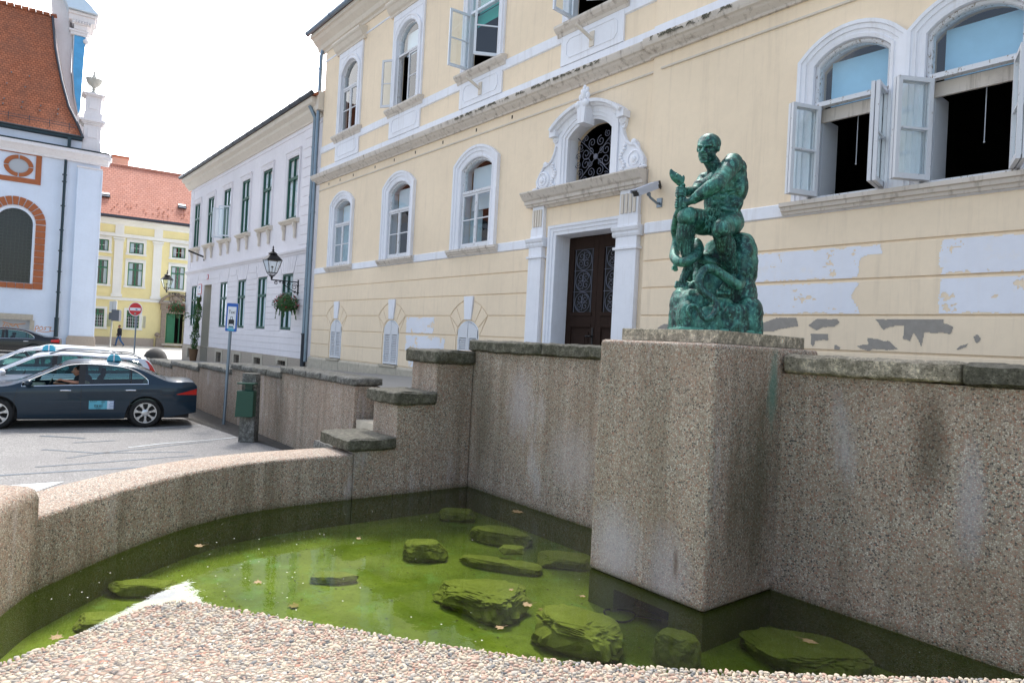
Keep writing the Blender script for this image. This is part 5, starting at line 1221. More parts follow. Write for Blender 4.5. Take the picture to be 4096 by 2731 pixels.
# ============================================================ FAR YELLOW BUILDING (local frame: x along facade, y into it)
A83 = R(83.0)
fb = thing('far_building', (-66.5, 9.0, 0), 'yellow baroque palace with red tiled roof closing the square', 'building', rz=A83, worldspace=False)
AW = [(-.45, .98), (2.12, 1.06), (5.43, 1.04), (-3.1, 1.0), (8.7, 1.0)]
b = MB(); ops = []
for x, w in AW: ops += [(x-w/2, x+w/2, 8.13, 9.08, 0), (x-w/2-.03, x+w/2+.03, 5.32, 7.35, 0)]
ops += [(-.95, -.02, 1.67, 3.2, 0), (1.66, 2.60, 1.70, 3.2, 0), (4.70, 6.07, .5, 3.15, 0)]
wall_open(b, -7, 14, -.2, 10.5, 0, .25, ops); obj('wall', b, Mt['faryellow'], fb, recalc=False)
b = MB(); b.box(-7, 14, 2.0, 2.1, -.2, 10.4); obj('inner_wall', b, Mt['dark'], fb)
def fbox(name, mat, boxes, bev=0):
    m = MB()
    for q in boxes: m.box(*q)
    return obj(name, m, Mt[mat], fb, bevel=bev)
PX = [.80, 3.76, 7.1, -1.9]
for x in PX: fbox('pilaster', 'farwhite', [(x-.33, x+.33, -.12, 0, 4.55, 9.3), (x-.42, x+.42, -.17, -.001, 4.3, 4.55), (x-.40, x+.40, -.18, -.001, 9.05, 9.15), (x-.44, x+.44, -.22, -.001, 9.22, 9.36), (x-.33, x+.33, -.1, 0, 9.72, 10.45)])
fbox('band', 'farwhite', [(-7, 14, -.13, -.002, 4.02, 4.26), (-7, 14, -.14, -.002, 9.42, 9.72)])
m = MB(); m.prism([(0, 10.42), (-.08, 10.45), (-.12, 10.6), (-.30, 10.75), (-.42, 10.82), (-.42, 10.95), (0, 11.0)], 'x', -7, 14); obj('cornice', m, Mt['farwhite'], fb)
m = MB(); m.prism([(-.44, 10.98), (-.60, 10.98), (-.66, 11.06), (-.62, 11.20), (-.40, 11.22)], 'x', -7, 14); obj('gutter', m, Mt['gutter'], fb)
Mt['fartile'] = tiles('far_red_tiles', ((.46, .20, .14), (.53, .255, .19), (.38, .175, .13)), .30, .26, (0, 2, 1.25), .03)
m = MB(); m.prism([(-.45, 11.10), (4.6, 16.4), (9.5, 11.1)], 'x', -7, 14); obj('roof', m, Mt['fartile'], fb)
m = MB(); m.tube([(-7, 4.6, 16.42), (14, 4.6, 16.42)], .14, 8); obj('ridge_tiles', m, Mt['fartile'], fb)
for x, z in ((-.37, 12.95), (5.6, 12.85)):
    y = (z-11.1)/5.3*5.05-.45; m = MB(); m.box(x-.34, x+.34, y-.35, y+.25, z-.10, z+.12); sk = obj('skylight', m, Mt['gutter'], fb); m = MB(); m.prism([(y-.36, z-.04), (y+.22, z+.30), (y+.22, z+.34), (y-.36, z+.0)], 'x', x-.30, x+.30); obj('pane', m, Mt['signwhite'], sk)
rr = random.Random(3)
m = MB()
for i in range(34):
    x = rr.uniform(-2, 7); z = 11.6+.35*(i % 3)+rr.uniform(0, .2); y = (z-11.1)/5.3*5.05-.45; m.prism([(y-.10, z-.0), (y-.02, z+.07), (y+.02, z+.03)], 'x', x-.04, x+.04)
obj('snow_hook', m, Mt['brickred'], fb)
def fwin(x, z0, z1, w, cols, rows_, tr=None, shutters=False, bars=False):
    m = MB(); m.sweep([(x-w/2-.02, z0), (x-w/2-.02, z1), (x+w/2+.02, z1), (x+w/2+.02, z0)], [(0, .1), (0, -.05), (.20, -.06), (.20, 0)]); m.box(x-w/2-.28, x+w/2+.28, -.12, 0, z0-.17, z0-.01)
    if not bars: m.box(x-w/2-.22, x+w/2+.22, -.075, -.0, z1+.22, z1+.30)
    wn_ = obj('window', m, Mt['farwhite'], fb)
    f = MB(); e = w/2; f.box(x-e, x-e+.07, .04, .12, z0, z1); f.box(x+e-.07, x+e, .04, .12, z0, z1); f.box(x-e, x+e, .04, .12, z0, z0+.07); f.box(x-e, x+e, .04, .12, z1-.07, z1); f.box(x-.05, x+.05, .03, .12, z0, z1)
    if tr: f.box(x-e, x+e, .03, .12, tr-.05, tr+.05)
    obj('frame', f, Mt['farg'], wn_)
    f = MB()
    for i in range(1, cols): f.box(x-e+w*i/cols-.012, x-e+w*i/cols+.012, .05, .10, z0, z1)
    for i in range(1, rows_): zz_ = z0+(z1-z0)*i/rows_; f.box(x-e, x+e, .05, .10, zz_-.012, zz_+.012)
    obj('glazing_bar', f, Mt['farwhite'], wn_)
    p = MB(); p.face([(x-e, .09, z0), (x+e, .09, z0), (x+e, .09, z1), (x-e, .09, z1)]); obj('pane', p, Mt['glass'], wn_, recalc=False)
    if not bars: p = MB(); p.box(x-e, x-e*.35, .22, .23, z0, z1); p.box(x+e*.45, x+e, .22, .23, z0, z1); obj('curtain', p, Mt['blind'], wn_)
    if bars:
        f = MB()
        for i in range(1, 6): f.tube([(x-e+w*i/6, -.02, z0), (x-e+w*i/6, -.02, z0+1.05)], .012, 4)
        for i in range(1, 4): f.tube([(x-e, -.02, z0+.28*i), (x+e, -.02, z0+.28*i)], .012, 4)
        obj('grille', f, Mt['signwhite'], wn_)
        f = MB(); f.box(x+e+.04, x+e+.52, -.05, -.02, z0+.05, z0+1.1)
        obj('open_sash', f, Mt['glass'], wn_)
    return wn_
for x, w in AW[:3]+AW[4:]: fwin(x, 8.13, 9.08, w, 2, 2); fwin(x, 5.32, 7.35, w+.06, 2, 1, 6.72)
fwin(-.485, 1.67, 3.2, .93, 2, 1, 2.75, bars=True); fwin(2.13, 1.70, 3.2, .94, 2, 1, 2.8, bars=True)
for q_ in ((-1.0, .1), (1.57, 2.67), (4.9, 6.0)): fbox('apron_panel', 'faryellow', [(q_[0], q_[1], -.04, -.001, 4.55, 4.95)])
for x0, x1 in ((-6, -1.3), (.25, 1.35), (2.9, 4.05), (6.7, 12)):
    m = MB()
    for i in range(9): z = .95+i*.36; m.box(x0, x1, -.02, -.001, z, z+.335)
    obj('rusticated_course', m, Mt['faryellow'], fb)
fbox('plinth', 'socle', [(-7, 3.8, -.1, 0, -.3, .85), (6.8, 14, -.1, 0, -.3, .85)])
m = MB(); m.box(4.28, 4.66, -.35, 0, .1, 3.75); m.box(6.10, 6.48, -.35, 0, .1, 3.75); m.box(3.95, 4.66, -.45, 0, .1, .95); m.box(6.10, 6.8, -.45, 0, .1, .95); m.box(4.2, 6.6, -.4, 0, 3.45, 3.95); m.box(4.05, 6.75, -.55, 0, 3.95, 4.15); m.box(4.66, 6.10, -.35, 0, 3.15, 3.45)
gt = obj('gate_surround', m, simple('brown_gate_stone', (.27, .22, .17), .9, var=.3, scale=6), fb, bevel=.02)
m = MB(); m.sweep(arc(4.15, 6.65, 4.15, .75, 14), [(-.15, -.0), (-.15, -.35), (.0, -.5), (.05, -.5), (.05, 0)]); m.lathe([(.22, 0), (.22, .1), (.1, .15), (.1, .1), (.05, .2)], (4.05, -.3, 1.2), 12, (0, -1, 0)); m.box(4.9, 5.9, -.3, 0, 4.2, 4.62); m.ball((5.4, -.3, 4.5), (.35, .12, .25), 10, 6)
obj('pediment', m, gt.data.materials[0], gt)
m = MB(); m.box(4.68, 5.42, .08, .14, .5, 3.14)
for z0, z1 in ((.7, 1.35), (1.45, 2.1), (2.2, 2.95)): m.box(4.8, 5.3, .05, .08, z0, z1)
obj('door', m, Mt['farg'], gt, bevel=.01)
m = MB(); m.box(5.75, 5.80, .08, .8, .5, 3.14); obj('door', m, Mt['farg'], gt)
m = MB(); m.box(4.4, 6.4, -.6, .05, .3, .48); obj('step', m, Mt['limestone'], gt)
# roof and chimney of the house behind
cb = thing('chimney_house', (-73, 9.5, 0), 'cream gable with a dark verge and a square chimney peeping over the red roof', 'building', rz=A83, worldspace=False)
m = MB(); m.box(-3, .3, 3.0, 6, 10, 17.2); m.prism([(-3, 17.2), (.3, 17.2), (-1.6, 19.2)], 'y', 3.0, 6); obj('wall', m, simple('peach_plaster', (.70, .52, .40), .9, var=.06), cb)
m = MB(); m.box(.35, 1.75, 3.4, 4.6, 12, 18.3); ch_ = obj('chimney', m, simple('peach_plaster_chimney', (.66, .46, .35), .9, var=.06), cb); m = MB(); m.box(.27, 1.83, 3.32, 4.68, 18.3, 18.45); obj('chimney_cap', m, Mt['brickred'], ch_)
m = MB(); m.prism([(.45, 17.0), (.45, 17.2), (-1.6, 19.5), (-1.6, 19.3)], 'y', 2.7, 6.3); obj('verge', m, Mt['gutter'], cb)

# ============================================================ CHURCH (local frame)
A85 = R(85.6)
cr_ = thing('church', (-47, 5, 0), 'white church with steep red tiled roof and terracotta framed windows', 'church', rz=A85, worldspace=False)
b = MB(); WIN = (-4.05, -2.36, 4.02, 7.35, .84); OV = (-3.16, 10.56)
wall_open(b, -36, .75, -.2, 11.7, 0, .35, [WIN, (-4.6, -2.26, .5, 1.92, 0)], 18)
b.face([(.75, 0, -.2), (.75, 9, -.2), (.75, 9, 11.7), (.75, 0, 11.7)]); obj('wall', b, Mt['church'], cr_, recalc=False)
m = MB(); m.box(-36, .7, 1.5, 1.6, -.2, 11.6); obj('inner_wall', m, Mt['dark'], cr_)
m = MB(); m.box(-.38, .82, -.13, -.001, 1.1, 11.0); m.box(.751, .88, -.13, 1.2, 1.1, 11.0); pl_ = obj('pilaster', m, Mt['church'], cr_, bevel=.01)
m = MB(); m.prism([(-.50, 0), (.95, 0), (.95, 1.0), (.86, 1.16), (-.42, 1.16), (-.50, 1.0)], 'y', -.24, 0); obj('plinth', m, Mt['socle'], pl_, bevel=.02)
m = MB(); m.box(-.42, .86, -.17, 0, 11.0, 11.1); m.box(-.10, .56, -.14, -.128, 10.96, 10.985); obj('capital', m, Mt['churchtrim'], pl_)
m = MB(); m.prism([(0, 11.3), (-.16, 11.3), (-.20, 11.42), (-.38, 11.62), (-.42, 11.66), (-.55, 11.74), (-.55, 11.92), (0, 12.02)], 'x', -36, 1.1); m.box(.75, 1.25, -.45, 1.5, 11.6, 11.95)
obj('cornice', m, Mt['churchtrim'], cr_)
m = MB(); m.prism([(-.57, 11.93), (-.60, 12.0), (0, 12.12), (0, 12.04)], 'x', -36, 1.15); m.prism([(-.10, 12.52), (-.30, 12.58), (-.30, 12.72), (-.06, 12.76)], 'x', -36, -.22); m.box(-.95, -.78, -.45, -.2, 12.05, 12.6); obj('gutter', m, Mt['copper'], cr_)
m = MB(); m.box(-36, -.25, -.08, .2, 12.05, 12.60); obj('attic', m, Mt['church'], cr_)
m = MB(); m.tube([(-.98, -.16, 11.3), (-1.0, -.16, 2.1)], .075, 10); m.tube([(-1.0, -.16, 2.1), (-1.0, -.16, .0)], .11, 10)
for z in (10.4, 10.0, 8.6, 7.2, 6.0, 4.8, 3.6, 2.1): m.tube([(-1.0, -.16, z), (-1.0, -.16, z+.06)], .12, 10)
obj('downpipe', m, Mt['copper'], cr_, smooth=40)
Mt['churchtile'] = tiles('church_plain_tiles', ((.30, .095, .045), (.40, .135, .065), (.16, .07, .045)), .17, .165, (0, 2, 1.08), .03)
# steep roof: flatter kicked eaves, then steep slope back to the ridge
m = MB()
rfl = [(12.70, -.30, -.25), (13.5, .35, -.5), (14.7, 1.15, -1.0), (16.4, 2.05, -1.42), (18.6, 3.1, -1.83), (20.9, 4.2, -2.07)]
for (z0, d0, x0), (z1, d1, x1) in zip(rfl, rfl[1:]):
    n_ = 8
    for i in range(n_): m.face([(-36+(x0+36)*i/n_, d0, z0), (-36+(x0+36)*(i+1)/n_, d0, z0), (-36+(x1+36)*(i+1)/n_, d1, z1), (-36+(x1+36)*i/n_, d1, z1)])
m.face([(-36, 4.2, 20.9), (-2.07, 4.2, 20.9), (-2.07, 9, 12.7), (-36, 9, 12.7)])
obj('roof', m, Mt['churchtile'], cr_, recalc=False)
m = MB(); m.tube([(x0+.03, d0-.03, z0+.02) for z0, d0, x0 in rfl], .07, 6); m.tube([(-36, -.33, 12.75), (-.25, -.33, 12.75)], .05, 6); obj('flashing', m, Mt['gutter'], cr_, smooth=True)
m = MB()
for i in range(95): x = -36+i*.36; m.tube([(x, 4.2, 20.93), (x+.34, 4.2, 20.98)], .12, 6)
obj('ridge_tiles', m, Mt['churchtile'], cr_, smooth=True)
m = MB()
for z, d in ((13.15, -.02), (13.32, .12)): m.tube([(-9, d-.12, z+.1), (-.55, d-.12, z+.1)], .016, 4)
for x in [-8.5+i*.95 for i in range(9)]: m.tube([(x, .0, 13.05), (x, -.03, 13.5)], .02, 4)
for z, d, n_ in ((14.0, .68, 9), (14.35, .92, 9), (15.4, 1.5, 7), (16.2, 1.93, 7)):
    for i in range(n_): x = -8.3+i*.85+(z*3 % 1)*.4; m.prism([(d-.16, z-.03), (d-.04, z+.08), (d, z+.02)], 'x', x-.03, x+.03)
obj('snow_guard', m, Mt['gutter'], cr_)
# curved gable wall with capped pier
GS = 1.10; ux = -1.37
def gp(u, z): return (ux+(u-ux)*GS, 2+(z-2)*GS)
gl = [(-.25, 12.75), (-.52, 13.5), (-1.0, 14.75), (-1.40, 16.4), (-1.80, 18.4), (-2.0, 19.66), (-2.1, 20.3), (-1.9, 20.9), (-1.6, 20.6), (-1.16, 19.9), (-1.16, 18.95), (-.98, 18.6), (-.96, 16.5), (-.80, 15.0), (-.45, 14.0), (-.18, 13.7), (-.18, 12.7)]
m = MB(); m.prism([gp(*p) for p in gl], 'y', 4.7, 6.0); gb = obj('gable', m, Mt['churchtrim'], cr_, bevel=.02)
m = MB(); m.prism([gp(-.97, 18.6), gp(-.34, 18.6), gp(-.42, 16.2), gp(-.42, 14.2), gp(-.55, 14.0), gp(-.78, 15.0), gp(-.93, 16.5)], 'y', 4.5, 6.0); obj('pier', m, Mt['churchtrim'], gb)
m = MB(); m.prism([gp(-.90, 18.55), gp(-.36, 18.55), gp(-.40, 16.4), gp(-.42, 14.4), gp(-.52, 14.1), gp(-.74, 15.2), gp(-.88, 16.6)], 'y', 4.46, 4.50); obj('blue_panel', m, simple('sky_blue_sheet_metal', (.10, .36, .62), .3, .4, var=.35, scale=1.5), gb)
m = MB()
for a, c, z0, z1 in ((-1.10, -.28, 18.55, 18.72), (-1.16, -.22, 18.72, 18.85), (-.95, -.30, 18.85, 19.12), (-1.05, -.10, 19.12, 19.30), (-1.22, .05, 19.30, 19.62), (-1.25, .12, 19.62, 19.78)):
    p0 = gp(a, z0); p1 = gp(c, z1); m.box(p0[0], p1[0], 4.35-(z0-18.5)*.35, 6.2, p0[1], p1[1])
for i in range(7): p0 = gp(-.95+i*.13, 19.16); m.box(p0[0], p0[0]+.07, 3.95, 4.3, p0[1], p0[1]+.12)
p0 = gp(-.33, 18.3); m.lathe([(.16, 0), (.16, .25), (.05, .3)], (p0[0], 4.6, p0[1]), 10, (0, -1, 0))
obj('cornice', m, Mt['churchtrim'], gb, bevel=.02)
m = MB(); q = [gp(-1.26, 19.80), gp(.20, 19.80), gp(.0, 20.0), gp(-.35, 20.35), gp(-.8, 20.7), gp(-1.5, 21.1), gp(-1.9, 21.0), gp(-1.6, 20.6)]; m.prism(q, 'y', 3.7, 6.4); obj('capping', m, simple('pale_sheet_metal_capping', (.60, .70, .78), .35, .4, var=.12, scale=2), gb)
# corner pedestals with urn
m = MB(); m.box(-.23, .70, -.1, .85, 12.1, 12.62); m.box(-.20, .66, -.07, .82, 12.62, 13.62); m.box(-.28, .74, -.15, .90, 13.62, 13.70); m.box(-.45, .88, -.28, 1.0, 13.78, 13.93); m.box(-.35, .80, -.2, .95, 13.70, 13.78); m.box(-.22, .70, -.08, .84, 13.93, 14.35); m.box(-.16, .62, -.04, .78, 14.35, 15.30); m.box(-.28, .70, -.14, .88, 15.30, 15.38); m.box(-.38, .80, -.22, .95, 15.38, 15.46)
m.box(-.02, .50, -.10, -.07, 12.85, 13.4); m.box(.0, .48, -.07, -.04, 14.55, 15.12)
pe = obj('pedestal', m, Mt['churchtrim'], cr_, bevel=.012)
m = MB(); m.lathe([(.36, 0), (.34, .06), (.20, .16), (.10, .2), (.075, .32), (.12, .36), (.07, .42), (.12, .48), (.30, .62), (.40, .80), (.42, .92), (.38, .95), (.33, .94), (.20, 1.0), (.13, 1.05), (.09, 1.18), (.03, 1.30), (.065, 1.34), (.04, 1.40), (.015, 1.46), (.05, 1.50), (.055, 1.54), (.01, 1.58)], (.20, .35, 15.46), 20)
for i in range(18): a = i*math.pi/9; m.ball((.20+math.cos(a)*.385, .35+math.sin(a)*.385, 16.40), (.055, .055, .07), 6, 4)
obj('urn', m, simple('grey_carved_urn', (.42, .42, .38), .9, var=.25, scale=5), cr_, smooth=45)
# terracotta framed oval window
m = MB(); m.sweep([(-4.2, 11.40), (-2.24, 11.40), (-2.24, 9.78), (-4.2, 9.78)][::-1]+[(-4.2, 11.4)], [(-.13, -.001), (-.13, -.05), (.14, -.05), (.14, -.001)]); 
n_ = 32; ring = []
ow = obj('oval_window', m, Mt['brickred'], cr_)
m = MB(); rx, rz_ = .68, .60
for k in range(4):
    pts = [R(90*k+3+84*i/8) for i in range(9)]; po = [(OV[0]+math.cos(a)*rx, OV[1]+math.sin(a)*rz_) for a in pts]; pi_ = [(OV[0]+math.cos(a)*(rx-.22), OV[1]+math.sin(a)*(rz_-.20)) for a in pts[::-1]]; m.prism(po+pi_, 'y', -.06, -.001)
obj('surround', m, Mt['brickred'], ow)
m = MB(); m.prism([(OV[0]+math.cos(a*math.pi/14)*(rx-.22), OV[1]+math.sin(a*math.pi/14)*(rz_-.20)) for a in range(28)], 'y', -.012, -.001); obj('pane', m, simple('oval_pane', (.40, .42, .45), .3), ow)
# arched window with terracotta voussoirs
m = MB(); wa = [(WIN[0], 4.0), (WIN[0], 7.35)]+arc(WIN[0], WIN[1], 7.35, .84, 20)[1:-1]+[(WIN[1], 7.35), (WIN[1], 4.0)]
aw = obj('arched_window', (m.sweep(wa, [(.0, .30), (.0, .02), (.10, -.005), (.13, -.03), (.13, 0)]) or m), Mt['churchtrim'], cr_, smooth=30)
m = MB(); seg = []
def outw(i, d): return None
zc_ = 7.35+.84-(( (WIN[1]-WIN[0])**2/4+.84**2)/(1.68)); rA = ((WIN[1]-WIN[0])**2/4+.84**2)/1.68; xc_ = (WIN[0]+WIN[1])/2
for s in (-1, 1):
    xi = xc_+s*(rA+.13); xo_ = xc_+s*(rA+.60)
    for i in range(10): z0 = 3.70+i*.368; m.prism([(xi, z0+.014), (xo_, z0+.014), (xo_, z0+.354), (xi, z0+.354)], 'y', -.05, -.001)
for i in range(13):
    a0 = R(180*i/13+1.0); a1 = R(180*(i+1)/13-1.0); m.prism([(xc_+math.cos(a)*r_, 7.40+math.sin(a)*r_*1.0) for r_ in (rA+.13,) for a in (a0, (a0+a1)/2, a1)]+[(xc_+math.cos(a)*(rA+.60), 7.40+math.sin(a)*(rA+.60)) for a in (a1, (a0+a1)/2, a0)], 'y', -.05, -.001)
for i in range(5): x0 = xc_-rA-.13+i*(2*rA+.26)/5; m.prism([(x0+.014, 3.70), (x0+(2*rA+.26)/5-.014, 3.70), (x0+(2*rA+.26)/5-.014, 4.0), (x0+.014, 4.0)], 'y', -.09, -.001)
obj('surround', m, Mt['brickred'], aw)
def leaded():
    t = NT('leaded_glass'); v = t.n('TexVoronoi'); v.feature = 'DISTANCE_TO_EDGE'; v.inputs['Scale'].default_value = 5.5; v.inputs['Randomness'].default_value = .35; t.L(t.pos(), v.inputs['Vector'])
    e = t.ramp(v.outputs['Distance'], [(.03, 1), (.09, 0)]); c = t.mix(e, (.012, .016, .018), (.05, .055, .05)); t.bsdf(c, t.mix(e, (.12,)*3, (.6,)*3), 0, .5); return t.m
m = MB(); m.prism([(p[0], p[1]) for p in wa], 'y', .22, .25); obj('pane', m, leaded(), aw)
# cellar opening with stone lintel, graffiti
m = MB(); m.box(-4.8, -2.12, -.10, -.001, 1.93, 2.26); m.box(-2.26, -2.05, -.08, -.001, .2, 1.93); cl = obj('cellar_opening', m, Mt['limestone'], cr_, bevel=.01); m = MB(); m.box(-4.6, -2.26, .12, .14, .3, 1.92); obj('panel', m, simple('grey_board', (.42, .42, .42), .9, var=.1), cl)
Mt['graf'] = simple('orange_spray_paint', (.62, .24, .05), .8)
m = MB()
def stroke(pts, y, r_=.018):
    pts = bz([(p[0], p[1]) for p in pts], 2)
    for a, c in zip(pts, pts[1:]): bar(m, a, c, r_*2, y-.004, y)
for k, (x0, pts) in enumerate([(-2.0, [(0, 1.25), (.02, 1.62), (.16, 1.66), (.14, 1.46), (.02, 1.45)]), (-1.82, [(.15, 1.60), (.02, 1.56), (.0, 1.42), (.16, 1.40), (.2, 1.56), (.1, 1.62)]), (-1.62, [(.18, 1.60), (.03, 1.56), (.15, 1.48), (.02, 1.40)]), (-1.42, [(.0, 1.60), (.25, 1.58), (.12, 1.58), (.14, 1.36)]), (-2.0, [(.1, 1.35), (.5, 1.28), (.9, 1.42), (1.1, 1.15)])]): stroke([(x0+p[0], p[1]) for p in pts], -.002)
obj('graffiti', m, Mt['graf'], cr_, recalc=False)
m = MB()
for pts in ([(-3.9, 1.4), (-3.75, 1.8), (-3.55, 1.3), (-3.4, 1.7)], [(-3.4, 1.45), (-3.3, 1.65), (-3.15, 1.45), (-3.35, 1.4)], [(-3.2, 1.7), (-3.0, 1.5), (-2.9, 1.75), (-2.75, 1.45)], [(-3.5, 1.78), (-3.0, 1.62), (-2.45, 1.74)]): stroke(pts, .118)
obj('graffiti', m, Mt['graf'], cl, recalc=False)
# ============================================================ CARS (local: y forward, -x is the driver's side)
def carpaint(name, col, metal=.5, rough=.32):
    t = NT(name); w = t.pos(); n = t.noise(w, 1.5, 3); c = t.mix(n, tuple(q*.9 for q in col), tuple(q*1.1 for q in col)); t.bsdf(c, rough, metal, .3, None, .5, .03); return t.m
Mt['navy'] = carpaint('dark_blue_car_paint', (.005, .022, .042), .10, .3); Mt['wpaint'] = carpaint('white_car_paint', (.66, .68, .74), .0, .3); Mt['silver'] = carpaint('silver_car_paint', (.55, .56, .60), .4, .3); Mt['blackpaint'] = carpaint('black_car_paint', (.004, .005, .008), .0, .25)
Mt['carglass'] = glass('car_window_glass', (.38, .60, .60), 1.6, 0, .0); Mt['carint'] = simple('dark_car_interior', (.018, .017, .018), .9)
def spl(pts, x):
    pts = sorted(pts)
    if x <= pts[0][0]: return pts[0][1]
    if x >= pts[-1][0]: return pts[-1][1]
    for i in range(len(pts)-1):
        if x <= pts[i+1][0]:
            x0, y0 = pts[i]; x1, y1 = pts[i+1]; m0 = (y1-(pts[i-1][1] if i else y0))/(x1-(pts[i-1][0] if i else x0)) if i else (y1-y0)/(x1-x0)
            m1 = ((pts[i+2][1] if i+2 < len(pts) else y1)-y0)/((pts[i+2][0] if i+2 < len(pts) else x1)-x0)
            h = x1-x0; t = (x-x0)/h; return (2*t**3-3*t*t+1)*y0+(t**3-2*t*t+t)*h*m0+(-2*t**3+3*t*t)*y1+(t**3-t*t)*h*m1
def car(name, loc, rz, label, P, paint, group='cars on the square'):
    o = thing(name, loc, label, 'car', group, rz, False)
    yf, yr = P['front'], P['rear']; wb_ = P['wb']/2; Rw = P.get('rw', .315); W = P['W']/2
    fax, rax = wb_, -wb_; ra = Rw+.055
    def wid(y):
        a = max(0, (y-(yf-.75))/.75); c = max(0, ((yr+.6)-y)/.6); return W*(1-.20*a**2.4-.11*c**2.4)
    belt0 = P['belt']
    def S(y, z):
        w = wid(y); b_ = spl(belt0, y)
        if z <= b_: t = (z-.55)/.4; s = 1-.035*t*t if z > .55 else 1-.05*((.55-z)/.35)**2; s += .008*math.exp(-((z-b_+.10)/.03)**2); return w*s
        s0 = 1-.035*((b_-.55)/.4)**2; return w*s0-(z-b_)*P.get('tumble', .40)
    drop = lambda y: spl(P['drop'], y)
    zc = lambda y: spl(P['top'], y); zs_ = lambda y: zc(y)-drop(y)
    def zb(y):
        z = spl(P['bottom'], y)
        for a in (fax, rax):
            d = abs(y-a)
            if d < ra: z = max(z, Rw+math.sqrt(ra*ra-d*d))
        return z
    ys = set(yr+(yf-yr)*i/110 for i in range(111))
    for a in (fax, rax):
        for i in range(25): ys.add(a+ra*math.cos(math.pi*i/24))
    for w0 in P['win']: ys |= {w0[0], w0[1]}
    for q in ('ws', 'rg'): ys |= set(P[q])
    ys = sorted(ys); yy = [ys[0]]
    for y in ys[1:]:
        if y-yy[-1] > .004: yy.append(y)
    ys = yy
    g0, g1 = P['green']                        # greenhouse y-range
    def belt(y): return min(spl(belt0, y), zs_(y)-.004)
    def wtop(y): return min(spl(P['wtop'], y), zs_(y)-.035)
    body = MB(); gl = {}
    for sgn in (-1, 1):
        NR = 8
        for i in range(len(ys)-1):
            a, c = ys[i], ys[i+1]
            za0, za1 = zb(a), belt(a); zc0, zc1 = zb(c), belt(c)
            for k in range(NR):
                q = [(a, za0+(za1-za0)*k/NR), (c, zc0+(zc1-zc0)*k/NR), (c, zc0+(zc1-zc0)*(k+1)/NR), (a, za0+(za1-za0)*(k+1)/NR)]
                body.face([(sgn*S(y, z), y, z) for y, z in q])
            m = (a+c)/2
            inwin = None
            for wi, w0 in enumerate(P['win']):
                if w0[0] < m < w0[1]: inwin = wi
            def band(f0, f1, tgt):
                for k in range(2):
                    t0, t1 = k/2, (k+1)/2
                    q = [(a, f0(a)+(f1(a)-f0(a))*t0), (c, f0(c)+(f1(c)-f0(c))*t0), (c, f0(c)+(f1(c)-f0(c))*t1), (a, f0(a)+(f1(a)-f0(a))*t1)]
                    tgt.face([(sgn*S(y, z), y, z) for y, z in q])
            if zs_(m)-belt(m) > .02:
                lo = lambda y: belt(y); wbm = lambda y: belt(y)+.012; wt_ = lambda y: max(wtop(y), wbm(y)); hi = lambda y: max(zs_(y), wt_(y)+.001)
                band(lo, wbm, body); band(wt_, hi, body)
                if inwin is None: band(wbm, wt_, body)
                elif (sgn, inwin) not in P.get('openwin', ()): band(wbm, wt_, gl.setdefault((sgn, inwin), MB()))
            elif True:
                band(belt, zs_, body)
    # top skin
    NF = 12; wsg = MB(); rgg = MB()
    def tp(y, f):
        sx = S(y, zs_(y)); return (f*sx, y, zc(y)-drop(y)*abs(f)**2.6)
    for i in range(len(ys)-1):
        a, c = ys[i], ys[i+1]; m = (a+c)/2
        for k in range(NF):
            f0, f1 = -1+2*k/NF, -1+2*(k+1)/NF; mid = abs((f0+f1)/2) < .86
            t_ = wsg if P['ws'][0] < m < P['ws'][1] and mid else rgg if P['rg'][0] < m < P['rg'][1] and mid else body
            t_.face([tp(a, f0), tp(c, f0), tp(c, f1), tp(a, f1)])
    for y in (yr, yf):                        # nose and tail
        n_ = 7
        col = [zb(y)+(belt(y)-zb(y))*k/n_ for k in range(n_+1)]
        for k in range(n_):
            for j in range(NF): f0, f1 = -1+2*j/NF, -1+2*(j+1)/NF; bl = lambda f, z: (f*S(y, z), y+(.07 if y > 0 else -.05)*(1-f*f), z); body.face([bl(f0, col[k]), bl(f1, col[k]), bl(f1, col[k+1]), bl(f0, col[k+1])])
        for j in range(NF): f0, f1 = -1+2*j/NF, -1+2*(j+1)/NF; bl = lambda f, z: (f*S(y, z), y+(.07 if y > 0 else -.05)*(1-f*f), z); body.face([bl(f0, belt(y)), bl(f1, belt(y)), tp(y, f1), tp(y, f0)])
    bd = obj('body', body, Mt[paint], o, smooth=38, merge=.003)
    for (s, wi), m in gl.items(): obj('side_window', m, Mt['carglass'], o, smooth=True)
    obj('windscreen', wsg, Mt['carglass'], o, smooth=True)
    if rgg.f: obj('rear_window', rgg, Mt['carglass'], o, smooth=True)
    m = MB(); m.box(-W+.10, W-.10, yr+.15, yf-.2, .20, .34); m.box(-W+.14, W-.14, rax-.5, fax-.55, .34, .50); m.box(-W+.12, W-.12, fax-.55, yf-.25, .34, .70); m.box(-W+.12, W-.12, yr+.12, rax+.0, .34, .72)
    for a in (fax, rax):
        for s in (-1, 1): m.tube([(s*(W-.28), a, Rw), (s*(W-.27), a, Rw)], ra, 16)
    obj('underbody', m, Mt['carint'], o)
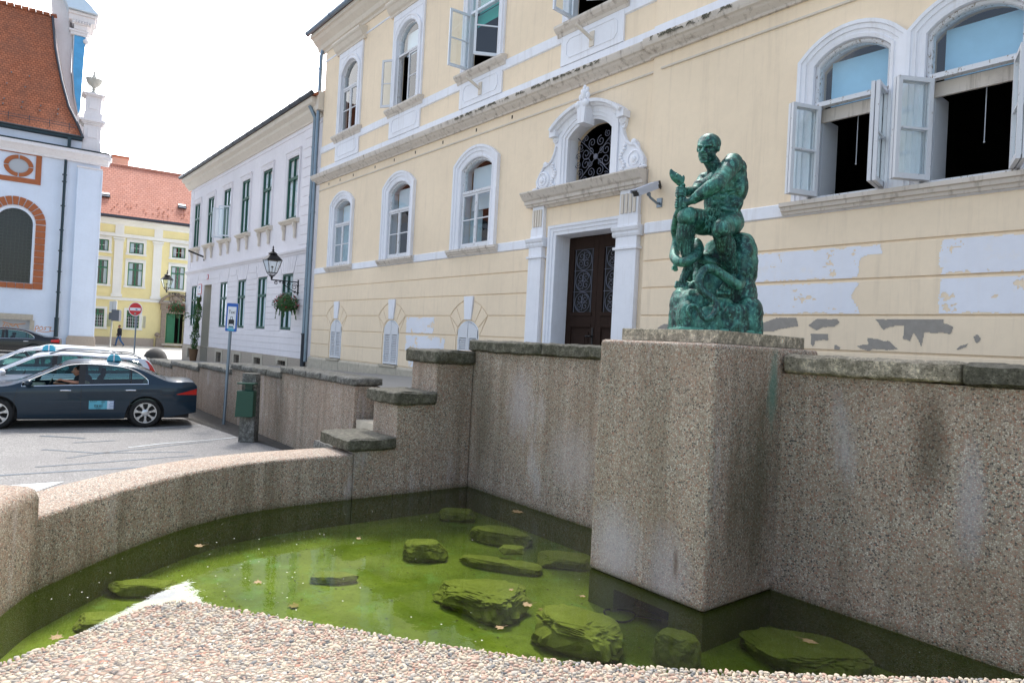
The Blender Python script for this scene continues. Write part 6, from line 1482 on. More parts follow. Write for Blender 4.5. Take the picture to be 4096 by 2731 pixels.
    # seats, dash, wheel
    if P.get('cabin', True):
        m = MB()
        for s in (-1, 1): m.box(s*.36-.24, s*.36+.24, -.35, .20, .42, .58); m.prism([(-.32, .5), (-.18, .5), (-.40, 1.06), (-.52, 1.04)], 'x', s*.36-.23, s*.36+.23); m.box(s*.36-.12, s*.36+.12, -.54, -.44, 1.07, 1.22)
        m.box(-.62, .62, -1.25, -.75, .42, .60); m.prism([(-1.3, .5), (-1.15, .5), (-1.35, 1.0), (-1.5, 1.0)], 'x', -.62, .62); m.box(-.66, .66, .62, .95, .60, .86)
        obj('seats', m, Mt['carint'], o, bevel=.03); m = MB(); m.tube([(-.36+math.cos(a)*.18, .50-math.sin(a)*.06, .84+math.sin(a)*.17) for a in [i*math.pi/9 for i in range(18)]], .014, 6, True); obj('steering_wheel', m, Mt['black'], o, smooth=True)
    # wheels
    def wheel(s, a):
        m = MB(); x = s*(W-.015); ax = (s, 0, 0)
        m.lathe([(Rw-.10, -.205), (Rw-.02, -.20), (Rw, -.17), (Rw, -.04), (Rw-.02, -.008), (Rw-.05, .0), (Rw-.095, -.006), (Rw-.10, -.03)], (x, a, Rw), 32, ax, caps=False); t_ = obj('wheel', m, Mt['rubber'], o, smooth=40)
        m = MB(); rr_ = Rw-.097; m.lathe([(rr_, -.16), (rr_-.02, -.15), (rr_-.02, -.03), (rr_, -.012), (rr_+.004, -.004), (rr_-.012, -.004), (rr_-.022, -.02)], (x, a, Rw), 32, ax, caps=False)
        ns = P.get('spokes', 7)
        for k in range(ns):
            an = 2*math.pi*k/ns+.2
            def pt_(r_, da, d): return (x+s*d, a+math.cos(an+da)*r_, Rw+math.sin(an+da)*r_)
            if P.get('twin'):
                for dd in (-.14, .14): m.add([pt_(.05, dd*.9-.12, -.02), pt_(.05, dd*.9+.12, -.02), pt_(rr_-.01, dd+.045, -.012), pt_(rr_-.01, dd-.045, -.012), pt_(.05, dd*.9-.12, -.05), pt_(.05, dd*.9+.12, -.05), pt_(rr_-.01, dd+.045, -.04), pt_(rr_-.01, dd-.045, -.04)], [(0, 1, 2, 3), (4, 7, 6, 5), (0, 4, 5, 1), (1, 5, 6, 2), (2, 6, 7, 3), (3, 7, 4, 0)])
            else:
                w1 = .30*5/ns*.85; m.add([pt_(.05, -.5, -.016), pt_(.05, .5, -.016), pt_(rr_*.62, w1*.55, -.010), pt_(rr_-.008, w1*1.15, -.016), pt_(rr_-.008, -w1*1.15, -.016), pt_(rr_*.62, -w1*.55, -.010), pt_(.05, -.5, -.05), pt_(.05, .5, -.05), pt_(rr_-.01, w1, -.05), pt_(rr_-.01, -w1, -.05)], [(0, 1, 2, 5), (5, 2, 3, 4), (1, 7, 8, 3, 2), (0, 5, 4, 9, 6)])
        m.lathe([(.075, -.05), (.075, -.012), (.05, -.004), (.03, .0), (.01, .0)], (x, a, Rw), 16, ax); obj('rim', m, Mt['alloy'], t_, smooth=35)
        m = MB(); m.lathe([(rr_-.03, -.10), (rr_-.03, -.095)], (x, a, Rw), 24, ax); obj('brake_disc', m, Mt['black'], t_)
    for s in (-1, 1):
        for a in (fax, rax): wheel(s, a)
    # surface strips and patches that follow the side skin
    def skin(mb, y0, y1, zl, zh, off=.003, n_=14, sg=-1, nz_=3):
        for i in range(n_):
            a, c = y0+(y1-y0)*i/n_, y0+(y1-y0)*(i+1)/n_
            for k in range(nz_):
                q = [(a, zl(a)+(zh(a)-zl(a))*k/nz_), (c, zl(c)+(zh(c)-zl(c))*k/nz_), (c, zl(c)+(zh(c)-zl(c))*(k+1)/nz_), (a, zl(a)+(zh(a)-zl(a))*(k+1)/nz_)]
                mb.face([(sg*(S(y, z)+off), y, z) for y, z in q])
    def seam(mb, pts, w=.008, off=.002, sg=-1):
        for (y0, z0), (y1, z1) in zip(pts, pts[1:]):
            d = Vector((y1-y0, z1-z0)); L_ = d.length
            if L_ < 1e-5: continue
            n__ = max(1, int(L_/.05)); d /= L_; nn = Vector((-d.y, d.x))*w/2
            for i in range(n__):
                p = Vector((y0, z0))+d*L_*i/n__; q = Vector((y0, z0))+d*L_*(i+1)/n__
                mb.face([(sg*(S(v.x, v.y)+off), v.x, v.y) for v in (p-nn, q-nn, q+nn, p+nn)])
    m = MB()
    for sg in (-1, 1):
        for l in P.get('seams', []): seam(m, l, sg=sg)
    if m.f: obj('door_seam', m, Mt['black'], bd, recalc=False)
    m = MB()
    for sg in (-1, 1):
        a, c = P['win'][0][0], P['win'][-1][1]
        pts = [(a+(c-a)*i/40, belt(a+(c-a)*i/40)+.006) for i in range(41)]; pts2 = [(y, wtop(y)+.012) for y, _ in pts if wtop(y)+.012 > belt(y)+.02]
        loop = pts+pts2[::-1]
        m.tube([(sg*(S(y, z)+.004), y, z) for y, z in loop], .009, 5, True)
    if P.get('trim', True): obj('window_trim', m, Mt['chrome'], bd, smooth=True)
    for w0, w1, sg_ in [(a_, b_, s_) for a_, b_ in zip(P['win'], P['win'][1:]) for s_ in (-1, 1)]:
        m = MB()
        for sg in (sg_,): skin(m, w0[1]-.002, w1[0]+.002, lambda y: belt(y)+.014, lambda y: wtop(y), .004, 2, sg)
        obj('door_pillar', m, Mt['black'], bd, recalc=False)
    m = MB()
    for hy, hz in P.get('handles', []):
        for sg in (-1, 1):
            x = sg*(S(hy, hz)+.022); m.tube([(sg*S(hy-.11, hz), hy-.11, hz), (x, hy-.09, hz+.004), (x+sg*.006, hy, hz+.008), (x, hy+.09, hz+.004), (sg*S(hy+.11, hz), hy+.11, hz)], [.010, .014, .016, .014, .010], 8)
    if m.f: obj('door_handle', m, Mt['chrome'], bd, smooth=True)
    for sg in (-1, 1):
        my = P['mirror']; x = sg*(S(my, belt(my))+.11); m = MB(); m.ball((x, my, belt(my)+.08), (.11, .075, .075), 12, 8); m.tube([(sg*(S(my, belt(my))-.02), my+.02, belt(my)+.02), (x-sg*.06, my+.01, belt(my)+.05)], .025, 6); obj('mirror', m, Mt[paint if P.get('mirbody', True) else 'black'], o, smooth=True)
    if P.get('tail'):
        for sg in (-1, 1):
            m = MB(); y0, y1, z0a, z0b, z1a, z1b = P['tail']; skin(m, y0, y1, lambda y: z0a+(z0b-z0a)*(y-y0)/(y1-y0), lambda y: z1a+(z1b-z1a)*(y-y0)/(y1-y0), .006, 8, sg)
            for k in range(4):
                f0, f1 = .45+.55*k/4, .45+.55*(k+1)/4; bl = lambda f, z: (sg*f*(S(y0, z)+.006), y0-.056*(1-f*f)-.004, z); m.face([bl(f0, z0a), bl(f1, z0a), bl(f1, z1a), bl(f0, z1a)])
            obj('tail_light', m, Mt['redlens'], o, smooth=True)
    if P.get('slant'):
        zz0, zz1 = P['slant']
        def yb_at(z):
            y = yr
            while zc(y)-drop(y) < z and y < yr+.5: y += .004
            return y
        for sg in (-1, 1):
            m = MB(); n_ = 12
            for i in range(n_):
                a, c = zz0+(zz1-zz0)*i/n_, zz0+(zz1-zz0)*(i+1)/n_
                for w0, w1 in ((.0, .07), (.07, .15)):
                    f = lambda z: .35+.65*(zz1-z)/(zz1-zz0)
                    q = [(yb_at(a)+w0*f(a), a), (yb_at(c)+w0*f(c), c), (yb_at(c)+w1*f(c), c), (yb_at(a)+w1*f(a), a)]; m.face([(sg*(S(y, z)+.012), y, z) for y, z in q])
            obj('tail_light', m, Mt['redlens'], o, smooth=True)
    for sg in (-1, 1):
        m = MB(); y0, y1 = yf-.42, yf-.02; skin(m, y0, y1, lambda y: .60+.03*(y1-y), lambda y: .66+.12*(y1-y), .006, 8, sg); obj('headlight', m, Mt['glass'], o, smooth=True)
    if P.get('sidestrip'):
        m = MB()
        for sg in (-1, 1): skin(m, P['sidestrip'][0], P['sidestrip'][1], lambda y: P['sidestrip'][2]-.012, lambda y: P['sidestrip'][2]+.012, .006, 16, sg, 1)
        obj('side_moulding', m, Mt['chrome'], bd, recalc=False)
    return o, S, belt, zc, bd
sedan = dict(front=2.27, rear=-2.36, wb=2.67, W=1.76, rw=.318, belt=[(-2.5, .95), (-1.6, .955), (0, .91), (1.0, .865), (1.8, .80), (2.3, .66)],
    top=[(-2.36, .93), (-2.30, 1.02), (-2.18, 1.045), (-1.75, 1.075), (-1.15, 1.335), (-.75, 1.41), (-.25, 1.442), (.05, 1.425), (.25, 1.37), (1.05, .965), (1.5, .90), (1.95, .80), (2.20, .68), (2.27, .58)],
    drop=[(-2.36, .03), (-1.8, .05), (-1.2, .055), (-.3, .06), (.2, .06), (1.1, .05), (1.6, .06), (2.27, .04)], bottom=[(-2.36, .32), (-2.0, .26), (-1.6, .20), (1.6, .20), (2.0, .2), (2.27, .24)],
    win=[(-1.36, -1.04), (-1.02, -.17), (-.06, .92)], wtop=[(-1.42, .965), (-1.25, 1.13), (-1.0, 1.265), (-.6, 1.335), (-.2, 1.352), (.15, 1.31), (.5, 1.15), (1.0, .90)], ws=(.27, 1.04), rg=(-1.72, -1.17), green=(-1.7, 1.05),
    seams=[[(-.115, .25), (-.115, .92)], [(1.02, .25), (1.03, .60), (.98, .85)], [(-.95, .23), (-1.02, .45), (-1.02, .60), (-1.22, .75), (-1.32, .95)], [(-.95, .232), (1.0, .232)], [(-1.62, .72), (-1.86, .72), (-1.88, .86), (-1.62, .87), (-1.62, .72)], [(-2.33, .60), (-2.0, .58)]],
    handles=[(.16, .80), (-1.03, .815)], mirror=.80, tail=(-2.355, -1.93, .72, .73, .86, .735), openwin=((-1, 2),), spokes=7)
tx, S1, B1, Z1, bd1 = car('dark_taxi', (-17.72, 1.95, -.258), R(171.5), 'dark blue taxi saloon with open driver window, nearest of the parked taxis', sedan, 'navy', 'taxis parked side by side')
def roof_sign(parent, y, z, x=-.18):
    m = MB(); m.prism([(-.14, 0), (.14, 0), (.115, .10), (.06, .145), (-.06, .145), (-.115, .10)], 'x', x-.17, x+.17); m.v = [(p[0], p[1]+y, p[2]+z+.012) for p in m.v]; s = obj('roof_sign', m, Mt['cyan'], parent, bevel=.015); m = MB(); m.box(x-.14, x+.14, y-.10, y+.10, z-.01, z+.011); obj('foot', m, Mt['black'], s)
    m = MB(); m.box(x-.174, x+.174, y-.012, y+.012, z+.012, z+.16); obj('trim', m, Mt['signwhite'], s)
roof_sign(tx, -.68, 1.405, -.12)
# door sign with lettering
def on_side(S, y, z, off=.006): return (-(S(y, z)+off), y, z)
m = MB(); y0, y1, z0, z1 = -.78, -.26, .42, .62
def pan(y0, y1, z0, z1, off):
    mb = MB(); mb.grid(lambda u, v: on_side(S1, y0+(y1-y0)*u, z0+(z1-z0)*v, off), 6, 4); return mb
ds = obj('door_sign', pan(-.72, -.265, .41, .59, .004), Mt['pale'], tx, recalc=False); obj('panel', pan(-.60, -.265, .41, .59, .006), simple('taxi_sign_blue', (.10, .40, .52), .4), ds, recalc=False)
SR = (R(90), 0, R(-90))
text('lettering', 'taxi', .105, on_side(S1, -.44, .485, .010), SR, 'ink', ds, .001); text('lettering', '17-77', .055, on_side(S1, -.345, .575, .010), SR, 'ink', ds, .001)
text('lettering', 'ZAGREB', .022, on_side(S1, -.44, .425, .010), SR, 'ink', ds, .001)
for k, w in enumerate((.10, .08, .11, .09, .11)):
    obj('lettering', pan(-.69-w/2, -.69+w/2, .575-k*.034, .583-k*.034, .008), Mt['inkblue'], ds, recalc=False)
m = MB()
for r_ in (.02, .034, .048):
    for a0 in range(6): pass
    m.tube([on_side(S1, -.53+math.cos(a)*r_, .535+math.sin(a)*r_, .010) for a in [R(20+i*15) for i in range(9)]], .0025, 4)
obj('emblem', m, Mt['ink'], ds)
wagon = dict(front=2.3, rear=-2.42, wb=2.75, W=1.82, rw=.33, belt=[(-2.5, 1.02), (-1.6, .99), (0, .95), (1.0, .90), (1.8, .83), (2.3, .68)],
    top=[(-2.42, .80), (-2.36, 1.02), (-2.22, 1.30), (-2.05, 1.43), (-1.3, 1.475), (-.4, 1.50), (.05, 1.475), (.30, 1.40), (1.10, 1.00), (1.6, .93), (2.0, .84), (2.22, .70), (2.3, .58)],
    drop=[(-2.42, .04), (-1.8, .055), (-.3, .06), (.2, .06), (1.1, .05), (1.6, .06), (2.3, .04)], bottom=[(-2.42, .32), (-1.6, .20), (1.6, .20), (2.3, .24)],
    win=[(-2.05, -1.15), (-1.08, -.22), (-.12, .92)], wtop=[(-2.1, 1.15), (-1.9, 1.30), (-1.3, 1.36), (-.6, 1.395), (-.1, 1.39), (.2, 1.33), (.5, 1.18), (1.0, .93)], ws=(.30, 1.08), rg=(-2.35, -2.12), green=(-2.3, 1.1),
    seams=[[(-.165, .25), (-.165, .95)], [(1.02, .25), (1.0, .88)], [(-1.0, .24), (-1.12, .55), (-1.12, .95)]], handles=[(.12, .84), (-.98, .86)], mirror=.82, slant=(.90, 1.34), spokes=5)
wg, S2, B2, Z2, _ = car('white_taxi', (-20.35, 1.62, -.25), R(171.5), 'white taxi estate with roof rails, parked between the dark blue taxi and the silver one', wagon, 'wpaint', 'taxis parked side by side')
roof_sign(wg, .0, 1.48, -.1)
def rails(par, Z, S, ylo, yhi, mat):
    m = MB()
    for s in (-1, 1):
        pts = []
        for i in range(21): y = ylo+(yhi-ylo)*i/20; e = min(1, min(i, 20-i)/2.5); pts.append((s*(S(y, Z(y)-.06)-.05), y, Z(y)-.045+.07*e))
        m.tube(pts, .018, 7)
    obj('roof_rail', m, Mt[mat], par, smooth=True)
rails(wg, Z2, S2, -2.0, -.05, 'gutter')
w3 = dict(wagon)
sv, S3, B3, Z3, _ = car('silver_taxi', (-22.95, 1.45, -.235), R(171.5), 'silver taxi estate standing farthest in the taxi row, mostly hidden by the white one', w3, 'silver', 'taxis parked side by side')
rails(sv, Z3, S3, -2.0, -.05, 'chrome')
blk_ = dict(sedan); blk_.update(front=2.35, rear=-2.42, wb=2.71, W=1.82, rw=.33, twin=True, spokes=9, openwin=(), sidestrip=(-2.3, 2.0, .32),
    top=[(-2.42, .95), (-2.36, 1.05), (-2.2, 1.085), (-1.75, 1.12), (-1.1, 1.37), (-.7, 1.44), (-.2, 1.474), (.1, 1.455), (.3, 1.40), (1.1, .99), (1.6, .92), (2.0, .82), (2.28, .70), (2.35, .60)], tail=(-2.40, -2.05, .80, .82, .98, .93), green=(-1.7, 1.1), seams=sedan['seams'][:3])
bc, *_ = car('black_saloon', (-41.9, 1.35, .085), R(173), 'shiny black saloon waiting in front of the white church', blk_, 'blackpaint', 'cars by the church')

# driver leaning on the sill of the dark taxi
def rmesh(name, prims, mat, parent=None, vox=.01, smooth=4, factor=.5, label=None):
    mb = MB()
    for p in prims:
        k = p[0]
        if k == 'c':               # tapered capsule p0,p1,r0,r1
            a, c = Vector(p[1]), Vector(p[2]); r0, r1 = p[3], p[4]; d = c-a; L_ = d.length; n_ = 6
            if L_ < 1e-5: mb.ball(a, r0, 16, 10); continue
            prof = []
            for i in range(n_+1): t = math.pi/2*i/n_; prof.append((r0*math.sin(t), -r0*math.cos(t)))
            for i in range(n_+1): t = math.pi/2*i/n_; prof.append((r1*math.cos(t), L_+r1*math.sin(t)))
            mb.lathe(prof, a, 16, d)
        elif k == 'e':             # ellipsoid centre, radii, optional matrix
            mb.ball(p[1], p[2], 18, 12, p[3] if len(p) > 3 else None)
        elif k == 'k':             # standing column with rounded top
            mb.lathe(p[2], p[1], 14, (0, 0, 1), p[3])
    o = obj(name, mb, mat, parent, recalc=False)
    r = o.modifiers.new('r', 'REMESH'); r.mode = 'VOXEL'; r.voxel_size = vox; r.use_smooth_shade = True
    if smooth: s = o.modifiers.new('s', 'SMOOTH'); s.iterations = smooth; s.factor = factor
    if label: o['label'] = label
    return o
dv = thing('person', (-17.72, 1.95, -.25), 'driver in dark shirt resting his bare arm on the open window of the dark taxi', 'person', rz=R(171.5), worldspace=False)
bdv = rmesh('body', [('e', (-.36, -.02, 1.17), (.085, .10, .115)), ('c', (-.36, -.06, 1.02), (-.36, -.05, 1.12), .055, .055), ('c', (-.36, -.18, .60), (-.36, -.12, .98), .17, .16), ('c', (-.55, -.10, .98), (-.70, -.22, .93), .055, .048), ('c', (-.70, -.22, .93), (-.74, .02, .955), .045, .036), ('c', (-.74, .02, .955), (-.66, .22, .99), .036, .028), ('e', (-.63, .28, 1.0), (.03, .05, .025)), ('c', (-.17, -.10, .98), (-.10, .12, .82), .06, .05), ('c', (-.10, .12, .82), (-.28, .40, .90), .045, .03), ('c', (-.45, -.20, .55), (-.42, .35, .60), .085, .07), ('c', (-.27, -.20, .55), (-.28, .35, .60), .085, .07), ('e', (-.36, .09, 1.155), (.014, .022, .02)), ('e', (-.445, -.03, 1.165), (.012, .02, .03)), ('c', (-.62, .26, 1.0), (-.60, .36, .99), .012, .009), ('c', (-.64, .26, .99), (-.63, .37, .975), .012, .009)], Mt['skin'], dv, .012)
rmesh('shirt', [('c', (-.36, -.18, .58), (-.36, -.12, .97), .185, .175), ('c', (-.50, -.11, .99), (-.60, -.16, .955), .075, .068), ('c', (-.22, -.11, .99), (-.13, .02, .90), .075, .065)], Mt['cloth'], dv, .012)
rmesh('hair', [('e', (-.36, -.045, 1.20), (.088, .095, .10))], Mt['hair'], dv, .012)

# ============================================================ STREET FURNITURE
def frame_rot(a): return Matrix.Rotation(a, 4, 'Z')
sg = thing('taxi_sign', (-16.65, 4.81, -.26), 'tall blue bordered Taxi stand sign on a leaning grey pole', 'road sign', rz=R(51.1), worldspace=False)
m = MB(); m.tube([(0, 0, 0), (.05, .0, 2.80)], .036, 12); m.tube([(0.02, 0, .98), (.021, 0, 1.0)], .039, 12); obj('pole', m, Mt['steel'], sg, smooth=40)
m = MB(); m.prism(rrect(-.155, .235, 2.20, 3.19, .03), 'y', -.075, -.058); bo = obj('board', m, Mt['signblue'], sg); bo.rotation_euler = (0, R(1.2), 0)
m = MB(); m.prism(rrect(-.16, .24, 2.195, 3.195, .03), 'y', -.066, -.050); obj('rim', m, Mt['signwhite'], bo)
m = MB(); m.prism(rrect(-.105, .185, 2.30, 3.07, .015), 'y', -.079, -.074); obj('face', m, Mt['signwhite'], bo)
text('lettering', 'Taxi', .17, (.04, -.081, 2.88), FR, 'ink', bo, .001, .78)
m = MB()
m.prism([(-.055, 2.46), (.135, 2.46), (.135, 2.60), (.10, 2.62), (-.02, 2.62), (-.055, 2.60)], 'y', -.083, -.078); m.prism([(-.03, 2.42), (-.03, 2.465), (-.055, 2.465), (-.055, 2.42)], 'y', -.083, -.078); m.prism([(.135, 2.42), (.135, 2.465), (.11, 2.465), (.11, 2.42)], 'y', -.083, -.078)
m.prism([(-.01, 2.615), (.005, 2.72), (.075, 2.72), (.09, 2.615), (.075, 2.615), (.065, 2.705), (.015, 2.705), (.005, 2.615)], 'y', -.083, -.078); m.prism([(-.045, 2.36), (.125, 2.36), (.125, 2.39), (-.045, 2.39)], 'y', -.083, -.078)
obj('car_symbol', m, Mt['ink'], bo); m = MB(); m.box(-.05, .13, -.084, -.079, 2.315, 2.355); m.box(-.07, .15, -.0815, -.079, 2.22, 2.29); obj('sticker', m, Mt['cyan'], bo)
bo.scale = (.68, 1, .67); bo.location = (.02, 0, .745)
# concrete post with waste bin
ps = thing('waste_bin_post', (-14.06, 4.55, -.26), 'square concrete post carrying a small dark green waste bin', 'waste bin', rz=R(51.1), worldspace=False)
m = MB(); m.prism([(-.15, 0), (.17, 0), (.15, 1.395), (-.13, 1.395)], 'y', -.13, .13); obj('post', m, Mt['copingl'], ps, bevel=.012)
m = MB(); m.prism([(-.19, .525), (.17, .535), (.17, 1.055), (-.17, 1.055)], 'y', -.32, -.15); m.v = [(p[0]+.02, p[1], p[2]) for p in m.v]; bn = obj('bin', m, Mt['farg'] if False else simple('bin_green', (.003, .055, .032), .45, var=.15), ps, bevel=.012)
m = MB(); m.box(-.15, .20, -.33, -.135, 1.185, 1.215); m.box(-.05, .10, -.16, -.135, 1.05, 1.2); obj('lid', m, bn.data.materials[0], bn, bevel=.006)
# no entry sign
ne = thing('no_entry_sign', (-33.3, 5.7, -.1), 'round red no entry sign with white bar on a slim grey pole', 'road sign', rz=R(51.1), worldspace=False)
m = MB(); m.tube([(0, 0, 0), (.03, 0, 3.05)], .032, 10); obj('pole', m, Mt['steel'], ne, smooth=40)
m = MB(); m.lathe([(.30, 0), (.30, .015)], (.0, -.05, 2.77), 32, (0, -1, 0)); dsk = obj('disc', m, Mt['signwhite'], ne); m = MB(); m.lathe([(.275, 0), (.275, .004)], (.0, -.065, 2.77), 32, (0, -1, 0)); obj('face', m, Mt['signred'], dsk)
m = MB(); m.box(-.23, .23, -.075, -.068, 2.71, 2.83); obj('bar', m, Mt['signwhite'], dsk); m = MB(); m.prism([(-.02, 2.76), (.05, 2.79), (.12, 2.76), (.06, 2.73)], 'y', -.079, -.075); obj('sticker', m, Mt['inkblue'], dsk); m = MB(); m.box(-.04, .04, -.074, -.068, 2.54, 2.62); obj('sticker', m, Mt['render'], dsk)
# twin board pole seen from behind
p2 = thing('sign_pole', (-46.05, 6.6, .1), 'old grey pole with the pale backs of two boards and a grey box', 'road sign', rz=R(51.1), worldspace=False)
m = MB(); m.tube([(0, 0, 0), (.08, 0, 3.2)], .045, 8); obj('pole', m, simple('pale_pole', (.42, .42, .38), .7), p2); m = MB(); m.box(-.14, .04, -.03, .0, 2.58, 3.22); m.box(.09, .30, -.04, .02, 2.58, 3.24); obj('board', m, simple('sign_back', (.55, .56, .56), .6), p2, bevel=.005)
m = MB(); m.box(-.13, .03, -.05, .0, 2.12, 2.55); m.box(.06, .52, -.12, .12, 2.05, 2.72); obj('box', m, simple('grey_box', (.10, .11, .13), .6), p2, bevel=.01)
# dome bollard
m = MB(); m.lathe([(.62, 0), (.62, .06), (.58, .22), (.47, .42), (.28, .56), (.1, .62), (.01, .63)], (-42.9, 8.45, .08), 28); tag(obj('dome_bollard', m, simple('dark_basalt', (.045, .042, .038), .8, var=.3, scale=12), smooth=40, pivot=(-42.9, 8.45, .08)), 'dark half round stone bollard on the pale paving near the corner', 'bollard')
# surveillance camera
cv = thing('surveillance_camera', (-7.75, YF-.05, 4.6), 'silver surveillance camera on a bracket right of the portal', 'camera')
m = MB(); X = -7.75; m.box(X-.055, X+.055, YF-.075, YF-.05, 4.56, 4.72); m.tube([(X, YF-.06, 4.63), (X, YF-.13, 4.62), (X, YF-.32, 4.69), (X, YF-.36, 4.75)], .022, 8); m.ball((X, YF-.36, 4.74), .04, 8, 6); obj('bracket', m, Mt['steel'], cv, smooth=40)
m = MB(); m.prism([(-.07, -.05), (.07, -.05), (.075, .02), (.055, .065), (-.055, .065), (-.075, .02)], 'y', -.30, .24); Mt['camgrey'] = simple('light_grey_casing', (.46, .50, .60), .35); hb = obj('housing', MBshift(m, ORG[cv.name]), Mt['camgrey'], cv, bevel=.006)
hb.location = Vector((X, YF-.42, 4.81))-ORG[cv.name]; hb.rotation_euler = (R(24), 0, 0)
ORG[hb.name] = Vector((0, 0, 0)); m = MB(); m.box(-.085, .085, -.34, .25, .068, .078); m.box(-.083, -.076, -.34, .25, .02, .07); m.box(.076, .083, -.34, .25, .02, .07); obj('sun_hood', m, Mt['camgrey'], hb)
m = MB(); m.box(-.075, .075, .24, .32, -.05, .075); m.box(-.06, .06, -.312, -.30, -.045, .045); obj('end_cap', m, Mt['black'], hb, bevel=.004); m = MB(); m.tube([(0, .31, .0), (0, .37, -.03), (0, .38, -.12), (0, .33, -.2), (0, .35, -.24)], .012, 6); obj('cable', m, Mt['black'], hb, smooth=True)

# pedestrian far away in mid stride
pd = thing('person', (-64.2, 9.84, .145), 'man in black jacket and blue jeans walking past the far yellow palace', 'person', rz=R(83), worldspace=False)
# walks towards -x (left); height 1.75
Bp = [('e', (-.03, 0, 1.64), (.085, .075, .115)), ('c', (.01, 0, 1.44), (-.01, 0, 1.56), .055, .05), ('c', (.02, 0, .96), (.01, 0, 1.36), .14, .16), ('c', (.03, -.17, 1.38), (.12, -.20, 1.12), .055, .045), ('c', (.12, -.20, 1.12), (.04, -.19, .88), .042, .032), ('c', (.0, .17, 1.38), (-.08, .2, 1.12), .055, .045), ('c', (-.08, .2, 1.12), (-.16, .17, .90), .042, .032),
      ('e', (.03, -.19, .82), (.035, .02, .05)), ('e', (-.18, .17, .85), (.035, .02, .05)), ('c', (.03, -.08, .92), (.10, -.08, .48), .085, .06), ('c', (.10, -.08, .48), (.36, -.08, .14), .052, .038), ('c', (.0, .08, .92), (-.16, .08, .50), .085, .06), ('c', (-.16, .08, .50), (-.22, .08, .09), .052, .038), ('c', (.36, -.08, .10), (.30, -.08, .02), .04, .03), ('c', (-.20, .08, .04), (-.36, .08, .035), .04, .03), ('e', (-.115, 0, 1.63), (.02, .014, .02)), ('e', (-.02, -.075, 1.63), (.02, .012, .03))]
rmesh('body', Bp, Mt['skin'], pd, .014)
rmesh('jacket', [('c', (.02, 0, .93), (.01, 0, 1.35), .165, .175), ('c', (.03, -.17, 1.37), (.12, -.20, 1.12), .068, .058), ('c', (.12, -.20, 1.12), (.05, -.19, .93), .055, .046), ('c', (.0, .17, 1.37), (-.08, .2, 1.12), .068, .058), ('c', (-.08, .2, 1.12), (-.15, .17, .95), .055, .046)], Mt['cloth'], pd, .014)
rmesh('jeans', [('c', (.03, -.07, .92), (.10, -.08, .48), .10, .075), ('c', (.10, -.08, .48), (.34, -.08, .15), .068, .058), ('c', (.0, .07, .92), (-.16, .08, .50), .10, .075), ('c', (-.16, .08, .50), (-.215, .08, .12), .068, .06)], Mt['denim'], pd, .014)
rmesh('hair', [('e', (.0, 0, 1.685), (.09, .085, .085))], Mt['hair'], pd, .014)
rmesh('shoes', [('c', (.37, -.08, .10), (.29, -.08, .03), .045, .038), ('c', (-.18, .08, .05), (-.36, .08, .04), .048, .038)], Mt['hair'], pd, .014)
# ============================================================ STATUE (local: x right as seen from the square, y away, z up)
sta = thing('statue', (-3.63, 5.27, 2.198), 'green bronze statue of a crouching hairy legged man strangling a snake on a rock', 'statue', rz=R(51.115), worldspace=False)
def V(*a): return Vector(a)
hc = V(-.150, -.05, 1.650); F = V(-.56, -.80, -.17).normalized(); U = V(.13, .02, 1); U = (U-F*U.dot(F)).normalized(); Lf = U.cross(F); hs = 1.10
def HP(a, b, c): return hc+(F*a+Lf*b+U*c)*hs
HM = Matrix((F, Lf, U)).transposed()
def he(a, b, c, r): return ('e', HP(a, b, c), tuple(q*hs for q in r), HM)
def hcap(p, q, r0, r1): return ('c', HP(*p), HP(*q), r0*hs, r1*hs)
head = [he(-.012, 0, .030, (.106, .090, .088)), he(.034, 0, -.026, (.062, .062, .082)), he(.044, 0, -.078, (.046, .050, .032)), he(.012, 0, -.046, (.060, .073, .052)), he(.074, 0, -.098, (.015, .024, .014)), he(.046, 0, .034, (.052, .066, .052))]
head += [hcap((.094, 0, .016), (.121, 0, -.024), .0085, .0120), he(.110, .014, -.029, (.010, .009, .008)), he(.110, -.014, -.029, (.010, .009, .008))]
for s in (-1, 1): head += [hcap((.099, .010*s, .017), (.083, .048*s, .024), .0105, .011), he(.064, .041*s, -.012, (.022, .018, .015)), hcap((.093, 0, -.054), (.083, .025*s, -.060), .0065, .005), hcap((.090, 0, -.067), (.081, .021*s, -.067), .0070, .005), he(-.010, .086*s, .006, (.019, .011, .028)), he(.0765, .030*s, .002, (.013, .016, .008)), he(.060, .034*s, -.035, (.030, .020, .030))]
# short cropped hair as a slightly raised cap
head += [he(-.024, 0, .048, (.107, .094, .082))]
T = []
neckb = V(-.020, .035, 1.475)
T += [('c', HP(-.030, 0, -.055), neckb, .060, .072), ('c', HP(-.005, -.030, -.06), V(-.06, -.01, 1.46), .022, .02), ('c', HP(.0, .040, -.06), V(-.09, .07, 1.44), .020, .02)]
T += [('e', V(.050, .055, 1.370), (.178, .155, .180)), ('e', V(.100, .015, 1.43), (.125, .135, .13)), ('e', V(.042, .055, 1.20), (.168, .135, .18)), ('e', V(.07, .06, 1.05), (.155, .150, .13)), ('e', V(.120, .03, .985), (.085, .10, .10)), ('e', V(.04, .10, .985), (.09, .10, .10)), ('e', V(.105, -.03, 1.495), (.10, .12, .085))]
T += [('c', neckb, V(.06, -.10, 1.525), .058, .066), ('c', neckb, V(-.07, .17, 1.45), .055, .055)]
T += [('e', V(-.075, -.045, 1.395), (.055, .080, .055)), ('e', V(-.100, .10, 1.385), (.050, .075, .05)), ('e', V(.150, -.035, 1.325), (.078, .088, .14)), ('e', V(.160, .01, 1.44), (.055, .08, .08)), ('e', V(.120, -.045, 1.20), (.07, .06, .10))]
